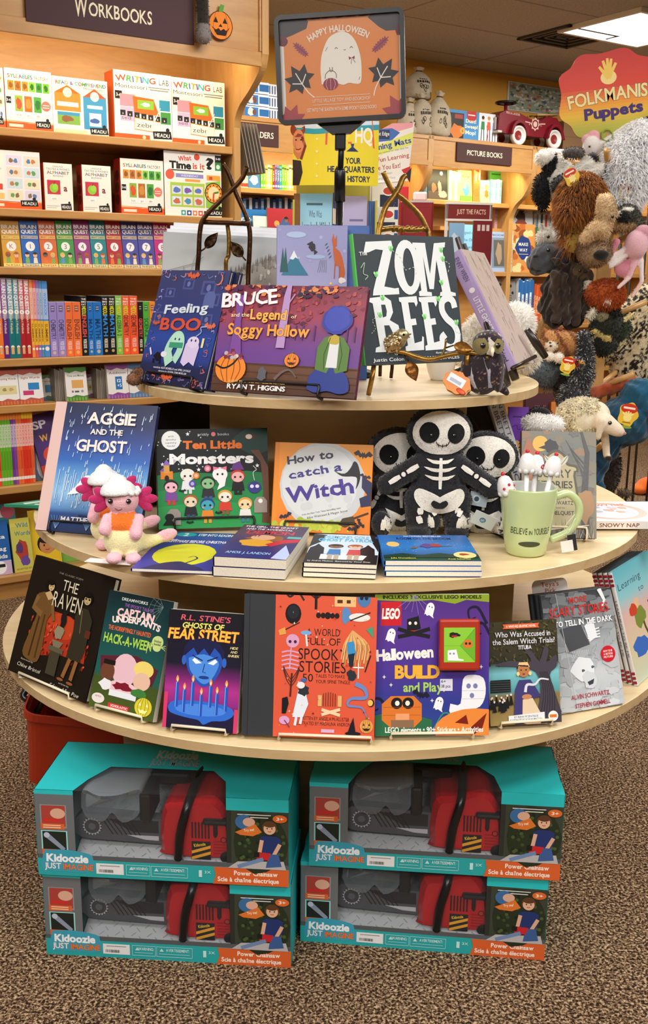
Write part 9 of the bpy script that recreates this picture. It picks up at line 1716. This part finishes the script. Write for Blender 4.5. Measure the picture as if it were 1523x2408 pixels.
o,bv,co,vc=soft('body',[E_((0,0,.052),(.043,.036,.052),D_),E_((.010,-.006,.115),(.036,.033,.032),D_),E_((-.034,-.004,.05),(.016,.028,.048),D_),E_((.036,-.004,.052),(.013,.024,.045),D_),K_((.03,.01,.03),.016,(.055,.012,.006),.007,D_)],t,vox=.0028,sm=3,paint=owlp)
m=MB();patch(m,bv,oval(-.004,.111,.019,.018),'#8a7c4c',.0016,3);patch(m,bv,oval(.034,.112,.010,.016),'#8a7c4c',.0016,3);patch(m,bv,[(.012,.132),(.026,.120),(.024,.092),(.010,.096)],'#d8d0c4',.0024,2);patch(m,bv,[(-.026,.085),(-.03,.04),(-.012,.004),(-.002,.006),(-.018,.05)],'#b8b0b0',.0012,2);patch(m,bv,[(.002,.088),(.02,.06),(.024,.02),(.016,.02),(.012,.06)],'#9a98a4',.0012,2);m.obj('face_disc',M_PLUSH,t)
add_eyes(t,[((bv.ray_cast(Vector((x,-.2,.114)),Vector((0,1,0)))[0]or Vector((x,-.03,.114)))+Vector((0,-.002,0)),.006)for x in(.002,.034)])
h=bv.ray_cast(Vector((.022,-.2,.105)),Vector((0,1,0)))[0];m=MB();m.tube([h+Vector((0,.004,.004)),h+Vector((.001,-.008,-.003)),h+Vector((.002,-.010,-.015))],[.006,.005,.0006],'#e8dcc0',seg=8);m.obj('beak',M_PLAST,t)
m=MB();P=[(.032*(1+.05*math.sin(9*a_))*math.cos(a_),.026*(1+.05*math.sin(9*a_))*math.sin(a_))for a_ in[2*PI*i/36 for i in range(36)]];
for d,c_ in((0,'#d8a860'),(.008,'#e0863a')):m.prism(P,d,d+.001,(Vector((-.003*d*100,0,0)),Vector((1,0,0)),Vector((0,1,0)),Vector((0,0,1))),c_)
m.box(-.026,.014,-.008,.014,.0095,.0100,'#e4e6ec');[m.box(-.02+.002*i,-.019+.002*i,-.004,.004,.0100,.0102,'#5a6a9a')for i in range(14)];m.ell((.016,-.014,.009),(.012,.006,.001),'#d8502a',seg=12,rings=4);m.obj('hang_tag',M_PRINT,t,M=Matrix.Translation((-.052,-.034,.026))@Matrix.Rotation(.5,4,'Y')@Matrix.Rotation(1.05,4,'X'))
pts=[on_y(1218,862,2.20),on_y(1083,585,2.26)]
fy=(pts[1]-pts[0]);Lh=fy.length;fy.normalize();fx=Vector((.38,.92,0));fx=(fx-fy*fx.dot(fy)).normalized();fz=fx.cross(fy)
def lil(a):a.rect(0,0,1,1,'#cbb9b0');r=random.Random(3);[a.line([(x,y),(x+r.uniform(-.05,.05),y+r.uniform(.03,.12))],.01,r.choice(['#8a7868','#e8e0d8','#6a5a50','#b8a090']),.004)for x,y in[(r.random(),r.random())for _ in range(70)]];a.rect(.3,.5,.31,.51,'#8a7868')
Ml=frameM(pts[0]+fx*.1,fx,fy,fz);make_book('book','lilac spined picture book leaning on a dark easel, seen from its edge','book',Ml,.2,Lh,.034,'#cbb9b0',lil,spine='#b09ac8',spart=lambda a:(a.text('JENNY WREN',.14,.5,.32,'#6a5a8a',w=.2,wt=1),a.ell(.32,.5,.02,.2,'#efe6f0'),a.text('LITTLE GHOST',.52,.5,.36,'#efe8f2',w=.28,wt=1),a.text('Makes a Friend',.80,.5,.34,'#3a2f4a',w=.25,wt=1))and None)
t=thing('wooden_easel','dark wooden easel with rounded feet under the lilac spined book','easel',Vector((pts[0].x,pts[0].y,z1)));o0=Vector((pts[0].x,pts[0].y,z1));W_='#2a211c'
for(x0,y0,Ya),(x1,y1,Yb)in(((1192,908,2.16),(1075,560,2.34)),((1212,893,2.24),(1090,575,2.36))):
 a_,b_=on_y(x0,y0,Ya),on_y(x1,y1,Yb);a_.z=max(a_.z,z1+.004);m=MB();m.tube([a_-o0,a_.lerp(b_,.12)-o0,a_.lerp(b_,.3)-o0,b_-o0],[.009,.012,.0065,.006],W_,seg=10);m.obj('leg',M_PLAST,t)
a_,b_=on_y(1204,866,2.17),on_y(1258,838,2.30);m=MB();m.tube([a_-o0,b_-o0],.0045,W_,seg=8);m.obj('ledge',M_PLAST,t)
a_,b_=on_y(1238,775,2.34),on_y(1281,855,2.36);b_.z=max(b_.z,z1+.05);m=MB();m.tube([a_-o0,a_.lerp(b_,.5)-o0,b_-o0],[.007,.010,.008],W_,seg=10);m.obj('arm',M_PLAST,t)
p=PA(onA(478,60,FH+.05)[0],FH+.05,onA(478,98,FH+.05)[1]);simple('grey_plush','charcoal plush sitting on the bookcase header, its leg hanging over the sign','soft toy',frameM(p,U,-N,Z),[K_((0,0,.02),.030,(0,.0,.05),.024,'#77706e'),K_((0,0,.05),.022,(.0,.01,.26),.026,'#2c2724'),E_((-.10,.10,.34),(.2,.09,.12),'#2a2624'),E_((-.2,.02,.185),(.05,.04,.022),'#6a6462')],.005,fr=(3500,.008,.002))
# ================================================= rack of hand puppets on the right
YR=3.15;rb=on_y(1425,500,YR);RX=rb.x;PXM=1/(FPX/(YR*math.cos(PITCH)))
t=thing('puppet_rack','wooden post rack for hand puppets with a scalloped red and yellow sign','display rack',Vector((RX,YR,0)))
zt=on_y(1425,312,YR).z
m=MB();m.box(-.022,.022,-.022,.022,.0,zt,'#c90',bev=.002);m.obj('post',M_MAPLEV,t)
m=MB();m.lathe([(0,0),(.2,0),(.2,.02),(.03,.03),(0,.03)],'#3a2a1a',seg=28);m.obj('base',M_MAPLE,t)
for k in range(5):
 for j in range(4):
  a_=k*.7+j*PI/2;m=MB();z=.75+k*.21;d=Vector((math.cos(a_),math.sin(a_),.45)).normalized();m.tube([Vector((0,0,z))+d*.02,Vector((0,0,z))+d*.15],.009,'#c90',seg=8);m.obj('peg',M_MAPLEV,t)
c=on_y(1432,222,YR-.02)-Vector((RX,YR,0));w_=112*PXM;h_=92*PXM;n=72;P=[]
for i in range(n):a_=2*PI*i/n;f=1+.045*math.cos(9*a_+.6);P.append((w_*f*math.copysign(abs(math.cos(a_))**.8,math.cos(a_)),h_*f*math.copysign(abs(math.sin(a_))**.8,math.sin(a_))))
m=MB();fr=(Vector((0,0,0)),Vector((1,0,0)),Z,Vector((0,-1,0)));m.prism(P,-.004,0,fr,'#c8321f');a=Art(m,2.3*w_,2.3*h_,(Vector((-1.15*w_,-.0005,-1.15*h_)),Vector((1,0,0)),Z,Vector((0,-1,0))),clip=False)
stops=[(.0,'#c01f1c'),(.42,'#d8402a'),(.55,'#ea8a2a'),(.68,'#e8b832'),(.8,'#b8b040'),(1.0,'#8a9a3a')]
def scol(y):
 for(ya,ca),(yb,cb)in zip(stops,stops[1:]):
  if y<=yb:return mix(ca,cb,(y-ya)/(yb-ya))
 return lin(stops[-1][1])
P2=[(.5+x/(2.3*w_),.5-z/(2.3*h_))for x,z in P]
for i in range(30):
 y0,y1=i/30,(i+1)/30;q=P2
 for lim,sg in((y0,1),(y1,-1)):
  o_=[]
  for j in range(len(q)):
   A,B=q[j-1],q[j];da,db=(A[1]-lim)*sg,(B[1]-lim)*sg
   if(da>=0)!=(db>=0):u_=da/(da-db);o_.append((A[0]+u_*(B[0]-A[0]),lim))
   if db>=0:o_.append(B)
  q=o_
 if len(q)>2:a.poly(q,scol((y0+y1)/2),False)
a.up();a.ell(.5,.33,.07,.07,'#f4d88a');[a.line([(.5,.34),(.5+.1*math.sin(k),.34-.2*math.cos(k))],.035,'#f2c85a',.022)for k in(-.9,-.45,-.05,.3,.75)];a.text('FOLKMANIS',.485,.50,.125,'#f2dc9a',w=.69,wt=2,out='#2a1a20',outw=3,arc=.25,rot=.06);a.text('Puppets',.53,.665,.105,'#3a1f6a',w=.50,wt=3,rot=.05,jit=.04)
m.obj('sign_board',M_PRINT,t,M=Matrix.Translation(c)@Matrix.Rotation(-.12,4,'Y'));m=MB();m.tube([c+Vector((0,.004,-h_*.8)),Vector((0,0,zt))],.004,'#7a8a2a',seg=8);m.tube([c+Vector((0,-.006,-h_*.95))+Vector((.016*math.cos(2*PI*i/12),0,.016*math.sin(2*PI*i/12)))for i in range(12)],.0025,'#8a9a2a',closed=True,seg=6);m.obj('sign_wire',M_WIRE,t)
def pup(name,label,px,py,dep,blobs,sc=1.0,vox=.0055,fr=None,paint=None,eyes=(),tagp=None,nose=None,cat='hand puppet',crump=0.0):
 """puppet with its middle at pixel (px, py); blob positions in picture columns from there"""
 Y=YR+dep;o=on_y(px,py,Y);k=PXM*Y/YR*sc;t=thing(name,label,cat,o)
 def g(b):
  if b[0]=='e':return E_(b[1]*k,tuple(b[2]*k),b[3],b[4])
  return K_(b[1]*k,b[2]*k,b[3]*k,b[4]*k,b[5])
 ob,bv,co,vc=soft('body',[g(b)for b in blobs],t,None,vox,3,paint,None,crump)
 if fr:fur(ob,co,vc,fr[0],fr[1],fr[2],**(fr[3]if len(fr)>3 else{}),parent=t)
 add_eyes(t,[((bv.ray_cast(Vector((x*k,-1,z*k)),Vector((0,1,0)))[0]or Vector((x*k,-.03,z*k)))+Vector((0,-.002,0)),r*k)for x,z,r in eyes])
 if nose:x,z,rx,rz,c=nose;h=bv.ray_cast(Vector((x*k,-1,z*k)),Vector((0,1,0)));m=MB();m.ell(h[0]if h[0]else Vector((x*k,-.03,z*k)),(rx*k,rx*k*.6,rz*k),c,seg=14,rings=9);m.obj('nose',M_PLUSH,t)
 if tagp:h=bv.ray_cast(Vector((tagp[0]*k,-1,tagp[1]*k)),Vector((0,1,0)));hangtag(t,(h[0]if h[0]else Vector((tagp[0]*k,-.04,tagp[1]*k)))+Vector((0,-.006,0)),tagp[2]*k,0,tagp[3])
 return t
v=lambda x,z,y=0:Vector((x,y,z))
pup('leopard_puppet','spotted leopard puppet sprawling down the right side of the rack',1468,800,.10,[K_(v(50,90),44,v(-30,-10),46,'#d8c8a4'),K_(v(-30,-10),42,v(-96,-54),24,'#d8c8a4'),K_(v(40,10),50,v(10,-70),40,'#d8c8a4'),K_(v(50,-40),30,v(62,-110,-10),20,'#d8c8a4')],vox=.005,fr=(5000,.007,.002),
paint=lambda co,vc:np.where((np.sin(co[:,0]*210+2*np.sin(co[:,2]*130))*np.sin(co[:,2]*190+2*np.sin(co[:,0]*150))>.10)[:,None],np.array(lin('#221a14'))[None],vc))
pup('dragon_puppet','large dark teal velvet dragon puppet at the bottom right of the rack',1468,990,-.05,[E_(v(0,0),(72,60,62),'#1d4a64'),E_(v(30,70,-10),(50,44,36),'#235a78'),K_(v(30,60,-20),30,v(60,20,-50),16,'#235a78'),K_(v(-30,-40),36,v(-66,-120,-10),22,'#173a52'),K_(v(-66,-120,-10),20,v(-46,-200,-10),10,'#1b4a68'),K_(v(-46,-200),10,v(-30,-240),4,'#1b4a68'),E_(v(52,30),(40,44,50),'#1d4a64')],eyes=((42,78,6),),vox=.005,crump=.004)
pup('copper_puppet','coppery orange velvet puppet between the leopard and the teal dragon',1440,912,-.04,[K_(v(-40,-14),14,v(20,12),18,'#a04a2a'),E_(v(36,16),(26,20,14),'#a8522e')],vox=.005,crump=.004)
pup('horse_puppet','charcoal horse head puppet with a wide muzzle on the left of the rack',1316,606,-.08,[E_(v(-10,0),(62,44,36),'#45474d'),E_(v(-48,-12),(30,34,28),'#4c4e55'),K_(v(20,0),34,v(36,-60),34,'#3a3b40'),K_(v(-14,28),11,v(-24,46),4,'#3a3b40'),K_(v(8,30),11,v(6,50),4,'#3a3b40'),K_(v(-66,-26,-14),5,v(-20,-34,-30),4,'#1c1c1f'),E_(v(-62,2,-24),(7,8,6),'#1e1e22')],eyes=((-36,16,4),),vox=.0045,crump=.003)
pup('bat_puppet','dark brown winged puppet hanging in the middle of the rack',1332,690,-.12,[E_(v(0,10),(46,36,62),'#2f241d'),E_(v(-26,-14),(36,26,68),'#2a211c'),E_(v(18,-20),(34,30,66),'#221b17'),K_(v(6,66),12,v(22,84),5,'#3a2c22'),K_(v(34,30),20,v(46,50),10,'#4a3a28'),E_(v(20,52),(30,28,20),'#4a3d2c'),K_(v(-34,40,-20),14,v(-24,-60,-26),10,'#3d2f27'),K_(v(-12,34,-30),12,v(-2,-66,-34),9,'#33271f'),K_(v(12,36,-26),13,v(20,-64,-30),9,'#3a2c24'),K_(v(34,34,-16),12,v(40,-50,-20),9,'#41342a'),K_(v(-44,20),12,v(-56,-30),10,'#2c2520'),K_(v(-10,60,-16),10,v(-40,78,-20),6,'#3a2c24'),E_(v(22,48,-24),(20,18,16),'#5a4a34'),K_(v(10,62,-20),6,v(-2,92,-20),3,'#4a3a2c')],eyes=((16,52,3),(32,50,3)),vox=.004,crump=.006)
pup('tan_puppet','tan long armed puppet half hidden behind the brown winged one',1290,770,.02,[E_(v(0,0),(26,22,42),'#b08a52'),K_(v(-14,-20),12,v(-20,-46),9,'#a87f48')],fr=(900,.006,.002))
pup('black_white_puppet','black and white floppy animal puppet at the upper left of the rack',1302,418,-.02,[E_(v(4,0),(24,24,50),'#e6e2da'),E_(v(-22,-30),(18,20,42),'#17171a'),E_(v(-4,16),(20,22,36),'#1a1a1d'),E_(v(-22,44),(22,20,16),'#e8e4de'),E_(v(26,0),(18,22,36),'#eae6de'),K_(v(-34,-4),9,v(-40,-40),8,'#2a241f')],fr=(3200,.012,.0022))
pup('badger_puppet','black puppet with white and black striped paws near the top of the post',1376,392,-.06,[K_(v(-20,-14),17,v(10,12),14,'#e2ded6'),E_(v(14,16),(14,13,14),'#18181b'),K_(v(4,-14,-8),15,v(34,-6,-8),15,'#e6e2da'),E_(v(42,-6,-8),(11,15,16),'#17171a'),E_(v(-20,-40),(56,36,28),'#1c1c20'),E_(v(-30,30),(26,22,12),'#5a5552'),E_(v(10,-50),(46,36,30),'#1b1b1f')],fr=(2600,.009,.002))
pup('mouse_puppet','small white and pink mouse puppet at the top of the wooden post',1396,338,-.02,[E_(v(-6,-6),(20,18,24),'#e0d6d2'),E_(v(-2,16),(16,8,14),'#e0a0a8'),E_(v(-18,10),(12,8,11),'#e0a8b0'),K_(v(16,0),7,v(74,42),5,'#e6e2dc'),K_(v(16,-4),8,v(20,-34),6,'#dcd4c8')],sc=1.0,eyes=((-14,-8,2.5),),vox=.004)
pup('llama_puppet','shaggy pale grey llama puppet filling the top right of the rack',1470,408,-.05,[E_(v(0,0),(54,46,88),'#f0f0f0'),E_(v(30,56),(44,40,56),'#f4f4f4'),E_(v(-16,-60),(40,38,44),'#eeeeee'),K_(v(36,60,-20),14,v(58,40,-34),8,'#3a3836'),K_(v(46,100),14,v(64,120),8,'#3a3836')],fr=(9000,.026,.0042,dict(droop=.5,curl=.35)),tagp=(-10,-42,30,.1))
pup('lion_puppet','lion puppet with a thick rusty mane in the middle of the rack',1366,472,-.16,[E_(v(0,0),(50,44,56),'#93602e'),E_(v(-28,-22,-26),(24,26,24),'#a8824e'),E_(v(-36,-32,-40),(14,14,12),'#b8925e'),K_(v(0,-40),30,v(-10,-92),26,'#b89a4a'),E_(v(-32,-64,-10),(14,12,16),'#5a4430')],fr=(6500,.034,.0035,dict(droop=.8,jit=.6,where=lambda p:np.where(p[:,2]>-.05,1.0,.08),cols=['#8a5526','#a86a30','#7a4820','#b87a3c','#9a6230'])),tagp=(-34,48,34,-.5),nose=(-42,-26,6,4,'#2a1a14'),eyes=((-26,-8,3.5),))
pup('tan_hound_puppet','cream eared dog puppet leaning between the lion and the mask face puppet',1420,508,-.30,[E_(v(4,10),(22,22,32),'#c8ac86'),E_(v(0,36),(18,16,14),'#dcc49c'),E_(v(-6,-26),(24,22,20),'#d2b58c'),K_(v(-22,-30),16,v(-40,-50),12,'#cdb088')],fr=(1800,.010,.002),eyes=((14,-2,4),),nose=(10,-18,5,3,'#c49a80'))
pup('big_nose_puppet','fuzzy tan puppet with a huge dark nose under the lion',1398,588,-.22,[E_(v(0,0),(40,34,38),'#8f7254'),E_(v(-4,-8,-14),(34,26,26),'#9a7e60'),K_(v(0,30),30,v(6,56),22,'#b89a74')],fr=(3000,.009,.002),nose=(6,-12,19,12,'#1a1513'))
pup('raccoon_puppet','masked grey raccoon puppet at the right of the rack below the llama',1472,506,-.18,[E_(v(0,0),(30,26,24),'#4a4a40'),E_(v(-12,-4,-14),(18,16,14),'#1e1d1c'),E_(v(-20,0,-20),(9,8,9),'#e4e0d4'),E_(v(-2,12,-18),(14,8,5),'#dcd8cc'),E_(v(24,-18),(20,18,16),'#5a564a'),K_(v(-30,-26,-10),13,v(10,-26,-10),12,'#a8865e')],fr=(1800,.010,.002),eyes=((-20,0,4),))
pup('pink_bird_puppet','pale pink long legged bird puppet on the right edge of the rack',1478,590,-.22,[E_(v(16,14),(28,22,34),'#d8a8b2'),E_(v(30,44),(20,14,16),'#c8909e'),K_(v(-30,20),9,v(-44,-4),7,'#c87a90'),K_(v(-10,4),7,v(-48,-24),6,'#e8dcdc'),K_(v(0,-4),7,v(-40,-36),6,'#e8dcdc'),K_(v(20,-10),7,v(6,-60),6,'#d8a8b2'),K_(v(6,-60),6,v(-18,-84),5,'#e4c4c4'),K_(v(30,-20),7,v(36,-70),5.5,'#e6d4d4'),K_(v(36,-70),5.5,v(16,-104),5,'#e0b8b0'),E_(v(-4,-40,10),(26,12,22),'#c8808e')],vox=.004)
pup('goat_puppet','white goat puppet tucked under the lion on the left',1306,562,-.06,[E_(v(10,0),(40,30,26),'#e2ded4'),E_(v(-26,4),(18,18,18),'#e6e2da'),K_(v(-30,16),7,v(-38,34),4,'#d8d0c4'),K_(v(-14,18),7,v(-12,34),4,'#d8d0c4')],fr=(2200,.010,.002),eyes=((-22,4,3.5),))
pup('fox_puppet','rusty orange fox puppet with white tufts in the middle of the rack',1424,692,-.16,[E_(v(0,0),(44,34,34),'#b4561e'),E_(v(-36,8),(14,14,18),'#b8602a'),K_(v(-42,18),8,v(-44,32),4,'#e8e2d6'),K_(v(-6,8,-20),10,v(-2,-16,-26),7,'#e8e0d2'),E_(v(20,-40),(14,14,16),'#1b1a1c'),K_(v(-30,-40,-10),8,v(-40,-56,-10),5,'#e0d8c8')],fr=(3200,.013,.0025))
pup('leafy_bird_puppet','dark green and black crested bird puppet below the fox',1426,764,-.14,[E_(v(0,0),(40,32,40),'#26291e'),E_(v(-14,18,-14),(18,16,16),'#8a8062'),E_(v(34,-6),(26,18,30),'#2e3a24'),K_(v(0,-30,-20),9,v(-34,-14,-20),6,'#c8b06a'),K_(v(10,-64),9,v(44,-36),6,'#c8bc8a'),E_(v(-26,-24),(20,14,22),'#7a5a3a'),K_(v(36,10,-10),6,v(60,30,-10),4,'#d8c890'),E_(v(-4,-44),(34,26,30),'#1e2018')],fr=(1500,.009,.003))
pup('cat_puppet','sleepy ginger tabby cat puppet with white paws at the lower left of the rack',1312,812,-.20,[E_(v(-14,12),(28,26,24),'#c08c56'),E_(v(20,4),(34,28,30),'#b88450'),E_(v(-20,2,-18),(15,12,12),'#e8dcc8'),K_(v(-32,30),8,v(-36,38),4,'#9a5c30'),K_(v(0,34),8,v(4,42),4,'#7a3c20'),E_(v(-24,-24,-16),(11,12,11),'#ece4d6'),E_(v(-2,-28,-20),(13,13,12),'#ece4d6')],fr=(2600,.006,.0018),nose=(-24,0,3.5,2.5,'#4a2a22'),eyes=((-26,8,2.5),(-8,7,2.5)),vox=.0045,
paint=lambda co,vc:np.where(((np.sin(co[:,0]*150+co[:,2]*90)>.55)&(vc[:,2]<.35))[:,None],np.array(lin('#8a562e'))[None],vc))
pup('turkey_puppet','speckled black turkey puppet with a red face and a hang tag',1364,860,-.22,[K_(v(4,66),17,v(10,10),22,'#2c2c2e'),E_(v(4,-20),(30,26,36),'#333335'),E_(v(-12,-80),(38,30,46),'#3c3e40'),E_(v(-18,8,-22),(18,14,12),'#a01c24'),K_(v(-8,12,-34),6,v(2,6,-42),3,'#e0a83a')],fr=(4200,.011,.0025,dict(cols=['#1a1a1c','#4a4a4c','#8a8c8e','#2c2c2e','#d0d0cc'])),tagp=(-40,4,34,.2),eyes=((-16,14,3),))
pup('elephant_puppet','fuzzy blue grey puppet with long brown ears under the ginger cat',1284,878,-.18,[E_(v(-2,0),(38,30,30),'#5e666d'),E_(v(26,30),(12,12,30),'#4a5258'),E_(v(8,-54),(12,8,34),'#8a6a56'),E_(v(34,-40),(10,8,30),'#7a5a48'),E_(v(36,-14),(26,22,24),'#2c2624')],fr=(3000,.011,.002))
pup('sheep_puppet','woolly cream sheep puppet with a hang tag at the bottom of the rack',1378,990,-.30,[E_(v(-12,6),(60,44,46),'#e8dfc6'),E_(v(20,10,-8),(36,36,40),'#e8dfc6'),K_(v(30,4,-46),24,v(58,-12,-54),17,'#ead9c2'),E_(v(66,-18,-54),(15,14,12),'#e4cdb8'),K_(v(18,8,-66),8,v(14,-30,-66),8,'#dccbb2'),K_(v(44,-36,-14),11,v(52,-84,-14),9,'#e4d4bc'),E_(v(54,-88,-18),(12,14,7),'#2a221c'),K_(v(-20,-34,-20),11,v(-16,-50,-20),10,'#a86a3a')],fr=(6000,.014,.005,dict(droop=.2,curl=.6,where=lambda p:np.where((p[:,0]<.022)&(p[:,1]>-.045),1.0,.0))),eyes=((38,6,4.5),),nose=(76,-20,5,4,'#c08a80'),tagp=(88,22,46,.15))
pup('brown_puppet','dark brown shaggy puppet hanging below the teal dragon',1428,1112,.10,[E_(v(0,10),(30,24,66),'#3a2f26'),E_(v(44,-50),(18,14,9),'#5a4a36'),E_(v(-26,-30),(14,12,30),'#7a5a34')],fr=(1400,.012,.003))
pup('white_tail_puppet','white puppet tail hanging left of the lion and the goat',1318,522,.0,[K_(v(0,20),16,v(-6,-20),14,'#e0dcd4')],fr=(700,.010,.002))
o=on_z(1519,1160,0);simple('orange_toy','orange plush foot on the carpet at the right photo edge','soft toy',o,[E_((.06,.0,.05),(.13,.09,.06),'#e0641e'),E_((-.05,-.02,.03),(.05,.06,.035),'#e8702a')],.012)
Yw=5.2;a_,b_=on_y(1478,380,Yw),on_y(1560,215,Yw);t=thing('wire_rack','dark wire spinner rack behind the puppet sign at the right edge','display rack',Vector((a_.x+.25,Yw,0)))
for i in range(14):m=MB();q_=2*PI*i/14;m.tube([Vector((.26*math.cos(q_),.26*math.sin(q_),.05)),Vector((.26*math.cos(q_),.26*math.sin(q_),b_.z))],.006,'#3a2c24',seg=6);m.obj('upright_wire',M_WIRE,t)
for z in(.1,.6,1.1,a_.z,(a_.z+b_.z)/2,b_.z):m=MB();m.tube([Vector((.26*math.cos(2*PI*i/24),.26*math.sin(2*PI*i/24),z))for i in range(24)],.006,'#3a2c24',closed=True,seg=6);m.obj('ring',M_WIRE,t)
